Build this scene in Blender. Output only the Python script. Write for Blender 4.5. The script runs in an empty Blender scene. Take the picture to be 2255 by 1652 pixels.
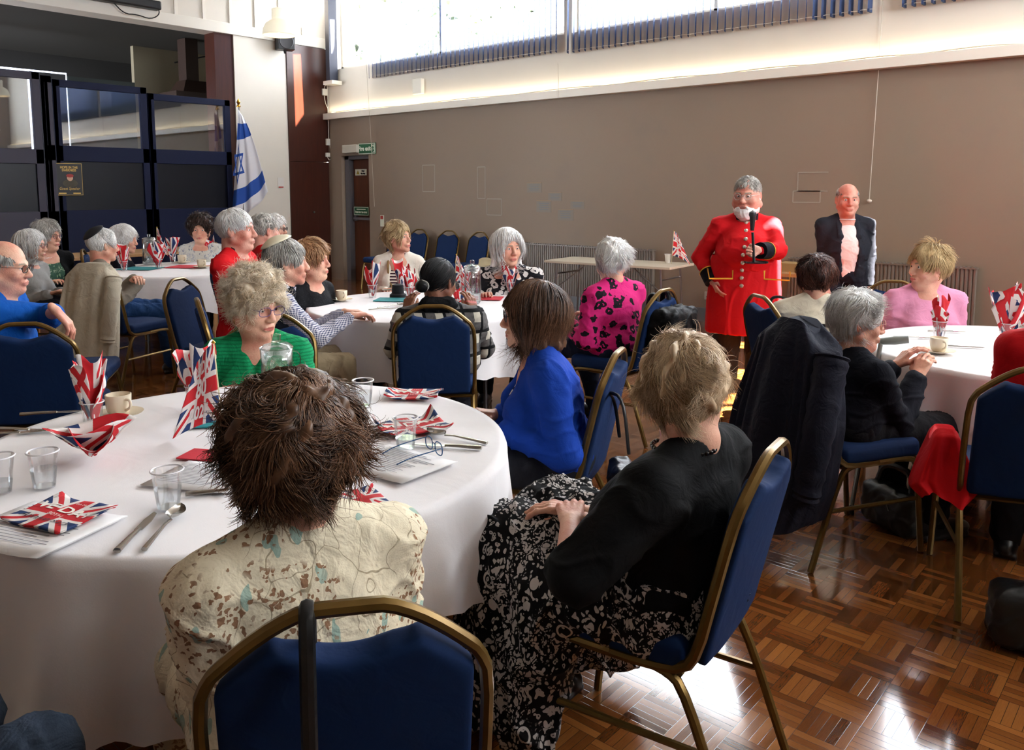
import bpy, math, random, numpy as np
from mathutils import Vector, Matrix
random.seed(7); RNG = np.random.default_rng(7)
PI = math.pi
# ---------------------------------------------------------------- camera
CAM_H = 1.52; FPX = 1800.0; CX = 1127.0; CY = 620.0; PITCH = math.atan((CY - 418) / FPX)
HV = np.array((-.656, .755, 0.)); HV /= np.linalg.norm(HV)      # horizontal view heading
RV = np.array((HV[1], -HV[0], 0.)); UPZ = np.array((0., 0., 1.))
FWD = HV * math.cos(PITCH) - UPZ * math.sin(PITCH); UPV = HV * math.sin(PITCH) + UPZ * math.cos(PITCH)
CAMP = np.array((0., 0., CAM_H))
sc = bpy.context.scene
cam_d = bpy.data.cameras.new('camera'); cam = bpy.data.objects.new('camera', cam_d); sc.collection.objects.link(cam); sc.camera = cam
cam_d.sensor_width = 36; cam_d.lens = FPX / 2255 * 36; cam_d.shift_x = 0; cam_d.shift_y = -(826 - CY) / 2255
cam_d.clip_start = .05
_m = Matrix((( RV[0], UPV[0], -FWD[0], 0), (RV[1], UPV[1], -FWD[1], 0), (RV[2], UPV[2], -FWD[2], CAM_H), (0, 0, 0, 1)))
cam.matrix_world = _m
def ray(u, v): return FWD + RV * ((u - CX) / FPX) - UPV * ((v - CY) / FPX)
def px(u, v, d):                       # point seen at (u,v) at horizontal depth d
    r = ray(u, v); return CAMP + r * (d / float(r @ HV))
def pz(u, v, z):                       # point seen at (u,v) at height z
    r = ray(u, v); return CAMP + r * ((z - CAM_H) / r[2])
def pj(p):                             # picture position of a point
    q = np.array(p, float) - CAMP; w = float(q @ FWD); return CX + FPX * float(q @ RV) / w, CY - FPX * float(q @ UPV) / w
def W(d, l, z=0.): return HV * d + RV * l + UPZ * z
WALL_Y = 8.55; WALL_X = -11.57
def fw(u, v, y=WALL_Y):                # point on the long far wall
    r = ray(u, v); return CAMP + r * (y / r[1])
def sw(u, v, x=WALL_X):                # point on the stage-side wall
    r = ray(u, v); return CAMP + r * (x / r[0])
def yawz(a):                           # a: 0 faces away from the camera, 90 to picture right, 180 to the camera
    a = math.radians(a); f = HV * math.cos(a) + RV * math.sin(a); return math.atan2(-f[0], f[1])
# ---------------------------------------------------------------- light and exposure
sc.view_settings.view_transform = 'Standard'; sc.view_settings.look = 'None'; sc.view_settings.gamma = 1; sc.view_settings.use_curve_mapping = False
sc.view_settings.exposure = 1.0
sc.cycles.max_bounces = 8; sc.cycles.diffuse_bounces = 4; sc.cycles.glossy_bounces = 3; sc.cycles.transparent_max_bounces = 12
sc.cycles.sample_clamp_indirect = 6; sc.cycles.caustics_reflective = False; sc.cycles.caustics_refractive = False
wd = bpy.data.worlds.new('sky'); sc.world = wd; wd.use_nodes = True
wb = wd.node_tree.nodes['Background']; wb.inputs[0].default_value = (.87, .93, 1.0, 1); wb.inputs[1].default_value = 16.0
SUN_AZ = 125; SUN_EL = 56
def lamp(name, kind, loc, energy, color=(1, 1, 1), **k):
    l = bpy.data.lights.new(name, kind); l.energy = energy; l.color = color
    for a, b in k.items(): setattr(l, a, b)
    o = bpy.data.objects.new(name, l); sc.collection.objects.link(o); o.location = loc; return o
_sa = math.radians(SUN_AZ); SUNH = HV * math.cos(_sa) + RV * math.sin(_sa)
SUNV = SUNH * math.cos(math.radians(SUN_EL)) + UPZ * math.sin(math.radians(SUN_EL))
sun = lamp('sun', 'SUN', (8, 0, 12), 95, (1, .93, .82), angle=.009)
sun.rotation_mode = 'QUATERNION'; sun.rotation_quaternion = Vector(SUNV).to_track_quat('Z', 'Y')
ROOM_X1 = 4.2; ROOM_Y0 = -4.5; ROOM_Z = 5.2; SILL = 3.5; WTOP = 4.85
WINS = [(-11.3, -6.55), (-6.42, -2.55), (-2.36, 1.5)]   # far wall clerestory
def portal(x0, x1, z0, z1, y, flip=1):
    o = lamp('window_daylight', 'AREA', ((x0 + x1) / 2, y, (z0 + z1) / 2), 1, shape='RECTANGLE', size=x1 - x0, size_y=z1 - z0)
    o.rotation_euler = (-PI / 2 * flip, 0, 0); o.data.cycles.is_portal = True
for a, b in WINS: portal(a, b, SILL, WTOP, WALL_Y + .02)
RWIN = [(2.4, 8.2)]; RW0, RW1 = 3.0, 4.85          # clerestory in the wall out of view to the right
for a, b in RWIN:
    o = lamp('window_daylight', 'AREA', (ROOM_X1 + .02, (a + b) / 2, (RW0 + RW1) / 2), 1, shape='RECTANGLE', size=RW1 - RW0, size_y=b - a)
    o.rotation_euler = (0, PI / 2, 0); o.data.cycles.is_portal = True
# ---------------------------------------------------------------- object helpers
COL = sc.collection
def tag(o, label=None, cat=None, group=None, kind=None):
    if label: o['label'] = label
    if cat: o['category'] = cat
    if group: o['group'] = group
    if kind: o['kind'] = kind
    return o
def empty(name, loc=(0, 0, 0), rz=0, label=None, cat=None, group=None):
    o = bpy.data.objects.new(name, None); COL.objects.link(o); o.location = loc; o.rotation_euler = (0, 0, rz); o.empty_display_size = .1
    return tag(o, label, cat, group)
class MB:
    def __init__(s): s.v = []; s.f = []; s.uv = []; s.mi = []; s.n = 0
    def add(s, V, Fc, mi=0, uv=None):
        V = np.asarray(V, float); s.v.append(V); s.f += [tuple(int(i) + s.n for i in f) for f in Fc]; s.mi += [mi] * len(Fc)
        s.uv.append(np.zeros((len(V), 2)) if uv is None else np.asarray(uv, float)); s.n += len(V); return s
    def box(s, c, d, R=None, mi=0, bev=0):
        c = np.array(c, float); h = np.array(d, float) / 2
        V = np.array([(x, y, z) for z in (-1, 1) for y in (-1, 1) for x in (-1, 1)], float) * h
        if R is not None: V = V @ np.array(R).T
        return s.add(V + c, [(0, 2, 3, 1), (4, 5, 7, 6), (0, 1, 5, 4), (2, 6, 7, 3), (0, 4, 6, 2), (1, 3, 7, 5)], mi)
    def tube(s, P, r, n=8, mi=0, sq=None, cap=True, closed=False):
        P = np.array(P, float); m = len(P); r = np.broadcast_to(np.array(r, float), (m,))
        T = np.gradient(P, axis=0) if not closed else np.roll(P, -1, 0) - np.roll(P, 1, 0)
        T /= np.linalg.norm(T, axis=1)[:, None] + 1e-12
        u = np.cross(T[0], (0, 0, 1)); 
        if np.linalg.norm(u) < .1: u = np.cross(T[0], (1, 0, 0))
        if sq is not None: u = np.array(sq[0], float)
        V = []
        for i in range(m):
            u = u - T[i] * (u @ T[i]); u /= np.linalg.norm(u) + 1e-12; w = np.cross(T[i], u)
            for k in range(n):
                a = 2 * PI * k / n; V.append(P[i] + r[i] * (math.cos(a) * u * (sq[1] if sq is not None else 1) + math.sin(a) * w))
        Fc = []
        for i in range(m if closed else m - 1):
            j = (i + 1) % m
            for k in range(n): q = (k + 1) % n; Fc.append((i * n + k, i * n + q, j * n + q, j * n + k))
        if cap and not closed: Fc += [tuple(range(n))[::-1], tuple(range((m - 1) * n, m * n))]
        return s.add(V, Fc, mi)
    def lathe(s, prof, c=(0, 0, 0), n=24, mi=0, R=None):
        V = [(r * math.cos(2 * PI * k / n), r * math.sin(2 * PI * k / n), z) for r, z in prof for k in range(n)]
        V = np.array(V)
        if R is not None: V = V @ np.array(R).T
        Fc = [(i * n + k, i * n + (k + 1) % n, (i + 1) * n + (k + 1) % n, (i + 1) * n + k) for i in range(len(prof) - 1) for k in range(n)]
        return s.add(V + np.array(c, float), Fc, mi)
    def grid(s, fn, nu, nv, mi=0, closeu=False):
        V = []; uv = []
        for j in range(nv + 1):
            for i in range(nu + 1): V.append(fn(i / nu, j / nv)); uv.append((i / nu, j / nv))
        Fc = [(j * (nu + 1) + i, j * (nu + 1) + i + 1, (j + 1) * (nu + 1) + i + 1, (j + 1) * (nu + 1) + i) for j in range(nv) for i in range(nu)]
        return s.add(V, Fc, mi, uv)
    def build(s, name, mats, parent=None, smooth=True, bev=0, solid=0, sub=0, auto=35):
        me = bpy.data.meshes.new(name); V = np.concatenate(s.v); me.from_pydata(V.tolist(), [], s.f); uvs = np.concatenate(s.uv)
        if uvs.any():
            l = me.uv_layers.new(name='UVMap'); vi = np.empty(len(me.loops), int); me.loops.foreach_get('vertex_index', vi); l.data.foreach_set('uv', uvs[vi].ravel())
        mats = mats if isinstance(mats, (list, tuple)) else [mats]
        for m in mats: me.materials.append(m)
        me.polygons.foreach_set('material_index', s.mi)
        if smooth: me.shade_smooth()
        if smooth and auto and hasattr(me, 'set_sharp_from_angle'): me.set_sharp_from_angle(angle=math.radians(auto))
        o = bpy.data.objects.new(name, me); COL.objects.link(o); o.parent = parent
        if bev: m = o.modifiers.new('b', 'BEVEL'); m.width = bev; m.segments = 2; m.limit_method = 'ANGLE'
        if sub: m = o.modifiers.new('s', 'SUBSURF'); m.levels = m.render_levels = sub
        if solid: m = o.modifiers.new('t', 'SOLIDIFY'); m.thickness = solid; m.offset = 0
        return o
def copy_tree(o, parent=None):
    c = o.copy(); COL.objects.link(c); c.parent = parent
    for ch in o.children: copy_tree(ch, c)
    return c
def struct(o, name=None): o['kind'] = 'structure'; return o
def sbox(name, lo, hi, m, parent=None, bev=0, kind='structure'):
    lo = np.array(lo, float); hi = np.array(hi, float)
    o = MB().box((lo + hi) / 2, hi - lo).build(name, m, parent, smooth=False, bev=bev)
    if parent is None and kind: o['kind'] = kind
    return o
def arc(c, r, a0, a1, n, ax=0, ay=2):
    out = []
    for i in range(n + 1):
        a = math.radians(a0 + (a1 - a0) * i / n); p = list(c); p[ax] += r * math.cos(a); p[ay] += r * math.sin(a); out.append(tuple(p))
    return out
def smooth_path(P, it=2):
    P = np.array(P, float)
    for _ in range(it):
        Q = [P[0]]
        for a, b in zip(P[:-1], P[1:]): Q += [a * .75 + b * .25, a * .25 + b * .75]
        Q.append(P[-1]); P = np.array(Q)
    return P
def text_mesh(s, size, align='CENTER', font_shear=0, ext=0.0):
    c = bpy.data.curves.new('lettering', 'FONT'); c.body = s; c.size = size; c.align_x = align; c.align_y = 'CENTER'; c.shear = font_shear; c.resolution_u = 3
    c.offset = ext
    o = bpy.data.objects.new('lettering', c); me = bpy.data.meshes.new_from_object(o); bpy.data.objects.remove(o); bpy.data.curves.remove(c)
    V = np.array([v.co[:] for v in me.vertices]); Fc = [tuple(p.vertices) for p in me.polygons]; bpy.data.meshes.remove(me); return V, Fc
def text_on(fn, s, size, cx, cy, sx=1, sy=1, mirror=False, shear=0, rot=0, ext=0):   # lettering laid on surface fn(x,y)->point
    V, Fc = text_mesh(s, size, font_shear=shear, ext=ext)
    x = V[:, 0] * (-1 if mirror else 1); y = V[:, 1]; c, q = math.cos(rot), math.sin(rot)
    X = cx + (x * c - y * q) * sx; Y = cy + (x * q + y * c) * sy
    return np.array([fn(a, b) for a, b in zip(X, Y)]), Fc
# ---------------------------------------------------------------- materials
def lin(c):
    if isinstance(c, str): c = [int(c[i:i + 2], 16) / 255 for i in (0, 2, 4)]
    return tuple((x / 12.92 if x <= .04045 else ((x + .055) / 1.055) ** 2.4) for x in c)
class NT:
    def __init__(s, name):
        s.m = bpy.data.materials.new(name); s.m.use_nodes = True; s.t = s.m.node_tree; s.b = s.t.nodes['Principled BSDF']; s.out = s.t.nodes['Material Output']
    def set(s, sock, v):
        if isinstance(v, bpy.types.NodeSocket): s.t.links.new(v, sock)
        elif isinstance(v, (tuple, list)) and len(v) == 3 and sock.type == 'RGBA': sock.default_value = (*v, 1)
        else: sock.default_value = v
    def n(s, typ, ins={}, **pr):
        nd = s.t.nodes.new(typ)
        for k, v in pr.items(): setattr(nd, k, v)
        for k, v in ins.items(): s.set(nd.inputs[k], v)
        return nd
    def M(s, op, a, b=0., c=0.):
        return s.n('ShaderNodeMath', {0: a, 1: b, 2: c}, operation=op).outputs[0]
    def mix(s, f, a, b):
        nd = s.n('ShaderNodeMix', data_type='RGBA'); s.set(nd.inputs[0], f); s.set(nd.inputs[6], a); s.set(nd.inputs[7], b); return nd.outputs[2]
    def obj(s, scale=1): 
        o = s.n('ShaderNodeTexCoord').outputs['Object']
        return s.n('ShaderNodeMapping', {0: o, 3: scale if isinstance(scale, tuple) else (scale,) * 3}).outputs[0]
    def uv(s): return s.n('ShaderNodeTexCoord').outputs['UV']
    def noise(s, vec, scale, detail=3, out='Fac', dist=0.): return s.n('ShaderNodeTexNoise', {'Vector': vec, 'Scale': scale, 'Detail': detail, 'Distortion': dist}).outputs[out]
    def vor(s, vec, scale, feature='F1', out='Distance', rnd=1.): 
        nd = s.n('ShaderNodeTexVoronoi', feature=feature); s.set(nd.inputs['Vector'], vec); s.set(nd.inputs['Scale'], scale); s.set(nd.inputs['Randomness'], rnd); return nd.outputs[out]
    def step(s, v, a, b): return s.n('ShaderNodeMapRange', {0: v, 1: a, 2: b, 3: 0., 4: 1.}, interpolation_type='SMOOTHSTEP').outputs[0]
    def xyz(s, vec): return s.n('ShaderNodeSeparateXYZ', {0: vec}).outputs
    def vadd(s, a, b): return s.n('ShaderNodeVectorMath', {0: a, 1: b}, operation='ADD').outputs[0]
    def vscale(s, a, k): return s.n('ShaderNodeVectorMath', {0: a, 'Scale': k}, operation='SCALE').outputs[0]
    def bump(s, h, st=.3, dist=.01):
        s.set(s.b.inputs['Normal'], s.n('ShaderNodeBump', {'Height': h, 'Strength': st, 'Distance': dist}).outputs[0])
    def done(s, col=None, rough=.7, metal=0., **k):
        if col is not None: s.set(s.b.inputs['Base Color'], col)
        s.set(s.b.inputs['Roughness'], rough); s.b.inputs['Metallic'].default_value = metal
        for a, b in k.items(): s.set(s.b.inputs[a.replace('_', ' ')], b)
        return s.m
_MC = {}
def plain(name, col, rough=.6, metal=0., bump=0, bscale=60, var=.0, **k):
    if name in _MC: return _MC[name]
    t = NT(name); c = lin(col)
    if var or bump:
        o = t.obj(); nz = t.noise(o, bscale, 3)
        if var: c = t.mix(t.noise(o, 4, 4), tuple(x * (1 - var) for x in c), tuple(min(1, x * (1 + var)) for x in c))
        if bump: t.bump(nz, bump, .004)
    _MC[name] = t.done(c, rough, metal, **k); return _MC[name]
def cloth_mat(name, col, rough=.85, weave=900, var=.12, fold=.35):
    if name in _MC: return _MC[name]
    t = NT(name); o = t.obj(); c = lin(col) if not isinstance(col, bpy.types.NodeSocket) else col
    c = t.mix(t.noise(o, 7, 4), tuple(x * (1 - var) for x in c), tuple(min(1, x * (1 + var)) for x in c))
    h = t.M('ADD', t.noise(o, 14, 3, dist=1.2), t.M('MULTIPLY', t.noise(o, weave / 3, 2), .06)); t.bump(h, fold, .02)
    _MC[name] = t.done(c, rough, 0, Specular_IOR_Level=.15); return _MC[name]
def glass_mat(name, tint=(1, 1, 1), gloss=.08, rough=.03, tr=1.0):
    if name in _MC: return _MC[name]
    t = NT(name); tr_ = t.n('ShaderNodeBsdfTransparent', {0: (*[x * tr for x in tint], 1)}); g = t.n('ShaderNodeBsdfGlossy', {'Roughness': rough, 'Color': (1, 1, 1, 1)})
    lw = t.n('ShaderNodeLayerWeight', {'Blend': .25}).outputs['Fresnel']; f = t.M('ADD', t.M('MULTIPLY', lw, .5), gloss)
    mx = t.n('ShaderNodeMixShader', {0: f}); t.t.links.new(tr_.outputs[0], mx.inputs[1]); t.t.links.new(g.outputs[0], mx.inputs[2]); t.t.links.new(mx.outputs[0], t.out.inputs[0])
    _MC[name] = t.m; return t.m
def emis(name, col, st):
    t = NT(name); return t.done(lin(col), .5, 0, Emission_Color=(*lin(col), 1), Emission_Strength=st)
def union_node(t, uvv, half=True):
    x, y, _ = t.xyz(uvv)
    x = t.M('SUBTRACT', t.M('MULTIPLY', t.M('FRACT', x), 2.), 1.); y = t.M('SUBTRACT', t.M('MULTIPLY', t.M('FRACT', y), 2.), 1.)
    ax = t.M('ABSOLUTE', x); ay = t.M('ABSOLUTE', y); dg = t.M('ABSOLUTE', t.M('SUBTRACT', ax, ay))
    blue, red, wh = lin('1f3a6e'), lin('d0202c'), lin('efe9e6')
    c = t.mix(t.M('LESS_THAN', dg, .30), blue, wh); c = t.mix(t.M('LESS_THAN', dg, .10), c, red)
    mn = t.M('MINIMUM', ax, ay); c = t.mix(t.M('LESS_THAN', mn, .34), c, wh); return t.mix(t.M('LESS_THAN', mn, .20), c, red)
def union_mat(name='union_flag_print', rep=1.0, transl=.25):
    if name in _MC: return _MC[name]
    t = NT(name); uvv = t.n('ShaderNodeMapping', {0: t.uv(), 3: (rep, rep, 1)}).outputs[0]
    c = union_node(t, uvv); _MC[name] = t.done(c, .7); t.bump(t.noise(t.obj(), 60, 2), .15, .004); return t.m
# ---------------------------------------------------------------- soft-body modelling (signed distance fields meshed with surface nets)
class F:
    def __init__(s, lo, hi, res):
        s.lo = np.array(lo, float); s.res = res; s.dim = np.ceil((np.array(hi) - s.lo) / res).astype(int) + 1
        s.a = np.full(s.dim, .15, np.float32); s.ax = [(s.lo[i] + res * np.arange(s.dim[i])).astype(np.float32) for i in range(3)]
    def reg(s, lo, hi):
        i0 = np.clip(np.floor((np.array(lo) - s.lo) / s.res).astype(int), 0, s.dim); i1 = np.clip(np.ceil((np.array(hi) - s.lo) / s.res).astype(int) + 1, 0, s.dim)
        if (i1 <= i0).any(): return None
        sl = tuple(slice(a, b) for a, b in zip(i0, i1))
        return sl, s.ax[0][sl[0]][:, None, None], s.ax[1][sl[1]][None, :, None], s.ax[2][sl[2]][None, None, :]
    def op(s, prim, k=.02, mode='u'):
        fn, lo, hi = prim; m = k + 2.5 * s.res; r = s.reg(np.array(lo) - m, np.array(hi) + m)
        if r is None: return s
        sl, X, Y, Z = r; d = fn(X, Y, Z); a = s.a[sl]
        if mode == 'u':
            if k > 0: h = np.clip(.5 + .5 * (a - d) / k, 0, 1); s.a[sl] = a + (d - a) * h - k * h * (1 - h)
            else: s.a[sl] = np.minimum(a, d)
        else:
            d = -d
            if k > 0: h = np.clip(.5 - .5 * (a - d) / k, 0, 1); s.a[sl] = a + (d - a) * h + k * h * (1 - h)
            else: s.a[sl] = np.maximum(a, d)
        return s
    def un(s, *ps, k=.02):
        for p in ps: s.op(p, k)
        return s
    def sub(s, *ps, k=.01):
        for p in ps: s.op(p, k, 's')
        return s
    def cut(s, n, off):                # keep the side where p.n <= off
        X, Y, Z = s.ax[0][:, None, None], s.ax[1][None, :, None], s.ax[2][None, None, :]
        s.a = np.maximum(s.a, (X * n[0] + Y * n[1] + Z * n[2] - off).astype(np.float32)); return s
    def mesh(s):
        f = s.a; g = f < 0
        c = np.zeros(np.array(f.shape) - 1, np.int8)
        for i in (0, 1):
            for j in (0, 1):
                for k in (0, 1): c += g[i:g.shape[0] - 1 + i, j:g.shape[1] - 1 + j, k:g.shape[2] - 1 + k]
        act = (c > 0) & (c < 8); I = np.argwhere(act)
        if not len(I): return np.zeros((0, 3)), np.zeros((0, 4), int)
        cor = np.array([(i, j, k) for i in (0, 1) for j in (0, 1) for k in (0, 1)])
        vals = np.stack([f[I[:, 0] + q[0], I[:, 1] + q[1], I[:, 2] + q[2]] for q in cor], 1)
        S = np.zeros((len(I), 3)); Cn = np.zeros(len(I))
        for a in range(8):
            for b in range(a + 1, 8):
                if abs(cor[a] - cor[b]).sum() != 1: continue
                va, vb = vals[:, a], vals[:, b]; m = (va < 0) != (vb < 0); t = np.where(m, va / np.where(m, va - vb, 1), 0)
                S += m[:, None] * (cor[a] + t[:, None] * (cor[b] - cor[a])); Cn += m
        V = s.lo + (I + S / Cn[:, None]) * s.res
        vid = np.full(act.shape, -1); vid[act] = np.arange(len(I)); Q = []
        for ax in range(3):
            A = np.swapaxes(g, 0, ax) if ax else g; vd = np.swapaxes(vid, 0, ax) if ax else vid
            e = A[:-1, 1:-1, 1:-1] != A[1:, 1:-1, 1:-1]; E = np.argwhere(e)
            if not len(E): continue
            i, j, k = E[:, 0], E[:, 1] + 1, E[:, 2] + 1; sgn = A[i, j, k]
            q = np.stack([vd[i, j - 1, k - 1], vd[i, j, k - 1], vd[i, j, k], vd[i, j - 1, k]], 1)
            if ax: sgn = ~sgn
            q[~sgn] = q[~sgn][:, ::-1]; Q.append(q)
        Q = np.concatenate(Q); Q = Q[(Q >= 0).all(1)]; return V, Q
def _v(p): return np.array(p, float)
def cone(a, b, ra, rb=None, sq=None):
    a, b = _v(a), _v(b); rb = ra if rb is None else rb; ba = b - a; L = float(ba @ ba) + 1e-9
    R = max(ra, rb) * (max(1, sq[1]) if sq else 1); lo, hi = np.minimum(a, b) - R, np.maximum(a, b) + R
    def fn(X, Y, Z):
        x, y, z = X - a[0], Y - a[1], Z - a[2]; h = np.clip((x * ba[0] + y * ba[1] + z * ba[2]) / L, 0, 1)
        x, y, z = x - ba[0] * h, y - ba[1] * h, z - ba[2] * h
        if sq:
            n, k = sq; t = (x * n[0] + y * n[1] + z * n[2]) * (1 / k - 1); x, y, z = x + t * n[0], y + t * n[1], z + t * n[2]
        return (np.sqrt(x * x + y * y + z * z) - (ra + (rb - ra) * h)).astype(np.float32)
    return fn, lo, hi
def ell(c, r, R=None):
    c, r = _v(c), _v(r if hasattr(r, '__len__') else (r, r, r)); m = r.max() if R is not None else r
    def fn(X, Y, Z):
        x, y, z = X - c[0], Y - c[1], Z - c[2]
        if R is not None: x, y, z = [R[i][0] * x + R[i][1] * y + R[i][2] * z for i in range(3)]
        k0 = np.sqrt((x / r[0]) ** 2 + (y / r[1]) ** 2 + (z / r[2]) ** 2); k1 = np.sqrt((x / r[0] ** 2) ** 2 + (y / r[1] ** 2) ** 2 + (z / r[2] ** 2) ** 2)
        return (k0 * (k0 - 1) / np.maximum(k1, 1e-6)).astype(np.float32)
    return fn, c - m, c + m
def rbox(c, h, r, R=None):
    c, h = _v(c), _v(h); m = np.linalg.norm(h) + r if R is not None else h + r
    def fn(X, Y, Z):
        x, y, z = X - c[0], Y - c[1], Z - c[2]
        if R is not None: x, y, z = [R[i][0] * x + R[i][1] * y + R[i][2] * z for i in range(3)]
        qx, qy, qz = np.abs(x) - h[0], np.abs(y) - h[1], np.abs(z) - h[2]
        return (np.sqrt(np.maximum(qx, 0) ** 2 + np.maximum(qy, 0) ** 2 + np.maximum(qz, 0) ** 2) + np.minimum(np.maximum(np.maximum(qx, qy), qz), 0) - r).astype(np.float32)
    return fn, c - m, c + m
def xf(prim, M, o):                    # prim given in a local frame: columns of M are its axes, o its origin
    fn, lo, hi = prim; M = _v(M); o = _v(o); cs = np.array([[(lo, hi)[i][0], (lo, hi)[j][1], (lo, hi)[k][2]] for i in (0, 1) for j in (0, 1) for k in (0, 1)]) @ M.T + o
    def g(X, Y, Z):
        x, y, z = X - o[0], Y - o[1], Z - o[2]
        return fn(M[0][0] * x + M[1][0] * y + M[2][0] * z, M[0][1] * x + M[1][1] * y + M[2][1] * z, M[0][2] * x + M[1][2] * y + M[2][2] * z)
    return g, cs.min(0), cs.max(0)
def vnormals(V, Q):
    n = np.cross(V[Q[:, 2]] - V[Q[:, 0]], V[Q[:, 3]] - V[Q[:, 1]]); N = np.zeros_like(V)
    for i in range(4): np.add.at(N, Q[:, i], n)
    return N / (np.linalg.norm(N, axis=1)[:, None] + 1e-9)
def relax(V, Q, it=1, w=.5):
    for _ in range(it):
        S = np.zeros_like(V); C = np.zeros(len(V))
        for i in range(4):
            a, b = Q[:, i], Q[:, (i + 1) % 4]; np.add.at(S, a, V[b]); np.add.at(S, b, V[a]); np.add.at(C, a, 1); np.add.at(C, b, 1)
        V = V * (1 - w) + w * S / np.maximum(C, 1)[:, None]
    return V
def wob(V, f, seed=0, n=3):            # smooth vector-valued pseudo noise, about -1..1
    r = np.random.default_rng(seed); out = np.zeros(len(V))
    for i in range(n):
        k = r.normal(size=3); k *= f * (1 + .6 * i) / np.linalg.norm(k); out += np.sin(V @ k + r.uniform(0, 6.3) + 1.3 * np.sin(V @ k[[1, 2, 0]] * .7)) / (1 + .5 * i)
    return out / 1.8
def qmesh(name, V, Q, mats, parent=None, mi=None, attr=None, smooth=True):
    me = bpy.data.meshes.new(name); V = np.asarray(V, np.float32); Q = np.asarray(Q, np.int32); k = Q.shape[1]
    me.vertices.add(len(V)); me.vertices.foreach_set('co', V.ravel()); me.loops.add(Q.size); me.loops.foreach_set('vertex_index', Q.ravel())
    me.polygons.add(len(Q)); me.polygons.foreach_set('loop_start', np.arange(len(Q)) * k)
    for m in (mats if isinstance(mats, (list, tuple)) else [mats]): me.materials.append(m)
    if mi is not None: me.polygons.foreach_set('material_index', np.asarray(mi, np.int32))
    me.update(calc_edges=True); me.validate()
    if smooth: me.shade_smooth()
    if attr is not None:
        at = me.attributes.new('rnd', 'FLOAT', 'POINT'); at.data.foreach_set('value', np.asarray(attr, np.float32))
    o = bpy.data.objects.new(name, me); COL.objects.link(o); o.parent = parent; return o
def sdf_obj(name, fld, mats, parent=None, folds=0, ff=18, seed=1, rel=1, stretch=(1, 1, 1), mifn=None, fm=None):
    V, Q = fld.mesh()
    if rel: V = relax(V, Q, rel)
    if folds:
        S_ = V * np.array(stretch); w1 = wob(S_, ff, seed, 4); w2 = wob(S_ * np.array((1, 1, 1.6)), ff * 1.5, seed + 11, 3); V = V + vnormals(V, Q) * (folds * (.8 * w1 + 1.3 * np.clip(1 - np.abs(w2) * 2.2, 0, 1) ** 1.5 - .35) * (np.clip((np.linalg.norm(V - fm, axis=1) - .14) / .10, .12, 1) if fm is not None else 1))[:, None]
    mi = mifn(V[Q].mean(1)) if mifn else None
    return qmesh(name, V, Q, mats, parent, mi)
# ---------------------------------------------------------------- people
def rot(ax, a):
    c, s = math.cos(a), math.sin(a)
    return np.array({'x': [[1, 0, 0], [0, c, -s], [0, s, c]], 'y': [[c, 0, s], [0, 1, 0], [-s, 0, c]], 'z': [[c, -s, 0], [s, c, 0], [0, 0, 1]]}[ax], float)
def nrm(v): v = np.array(v, float); return v / (np.linalg.norm(v) + 1e-12)
def skin_mat(name='skin_fair', col='d8a890', red='c88270'):
    if name in _MC: return _MC[name]
    t = NT(name); o = t.obj(); c = t.mix(t.step(t.noise(o, 9, 4), .35, .75), lin(col), lin(red))
    c = t.mix(t.M('MULTIPLY', t.step(t.noise(o, 60, 3), .58, .72), .35), c, lin(red)); t.bump(t.noise(o, 110, 5, dist=.6), .28, .006)
    _MC[name] = t.done(c, .5, 0, Subsurface_Weight=.12, Subsurface_Radius=(.01, .004, .002), Specular_IOR_Level=.35); return _MC[name]
def hair_mat(name, dark, light):
    if name in _MC: return _MC[name]
    t = NT(name); a = t.n('ShaderNodeAttribute', attribute_name='rnd').outputs['Fac']
    c = t.mix(a, lin(dark), lin(light)); t.set(t.b.inputs['Base Color'], c); t.b.inputs['Roughness'].default_value = .42; t.b.inputs['Specular IOR Level'].default_value = .4
    tl = t.n('ShaderNodeBsdfTranslucent', {'Color': c}); mx = t.n('ShaderNodeMixShader', {0: .18}); t.t.links.new(t.b.outputs[0], mx.inputs[1]); t.t.links.new(tl.outputs[0], mx.inputs[2]); t.t.links.new(mx.outputs[0], t.out.inputs[0])
    _MC[name] = t.m; return t.m
LIP = plain('lip', 'b5605a', .45); BROW = {}
EYEW = plain('eye_white', 'e6dfda', .2); IRIS = plain('iris', '3a2c24', .15)
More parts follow.
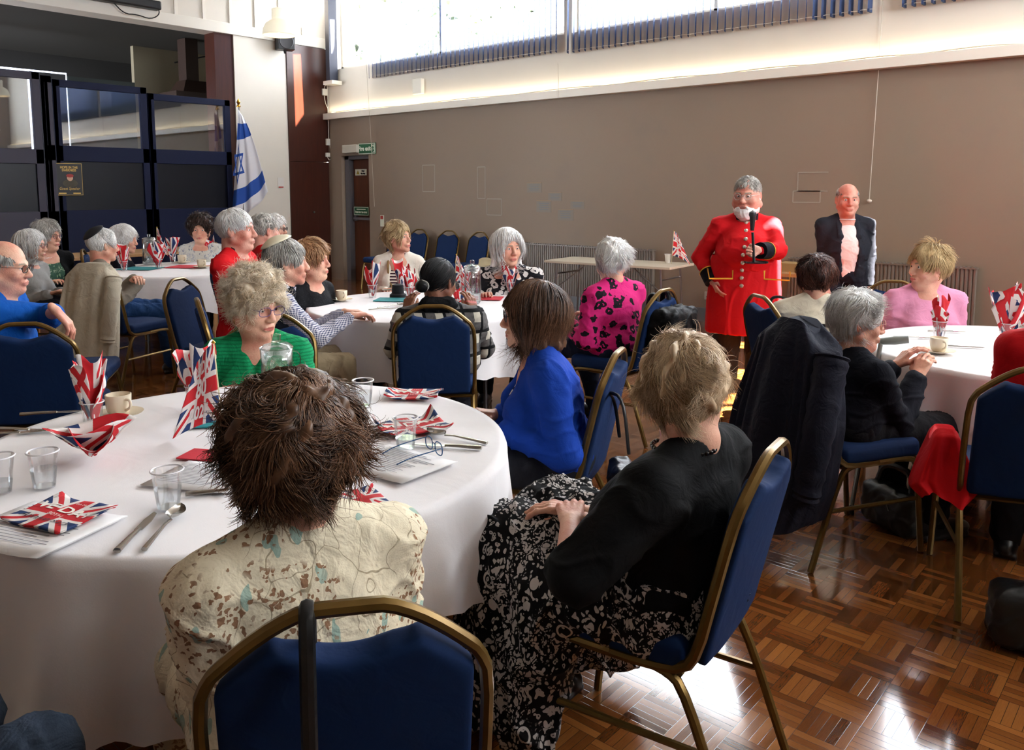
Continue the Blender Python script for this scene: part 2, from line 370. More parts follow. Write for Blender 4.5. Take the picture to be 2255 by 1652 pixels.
def head_fields(fl, M, o, hs, male, fat):
    def P(p): return xf(p, M, o)
    s = hs; f = fat
    u = [ell((0, -.012 * s, .035 * s), (.078 * s, .098 * s, .088 * s)), ell((0, .022 * s, -.03 * s), (.064 * s * (1 + f * .3), .07 * s, .088 * s))]
    fl.un(P(u[0]), k=.0).un(P(u[1]), k=.03 * s)
    for q in (-1, 1):
        fl.un(P(cone((q * .054 * s * (1 + f * .25), .0, -.055 * s), (q * .012 * s, .072 * s, -.098 * s), .022 * s * (1 + f * .3), .019 * s)), k=.02 * s)
        fl.un(P(ell((q * .038 * s, .068 * s, -.03 * s), (.024 * s * (1 + f * .3), .022 * s, .024 * s))), k=.02 * s)
        fl.un(P(cone((q * .012 * s, .09 * s, .022 * s), (q * .046 * s, .076 * s, .024 * s), .009 * s, .008 * s)), k=.014 * s)
        fl.sub(P(ell((q * .031 * s, .098 * s, .003 * s), (.017 * s, .014 * s, .012 * s))), k=.014 * s)
        fl.un(P(ell((q * .031 * s, .0765 * s, .003 * s), (.0155 * s, .0145 * s, .0125 * s))), k=.004)
        fl.sub(P(ell((q * .031 * s, .094 * s, .002 * s), (.0135 * s, .014 * s, .0042 * s))), k=.002)
        e = rot('z', q * -.35)
        fl.un(P(ell((q * .081 * s, -.008 * s, -.004 * s), (.009 * s, .019 * s, .034 * s), e)), k=.006).sub(P(ell((q * .091 * s, -.004 * s, .002 * s), (.006 * s, .010 * s, .018 * s))), k=.004)
        fl.un(P(ell((q * .013 * s, .102 * s, -.036 * s), (.009 * s, .010 * s, .008 * s))), k=.008 * s)
    fl.un(P(cone((0, .09 * s, .012 * s), (0, .112 * s, -.030 * s), .008 * s, .0125 * s * (1.15 if male else 1))), k=.012 * s)
    fl.un(P(ell((0, .088 * s, -.066 * s), (.028 * s, .016 * s, .016 * s))), k=.014 * s)
    fl.un(P(cone((-.017 * s, .098 * s, -.0635 * s), (.017 * s, .098 * s, -.0635 * s), .0055 * s)), P(cone((-.015 * s, .097 * s, -.075 * s), (.015 * s, .097 * s, -.075 * s), .0065 * s)), k=.006)
    fl.sub(P(cone((-.024 * s, .104 * s, -.0695 * s), (.024 * s, .104 * s, -.0695 * s), .0018 * s)), k=.004)
    fl.un(P(ell((0, .078 * s, -.103 * s), (.020 * s, .018 * s, .016 * s))), k=.016 * s)
    if f > .3: fl.un(P(ell((0, .03 * s, -.115 * s), (.05 * s, .045 * s, .03 * s))), k=.03)
    return fl
def hand_prims(Mh, o, side, curl=.5, s=1.0, spread=1.0, thumb=0.3):
    # local: wrist at origin, fingers +Y, palm faces -Z, thumb towards +X*side
    out = []; L = [(.040, .025, .019), (.045, .029, .021), (.042, .027, .020), (.032, .020, .017)]; kx = [.030, .010, -.011, -.030]; ky = [.086, .091, .086, .076]
    def A(p): out.append(xf(p, Mh, o))
    A(cone((0, -.02 * s, 0), (0, .012 * s, 0), .026 * s, .027 * s, ((0, 0, 1), .72)))
    for i in range(4):
        x = kx[i] * side; A(cone((x * .55 * s, .015 * s, 0), (x * s, ky[i] * s, 0), .0155 * s, .0115 * s))
        p = np.array((x, ky[i], .0)); a = 0; sp = x * 1.6 * spread
        for j in range(3):
            a += curl * (.75, 1.0, .7)[j] * (1 + .08 * i); q = p + L[i][j] * np.array((math.sin(sp) * math.cos(a), math.cos(a) * math.cos(sp), -math.sin(a)))
            A(cone(p * s, q * s, (.0092, .0084, .0076)[j] * s, (.0084, .0076, .0066)[j] * s)); p = q
    t0 = np.array((.020 * side, .022, -.006)); t1 = np.array((.046 * side, .050, -.014 - .01 * thumb)); t2 = np.array(((.050 - .02 * thumb) * side, .080, -.022 - .02 * thumb)); t3 = np.array(((.048 - .045 * thumb) * side, .104, -.030 - .025 * thumb))
    A(cone(t0 * s, t1 * s, .016 * s, .0125 * s)); A(cone(t1 * s, t2 * s, .0115 * s, .010 * s)); A(cone(t2 * s, t3 * s, .010 * s, .0078 * s)); return out
def ik(S, T, a, b, hint):
    S, T = _v(S), _v(T); d = T - S; L = np.linalg.norm(d); 
    if L > (a + b) * .995: T = S + d / L * (a + b) * .995; d = T - S; L = np.linalg.norm(d)
    u = d / L; x = (a * a - b * b + L * L) / (2 * L); h = math.sqrt(max(a * a - x * x, 1e-6)); w = _v(hint) - u * (_v(hint) @ u)
    return S + u * x + nrm(w) * h, T
def strand_geo(n, c, rad, accept, L=.08, lift=.5, grav=.1, comb=(0, 0, 0), curl=.3, cf=30, r=.0006, seed=0, segs=8, crown=(0, -.05, .12), hug=.5, up=0, coll=1.02, lvar=.35, depth=.96, flat=0., block=None):
    R = np.random.default_rng(seed); D = R.normal(size=(n * 6, 3)); D /= np.linalg.norm(D, axis=1)[:, None]; c, rad = _v(c), _v(rad)
    P = c + D * rad * depth; P = P[accept(P)][:n]; n = len(P)
    N = (P - c) / rad ** 2; N /= np.linalg.norm(N, axis=1)[:, None]
    T = P - _v(crown); T -= N * (T * N).sum(1)[:, None]; T /= np.linalg.norm(T, axis=1)[:, None] + 1e-6; T = T + _v(comb)
    dr = T + N * lift; dr /= np.linalg.norm(dr, axis=1)[:, None]; Ls = L * (1 + lvar * R.uniform(-1, 1, n)); out = [P]; X = P.copy(); ph = R.uniform(0, .9, n)
    for s in range(segs):
        q = s / segs; nz = np.stack([wob(P * (1 + q * .5) + q * .012, cf, seed + 5 + i, 3) for i in range(3)], 1) + R.normal(size=(n, 3)) * .22
        cc = (X - c); NN = cc / rad ** 2; NN /= np.linalg.norm(NN, axis=1)[:, None]
        dr = dr + np.array((0, 0, -1.)) * grav + nz * curl - NN * ((dr * NN).sum(1) * hug * (q > .25))[:, None] + np.array((0, 0, 1.)) * up * (1 - q)
        dr /= np.linalg.norm(dr, axis=1)[:, None]; X = X + dr * (Ls / segs)[:, None]
        k = np.linalg.norm((X - c) / rad, axis=1); m = k < coll; X[m] = c + (X[m] - c) / k[m][:, None] * coll
        if block is not None: bm_ = block(X); X[bm_] = out[-1][bm_]
        out.append(X.copy())
    C = np.stack(out, 1)                                    # n, segs+1, 3
    Tn = np.gradient(C, axis=1); Tn /= np.linalg.norm(Tn, axis=2)[..., None] + 1e-9; u = np.cross(Tn, N[:, None, :]); u /= np.linalg.norm(u, axis=2)[..., None] + 1e-9; w = np.cross(Tn, u)
    t = np.linspace(0, 1, segs + 1); rr = (r * (1 - .75 * t ** 2))[None, :, None] * R.uniform(.7, 1.3, n)[:, None, None]
    V = np.stack([C + rr * (math.cos(a) * u * (1 + flat) + math.sin(a) * w) for a in (0, 2.09, 4.19)], 2)
    base = (np.arange(n)[:, None, None] * (segs + 1) + np.arange(segs)[None, :, None]) * 3; k = np.arange(3)[None, None, :]; k2 = (k + 1) % 3
    Q = np.stack([base + k, base + k2, base + 3 + k2, base + 3 + k], -1).reshape(-1, 4)
    at = np.clip(.5 + .34 * wob(P, 45, seed + 3)[:, None] + R.uniform(-.38, .38, n)[:, None] + (t[None] - .5) * .4, 0, 1); at = np.repeat(at[..., None], 3, 2)
    return V.reshape(-1, 3), Q, at.ravel()
def join_geo(parts):
    V, Q, A, n = [], [], [], 0
    for v, q, a in parts: V.append(v); Q.append(q + n); A.append(a); n += len(v)
    return np.concatenate(V), np.concatenate(Q), np.concatenate(A)
def make_hair(root, M, o, hs, h, seed, near):
    s = hs; mat_ = hair_mat(h['mat'], h['dark'], h['light']); th = h.get('th', .016) * s; vx, vy, vz = h.get('vol', (1, 1, 1))
    c = np.array((0, -.015 + h.get('cy', 0), .035 + h.get('cz', 0))) * s; rad = np.array(((.080 * s + th) * vx, (.098 * s + th) * vy, (.090 * s + th) * vz))
    zb = h.get('nape', -.075) * s; fh = h.get('front', .062); bald = h.get('bald', 0); earopen = h.get('ears', 1)
    kf = h.get('face', 1.0)
    face = [((0, .128 * s, -.045 * s), (.074 * s * kf, .085 * s, (fh + .045) * s)), ((0, .06 * s, -.12 * s), (.075 * s, .10 * s, .06 * s))]
    if earopen: face += [((q * .095 * s, .012 * s, -.022 * s), (.036 * s, .034 * s, .040 * s)) for q in (-1, 1)]
    if bald: face += [((0, -.0 * s + .03 * s, (.115 + .03 * (1 - bald)) * s), (.085 * s * bald, .13 * s * bald, .09 * s))]
    fl = F(c - rad - .06, c + rad + .05, .006 if not near else .005)
    fl.un(ell(c, rad * .985), k=0)
    for e in h.get('extra', []): fl.un(cone(_v(e[0]) * s, _v(e[1]) * s, e[2] * s, e[3] * s, e[4] if len(e) > 4 else None), k=.025)
    for a, b in face: fl.sub(ell(a, b), k=.008)
    fl.cut((0, .25, -1), -zb)
    V, Q = fl.mesh(); V = relax(V, Q, 1); V = V + vnormals(V, Q) * (h.get('lump', .004) * wob(V * np.array((1.6, 1, .8)), 70, seed))[:, None]
    V = V + vnormals(V, Q) * (.0016 * wob(V * np.array((2.2, 1, .5)), 260, seed + 1))[:, None]
    at = np.clip(.42 + .3 * wob(V * np.array((2, 1, .6)), 120, seed + 2), 0, 1)
    def acc(P):
        k = np.ones(len(P), bool)
        for a, b in face: k &= np.linalg.norm((P - _v(a)) / (_v(b) * .97), axis=1) > 1
        return k & (P[:, 2] - .25 * P[:, 1] > zb - .002)
    n = h.get('n', 700)
    bf = [face[0]] + ([face[1]] if earopen or h.get('nape', -.075) > -.1 else [])
    def block(P):
        k = np.zeros(len(P), bool)
        for a, b in bf: k |= np.linalg.norm((P - _v(a)) / (_v(b) * .93), axis=1) < 1
        return k
    g = strand_geo(n, c, rad, acc, L=h.get('L', .07) * s, lift=h.get('lift', .35), grav=h.get('grav', .12), comb=h.get('comb', (0, 0, 0)), curl=h.get('curl', .25), cf=h.get('cf', 28), r=h.get('r', .0016 if not near else .0007), seed=seed, segs=h.get('segs', 6 if not near else 9), crown=np.array(h.get('crown', (0, -.05, .12))) * s, hug=h.get('hug', .5), up=h.get('up', 0), coll=h.get('coll', 1.01), flat=h.get('flat', .6), lvar=h.get('lvar', .35), block=block)
    parts = [(V, Q, at), g]
    if h.get('wisps'): 
        w = h['wisps']; parts.append(strand_geo(w[0], c, rad, acc, L=w[1] * s, lift=w[2], grav=w[3], curl=.5, cf=40, r=.0005, seed=seed + 9, segs=8, crown=np.array(h.get('crown', (0, -.05, .12))) * s, hug=0, comb=h.get('comb', (0, 0, 0)), lvar=.6, block=block))
    V, Q, A = join_geo(parts); V = V @ M.T + o
    return qmesh(h.get('name', 'hair'), V, Q, mat_, root, attr=A)
def glasses(root, M, o, s, col='2a2420', shape='rect', name='eyeglasses', w=.0016):
    m = plain('glasses_' + col, col, .3); mb = MB(); T = lambda p: M @ (np.array(p) * s) + o
    for q in (-1, 1):
        n = 20; a = np.linspace(0, 2 * PI, n, endpoint=False); e = 2.6 if shape == 'rect' else 2.0
        rx, rz = (.026, .018) if shape == 'rect' else (.023, .021)
        P = [T((q * .033 + rx * np.sign(math.cos(t)) * abs(math.cos(t)) ** (2 / e), .107 - .10 * abs(.033 * q + rx * math.cos(t)) * .6, .002 + rz * np.sign(math.sin(t)) * abs(math.sin(t)) ** (2 / e))) for t in a]
        mb.tube(P, w, 6, closed=True); mb.tube([T((q * .058, .102, .008)), T((q * .079, .05, .008)), T((q * .084, -.005, .010)), T((q * .083, -.02, -.005))], w * .9, 6)
    mb.tube([T((-.010, .106, .006)), T((0, .110, .009)), T((.010, .106, .006))], w, 6); g = mb.build(name, m, root)
    lb = MB()
    for q in (-1, 1):
        n = 16; P = [T((q * .033, .104, .002))] + [T((q * .033 + .0245 * math.cos(2 * PI * i / n), .1055 - .06 * abs(.033 * q + .0245 * math.cos(2 * PI * i / n)), .002 + .0175 * math.sin(2 * PI * i / n))) for i in range(n)]
        lb.add(P, [(0, i + 1, (i + 1) % n + 1) for i in range(n)])
    lb.build('lens', glass_mat('lens_glass', (.93, .93, .95), .08), g); return g
def eyes(root, M, o, s):
    mb = MB()
    for q in (-1, 1):
        c = np.array((q * .031, .0765, .0025)) * s; r = .0132 * s; prof = [(r * math.sin(a), r * math.cos(a)) for a in np.linspace(0, PI * .6, 9)]
        for k, (m, lo, hi) in enumerate(((1, 0, 3), (0, 2, 9))):
            V = np.array([(x * math.cos(2 * PI * i / 14), z, x * math.sin(2 * PI * i / 14)) for x, z in prof[lo:hi] for i in range(14)])
            Fc = [(a * 14 + i, (a + 1) * 14 + i, (a + 1) * 14 + (i + 1) % 14, a * 14 + (i + 1) % 14) for a in range(hi - lo - 1) for i in range(14)]
            mb.add((V + c) @ M.T + o, Fc, m)
    return mb.build('eyes', [EYEW, IRIS], root)
def person(u, v, d, body, head, label, group=None, pitch=5, roll=0, lean=6, side=0, hs=1.06, male=0, fat=.2, w=1.0, belly=0., bust=.5, top=None, bottom=None, hair=None, spec=None, skin='skin_fair', hands=None, stand=0, near=0, knees=None, feet=None, seat=.47, brow='9a8a78', shoe='17161a', extra=None, name='person', nohands=(), curl=(.45, .45), hdir=(None, None), palm=(None, None), shrug=0):
    C = px(u, v, d); rz = yawz(body); Rb = rot('z', rz); dl = math.radians(head - body)
    M = rot('z', -dl) @ rot('x', -math.radians(pitch)) @ rot('y', math.radians(roll)); la = math.radians(lean); sd = math.radians(side)
    tx = nrm((math.sin(sd), math.sin(la), math.cos(la))); hipz = (seat + .08) if not stand else stand * .50
    nk = .140 * hs; L = (C[2] - nk - hipz) / tx[2]; N = np.array((0, 0, hipz)) + tx * L; o = N + np.array((0, .025, nk)); hip = np.array((0, 0, hipz))
    org = C - Rb @ np.array((o[0], o[1], 0)); org[2] = 0
    root = empty(name, org, rz, label, 'person', group); sk = skin_mat(*skin) if isinstance(skin, tuple) else skin_mat(skin)
    sw_ = (.178 if male else .160) * w; Sh = {q: N - tx * .070 + np.array((q * sw_, -.005, shrug)) for q in (-1, 1)}
    hands = list(hands or ((-.09, .27, seat + .17), (.09, .27, seat + .17)))
    for i in (0, 1):
        if hands[i][0] == 'px': hands[i] = tuple(Rb.T @ (px(*hands[i][1:4]) - org)) + tuple(hands[i][4:])
    up, fo = (.29, .255) if male else (.265, .24); E = {}; Wr = {}
    for i, q in enumerate((-1, 1)):
        hint = (q * .22, -.5, -.8) if len(hands[i]) == 3 else hands[i][3:6]
        E[q], Wr[q] = ik(Sh[q], hands[i][:3], up, fo, hint)
    # --- body: head, neck, chest skin, arms, hands
    allp = np.array([hip + [0, 0, .05], o + [0, 0, .17 * hs], *Sh.values(), *E.values(), *Wr.values()]); HP = []
    for i, q in enumerate((-1, 1)):
        if q in nohands: continue
        fd = nrm(Wr[q] - E[q]) if hdir[i] is None else nrm(hdir[i]); pn = np.array((0, 0, -1.)) if palm[i] is None else _v(palm[i]); zc = -nrm(pn - fd * (pn @ fd)); xc = np.cross(fd, zc)
        HP.append((q, hand_prims(np.stack([xc, fd, zc], 1), Wr[q], -q, curl[i], 1.0 if male else .92)))
    lo = np.minimum(allp.min(0) - .12, min([np.min([p[1] for p in ps], 0).min() * 0 + 9 for _, ps in HP] + [9])); hi = allp.max(0) + .12
    for _, ps in HP: lo = np.minimum(lo, np.min([p[1] for p in ps], 0) - .02); hi = np.maximum(hi, np.max([p[2] for p in ps], 0) + .02)
    lo = np.minimum(lo, o - .15); hi = np.maximum(hi, o + .17); ar = (.034 + .006 * fat) * (1.1 if male else 1); bare = top.get('sleeve', 'long') != 'long'; af = 1 if bare else .8
    fh = F(lo, hi, .0036 if near else .0052); head_fields(fh, M, o, hs, male, fat)
    nr = (.060 if male else .050) * (1 + fat * .3); nb = o + M @ np.array((0, -.03, -.06)) * hs
    fh.un(cone(nb, N + np.array((0, -.005, .02)), nr, nr * 1.08), k=.025)
    fh.un(cone(Sh[-1] * [.8, 1, 1] - [0, 0, .015], Sh[1] * [.8, 1, 1] - [0, 0, .015], .042), k=.05).un(ell(N - tx * .13 + [0, .02, 0], (.13 * w, .085, .14)), k=.04).un(cone(N - tx * .2, hip + tx * .08, .11, .12), k=.05)
    for q in (-1, 1): fh.un(cone(Sh[q], E[q], .048 * (1 + fat * .4) * af, ar * 1.05 * af), k=.02); fh.un(cone(E[q], Wr[q], ar * 1.05 * af, .024), k=.012)
    for q, ps in HP:
        for p in ps: fh.un(p, k=.006)
    V, Q = fh.mesh(); V = relax(V, Q, 1, .4); parts = [(V, Q, np.zeros(len(V)))]
    V, Q, _a = join_geo(parts); Fm = V[Q].mean(1); Lc = (Fm - o) @ M / hs; mi = np.zeros(len(Q), int)
    mi[(np.abs(Lc[:, 0]) < .024) & (Lc[:, 1] > .088) & (np.abs(Lc[:, 2] + .0695) < .0088 - np.abs(Lc[:, 0]) * .25)] = 1
    mi[(np.abs(np.abs(Lc[:, 0]) - .031) < .019) & (Lc[:, 1] > .06) & (np.abs(Lc[:, 2] - .0245 + (np.abs(Lc[:, 0]) - .031) ** 2 * 8) < .0038)] = 2
    qmesh('body', V, Q, [sk, LIP if not male else plain('lip_pale', 'b8776c', .5), plain('brow_' + brow, brow, .8)], root, mi)
    eyes(root, M, o, hs)
    # --- upper garment
    t = top; ez = t.get('ease', .016); res = .007 if near else .009
    def torso(f, ez, sleeves=True, hem=None):
        hz = hipz - .02 if hem is None else hem
        f.un(ell(hip + tx * .02, (.165 * w + ez, .125 + ez + belly * .3, .14)), k=0).un(ell(hip + tx * (L * .42) + [0, .015 + belly * .5, 0], (.142 * w + ez + belly * .4, .105 + ez + belly * .6, L * .42)), k=.05)
        f.un(ell(N - tx * .17, (.150 * w + ez, .098 + ez + belly * .2, .17)), k=.05)
        if bust:
            for q in (-1, 1): f.un(ell(N - tx * (.20 + bust * .02) + [q * .075 * w, .075 + ez + .02 * bust, 0], (.07 + .012 * bust, .05 + .03 * bust, .065)), k=.05)
        f.un(cone(Sh[-1] * [.9, 1, 1], Sh[1] * [.9, 1, 1], .042 + ez * .7), k=.05)
        for q in (-1, 1): f.un(cone(N + [q * .035, -.01, .005], Sh[q] + [0, 0, .006], .040 + ez * .5, .040 + ez * .5), k=.04)
        if sleeves:
            ar = (.042 + .008 * fat) * (1.06 if male else 1) + ez * .7; sl = t.get('sleeve', 'long')
            for q in (-1, 1):
                if sl == 'long':
                    f.un(cone(Sh[q], E[q], ar * 1.02, ar * .95), k=.03); f.un(cone(E[q], Wr[q] - nrm(Wr[q] - E[q]) * .025, ar * .98, .030 + ez * .6), k=.02)
                elif sl != 'none':
                    k = {'short': .62, 'elbow': .93}.get(sl, .8) if sl != 'threequarter' else 1
                    f.un(cone(Sh[q], Sh[q] + (E[q] - Sh[q]) * k, ar * 1.15, ar * 1.05), k=.03)
                    if sl == 'threequarter': f.un(cone(E[q], E[q] + (Wr[q] - E[q]) * .4, ar * .98, .045 + ez * .6), k=.02)
        return f
    allp = np.array([hip, N, *Sh.values(), *E.values(), *Wr.values()]); glo = allp.min(0) - .24; ghi = allp.max(0) + .16; hem = t.get('hem', hipz - .09 if not stand else hipz - .08); glo[2] = min(glo[2], hem - .05)
    ghi[1] += belly
    fg = torso(F(glo, ghi, res), ez)
    nl = t.get('neck', (.02, .055))   # depth below N at front, half width
    fg.sub(cone(N + [0, .0, .02], N + [0, .03, .15], nl[1], nl[1] + .035), k=.012)
    if nl[0] > .03: fg.sub(cone(N + [0, .06, .06], N + np.array((0, .13, -nl[0])) , nl[1] * .9, .014 if t.get('vneck', 1) else nl[1] * .7), k=.012)
    if stand and t.get('coat'):
        cz = t['coat']; fg2 = F((-.42, -.36, cz - .03), (.42, .45, hipz + .2), res); fg2.un(cone(hip + [0, belly * .35, .12], (0, belly * .25, cz), .20 * w + belly * .30, .235 * w + belly * .25, ((0, 1, 0), .80)), k=0); fg2.cut((0, 0, -1), -cz)
        for k_ in t.get('slits', [(0, .3)]): fg2.sub(cone((k_[0], k_[1], cz - .02), (k_[0], k_[1] - .03, hipz - .18), .010, .003, ((0, 1, 0), 9)), k=.004)
        cv = sdf_obj('coat_skirt', fg2, t['mat'], root, folds=.006, ff=14, seed=abs(int(u)), stretch=(1.5, 1.5, .25), rel=1)
        ZZ = hipz + .06; fg.cut((0, 0, -1), -ZZ)
    else: fg.cut((0, 0, -1), -hem)
    if t.get('open'):
        oo = t['open']; fg.sub(cone(hip + [0, .20 + belly, -.25], N + [0, .13, -.0], oo * 1.3, oo, ((0, 1, 0), 1.35)), k=.01)
        it = t['inner']; fi = torso(F(glo, ghi, res), .004, False); n2 = it.get('neck', (.08, .06)); fi.sub(cone(N + [0, 0, .02], N + [0, .03, .15], n2[1], n2[1] + .035), k=.01)
        if n2[0] > .03: fi.sub(cone(N + [0, .06, .06], N + np.array((0, .13, -n2[0])), n2[1] * .9, n2[1] * .5), k=.01)
        fi.cut((0, 0, -1), -hem - .02); sdf_obj(it.get('name', 'blouse'), fi, it['mat'], root, folds=.003, ff=22, seed=abs(int(v)), fm=N + np.array((0, .06, -.02)))
    sdf_obj(t.get('name', 'jumper'), fg, t['mat'], root, folds=t.get('folds', .006), ff=t.get('ff', 17), seed=abs(int(u + v)), rel=2, fm=N + np.array((0, .06, -.02)))
    # --- legs
    b = bottom or {}; bm = b.get('mat', cloth_mat('trousers_dark', '1c1d24')); wd_ = w
    if not stand:
        kn = knees or ((-.12, .43, seat + .04), (.12, .43, seat + .04)); ft = feet or ((-.12, .43, 0), (.12, .43, 0))
        lr = b.get('r', .088); fb = F((-.36, -.25, .04), (.36, .75, hipz + .18), res)
        fb.un(ell(hip + [0, 0, -.01], (.175 * w, .15, .12)), k=0)
        for i, q in enumerate((-1, 1)):
            hj = hip + [q * .09, 0, -.01]; K = _v(kn[i]); A = _v(ft[i]) + [0, 0, .09]
            if b.get('skirt'):
                fb.un(cone(hj, K, lr * 1.25, lr * 1.1), k=.08); fb.un(cone(K, A + [q * .05, .02, b.get('up', 0)], lr * 1.1, b.get('flare', .11)), k=.10)
            else:
                fb.un(cone(hj, K, lr * 1.1, lr * .82), k=.04); fb.un(cone(K, A, lr * .82, b.get('cuff', .062)), k=.02)
        if b.get('spread'): fb.un(ell(hip + [0, .14, -.05], b['spread']), k=.08)
        if b.get('veil'):
            for q in (-1, 1): fb.un(cone((q * .17, .24, seat + .02), (q * .21, .30, b['hem'] + .05), .10, .10), k=.06)
        if b.get('skirt'): fb.cut((0, 0, -1), -b.get('hem', .16))
    else:
        ft = feet or ((-.13, .02, 0), (.13, .02, 0)); fb = F((-.34, -.3, .03), (.34, .36, hipz + .12), res); fb.un(ell(hip, (.17 * w, .13 + belly * .3, .13)), k=0)
        for i, q in enumerate((-1, 1)):
            A = _v(ft[i]) + [0, 0, .075]; K = (hip + [q * .1, 0, 0] + A) / 2 + [0, .02, 0]; lr = b.get('r', .092); fb.un(cone(hip + [q * .095, 0, -.03], K, lr * 1.15, lr * .95), k=.03); fb.un(cone(K, A, lr * .95, b.get('cuff', .08)), k=.02)
    sdf_obj(b.get('name', 'skirt' if b.get('skirt') else 'trousers'), fb, bm, root, folds=b.get('folds', .006), ff=b.get('ff', 20), seed=abs(int(u)) + 3, stretch=(1.2, 1.2, .5), rel=2)
    sm = plain('shoe_' + shoe, shoe, .35)
    for i, q in enumerate((-1, 1)):
        A = _v(ft[i]); fs = F(A + [-.08, -.12, -.01], A + [.08, .24, .16], .006); fs.un(ell(A + [0, .10, .035], (.046, .10, .038)), k=0).un(ell(A + [0, -.02, .045], (.040, .065, .045)), k=.03).un(cone(A + [0, -.01, .05], A + [0, -.01, .10], .042, .045), k=.02).un(rbox(A + [0, .05, .012], (.034, .11, .003), .010), k=.006).cut((0, 0, -1), -.002)
        sdf_obj('shoe', fs, sm, root)
    if hair: make_hair(root, M, o, hs, hair, abs(int(u + 7 * v)) % 9973, near)
    if spec: glasses(root, M, o, hs, *spec)
    info = dict(root=root, M=M, o=o, hs=hs, N=N, Sh=Sh, E=E, Wr=Wr, hip=hip, tx=tx, org=org, Rb=Rb, L=L)
    if extra: extra(info)
    return info
# ---------------------------------------------------------------- the hall
def wall_mat():
    t = NT('wall_grey_paint'); o = t.obj(); c = t.mix(t.noise(o, .5, 4), lin('857463'), lin('8e7c6c')); c = t.mix(t.M('MULTIPLY', t.step(t.noise(o, 2.5, 5), .55, .8), .3), c, lin('7a6e66'))
    t.bump(t.noise(o, 90, 2), .1, .003); return t.done(c, .62)
def floor_mat():
    t = NT('parquet'); x, y, z = t.xyz(t.obj()); S = 0.135; n = 5.
    gx = t.M('DIVIDE', x, S); gy = t.M('DIVIDE', y, S); cx = t.M('FLOOR', gx); cy = t.M('FLOOR', gy); fx = t.M('FRACT', gx); fy = t.M('FRACT', gy)
    par = t.M('GREATER_THAN', t.M('FRACT', t.M('MULTIPLY', t.M('ADD', cx, cy), .5)), .25)
    a = t.n('ShaderNodeMix', {0: par, 2: fx, 3: fy}).outputs[0]; b = t.n('ShaderNodeMix', {0: par, 2: fy, 3: fx}).outputs[0]
    st = t.M('FLOOR', t.M('MULTIPLY', a, n)); idv = t.n('ShaderNodeCombineXYZ', {0: t.M('ADD', cx, t.M('MULTIPLY', st, .173)), 1: cy, 2: st}).outputs[0]
    w = t.n('ShaderNodeTexWhiteNoise', {'Vector': idv}, noise_dimensions='3D').outputs[0]
    w2 = t.n('ShaderNodeTexWhiteNoise', {'Vector': t.n('ShaderNodeCombineXYZ', {0: cx, 1: cy}).outputs[0]}, noise_dimensions='3D').outputs[0]
    gr = t.n('ShaderNodeCombineXYZ', {0: t.M('MULTIPLY', a, 60.), 1: t.M('MULTIPLY', b, 4.), 2: t.M('MULTIPLY', w, 50.)}).outputs[0]; g = t.noise(gr, 1., 4)
    v = t.M('ADD', t.M('MULTIPLY', w, .55), t.M('ADD', t.M('MULTIPLY', w2, .25), t.M('MULTIPLY', g, .35)))
    r = t.n('ShaderNodeValToRGB', {0: v}); e = r.color_ramp.elements; e[0].position = .15; e[0].color = (*lin('43240f'), 1); e[1].position = .95; e[1].color = (*lin('925c2e'), 1); m = e.new(.5); m.color = (*lin('6b3c1b'), 1)
    fs = t.M('FRACT', t.M('MULTIPLY', a, n)); ed = t.M('MINIMUM', t.M('MINIMUM', fs, t.M('SUBTRACT', 1., fs)), t.M('MULTIPLY', t.M('MINIMUM', b, t.M('SUBTRACT', 1., b)), n))
    gap = t.step(ed, .0, .045); c = t.mix(gap, lin('2a140a'), r.outputs[0])
    sc_ = t.noise(t.obj(), 3., 6); rough = t.M('ADD', .10, t.M('ADD', t.M('MULTIPLY', t.step(sc_, .45, .75), .13), t.M('MULTIPLY', w, .05)))
    t.bump(t.M('ADD', t.M('MULTIPLY', gap, .35), t.M('ADD', t.M('MULTIPLY', w, .35), t.M('MULTIPLY', t.noise(t.obj(), 40, 3), .12))), .10, .004)
    return t.done(c, rough, 0, Specular_IOR_Level=.5, Coat_Weight=.6, Coat_Roughness=.09)
def wood_mat(name, c0, c1, sc_=(14, 14, 1.2), rough=.35):
    t = NT(name); o = t.obj(sc_); c = t.mix(t.noise(o, 2.2, 6, dist=.8), lin(c0), lin(c1)); t.bump(t.noise(o, 6, 4), .08, .003); return t.done(c, rough)
M_WALL = wall_mat(); M_WHITE = plain('wall_white_paint', 'd8d1c5', .6, bump=.1, var=.03); M_TRIMW = plain('white_gloss', 'e4ded2', .4); M_DKWOOD = wood_mat('dark_mahogany', '2a0f07', '481c0d')
M_NAVY = plain('navy_paint', '0b1433', .6, bump=.05, Specular_IOR_Level=.2); M_FLOOR = floor_mat(); M_STAGEGREY = plain('stage_grey', '343b39', .7); M_CEIL = plain('ceiling_paint', 'e6e1d8', .8)
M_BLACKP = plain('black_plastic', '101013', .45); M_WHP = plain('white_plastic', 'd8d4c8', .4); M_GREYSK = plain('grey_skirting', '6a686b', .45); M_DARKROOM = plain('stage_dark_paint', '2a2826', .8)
X0, X1, Y0, Y1, ZC = WALL_X, ROOM_X1, ROOM_Y0, WALL_Y, ROOM_Z
fl_ = sbox('floor', (X0 - 6, Y0, -.1), (X1, Y1 + .4, 0), M_FLOOR)
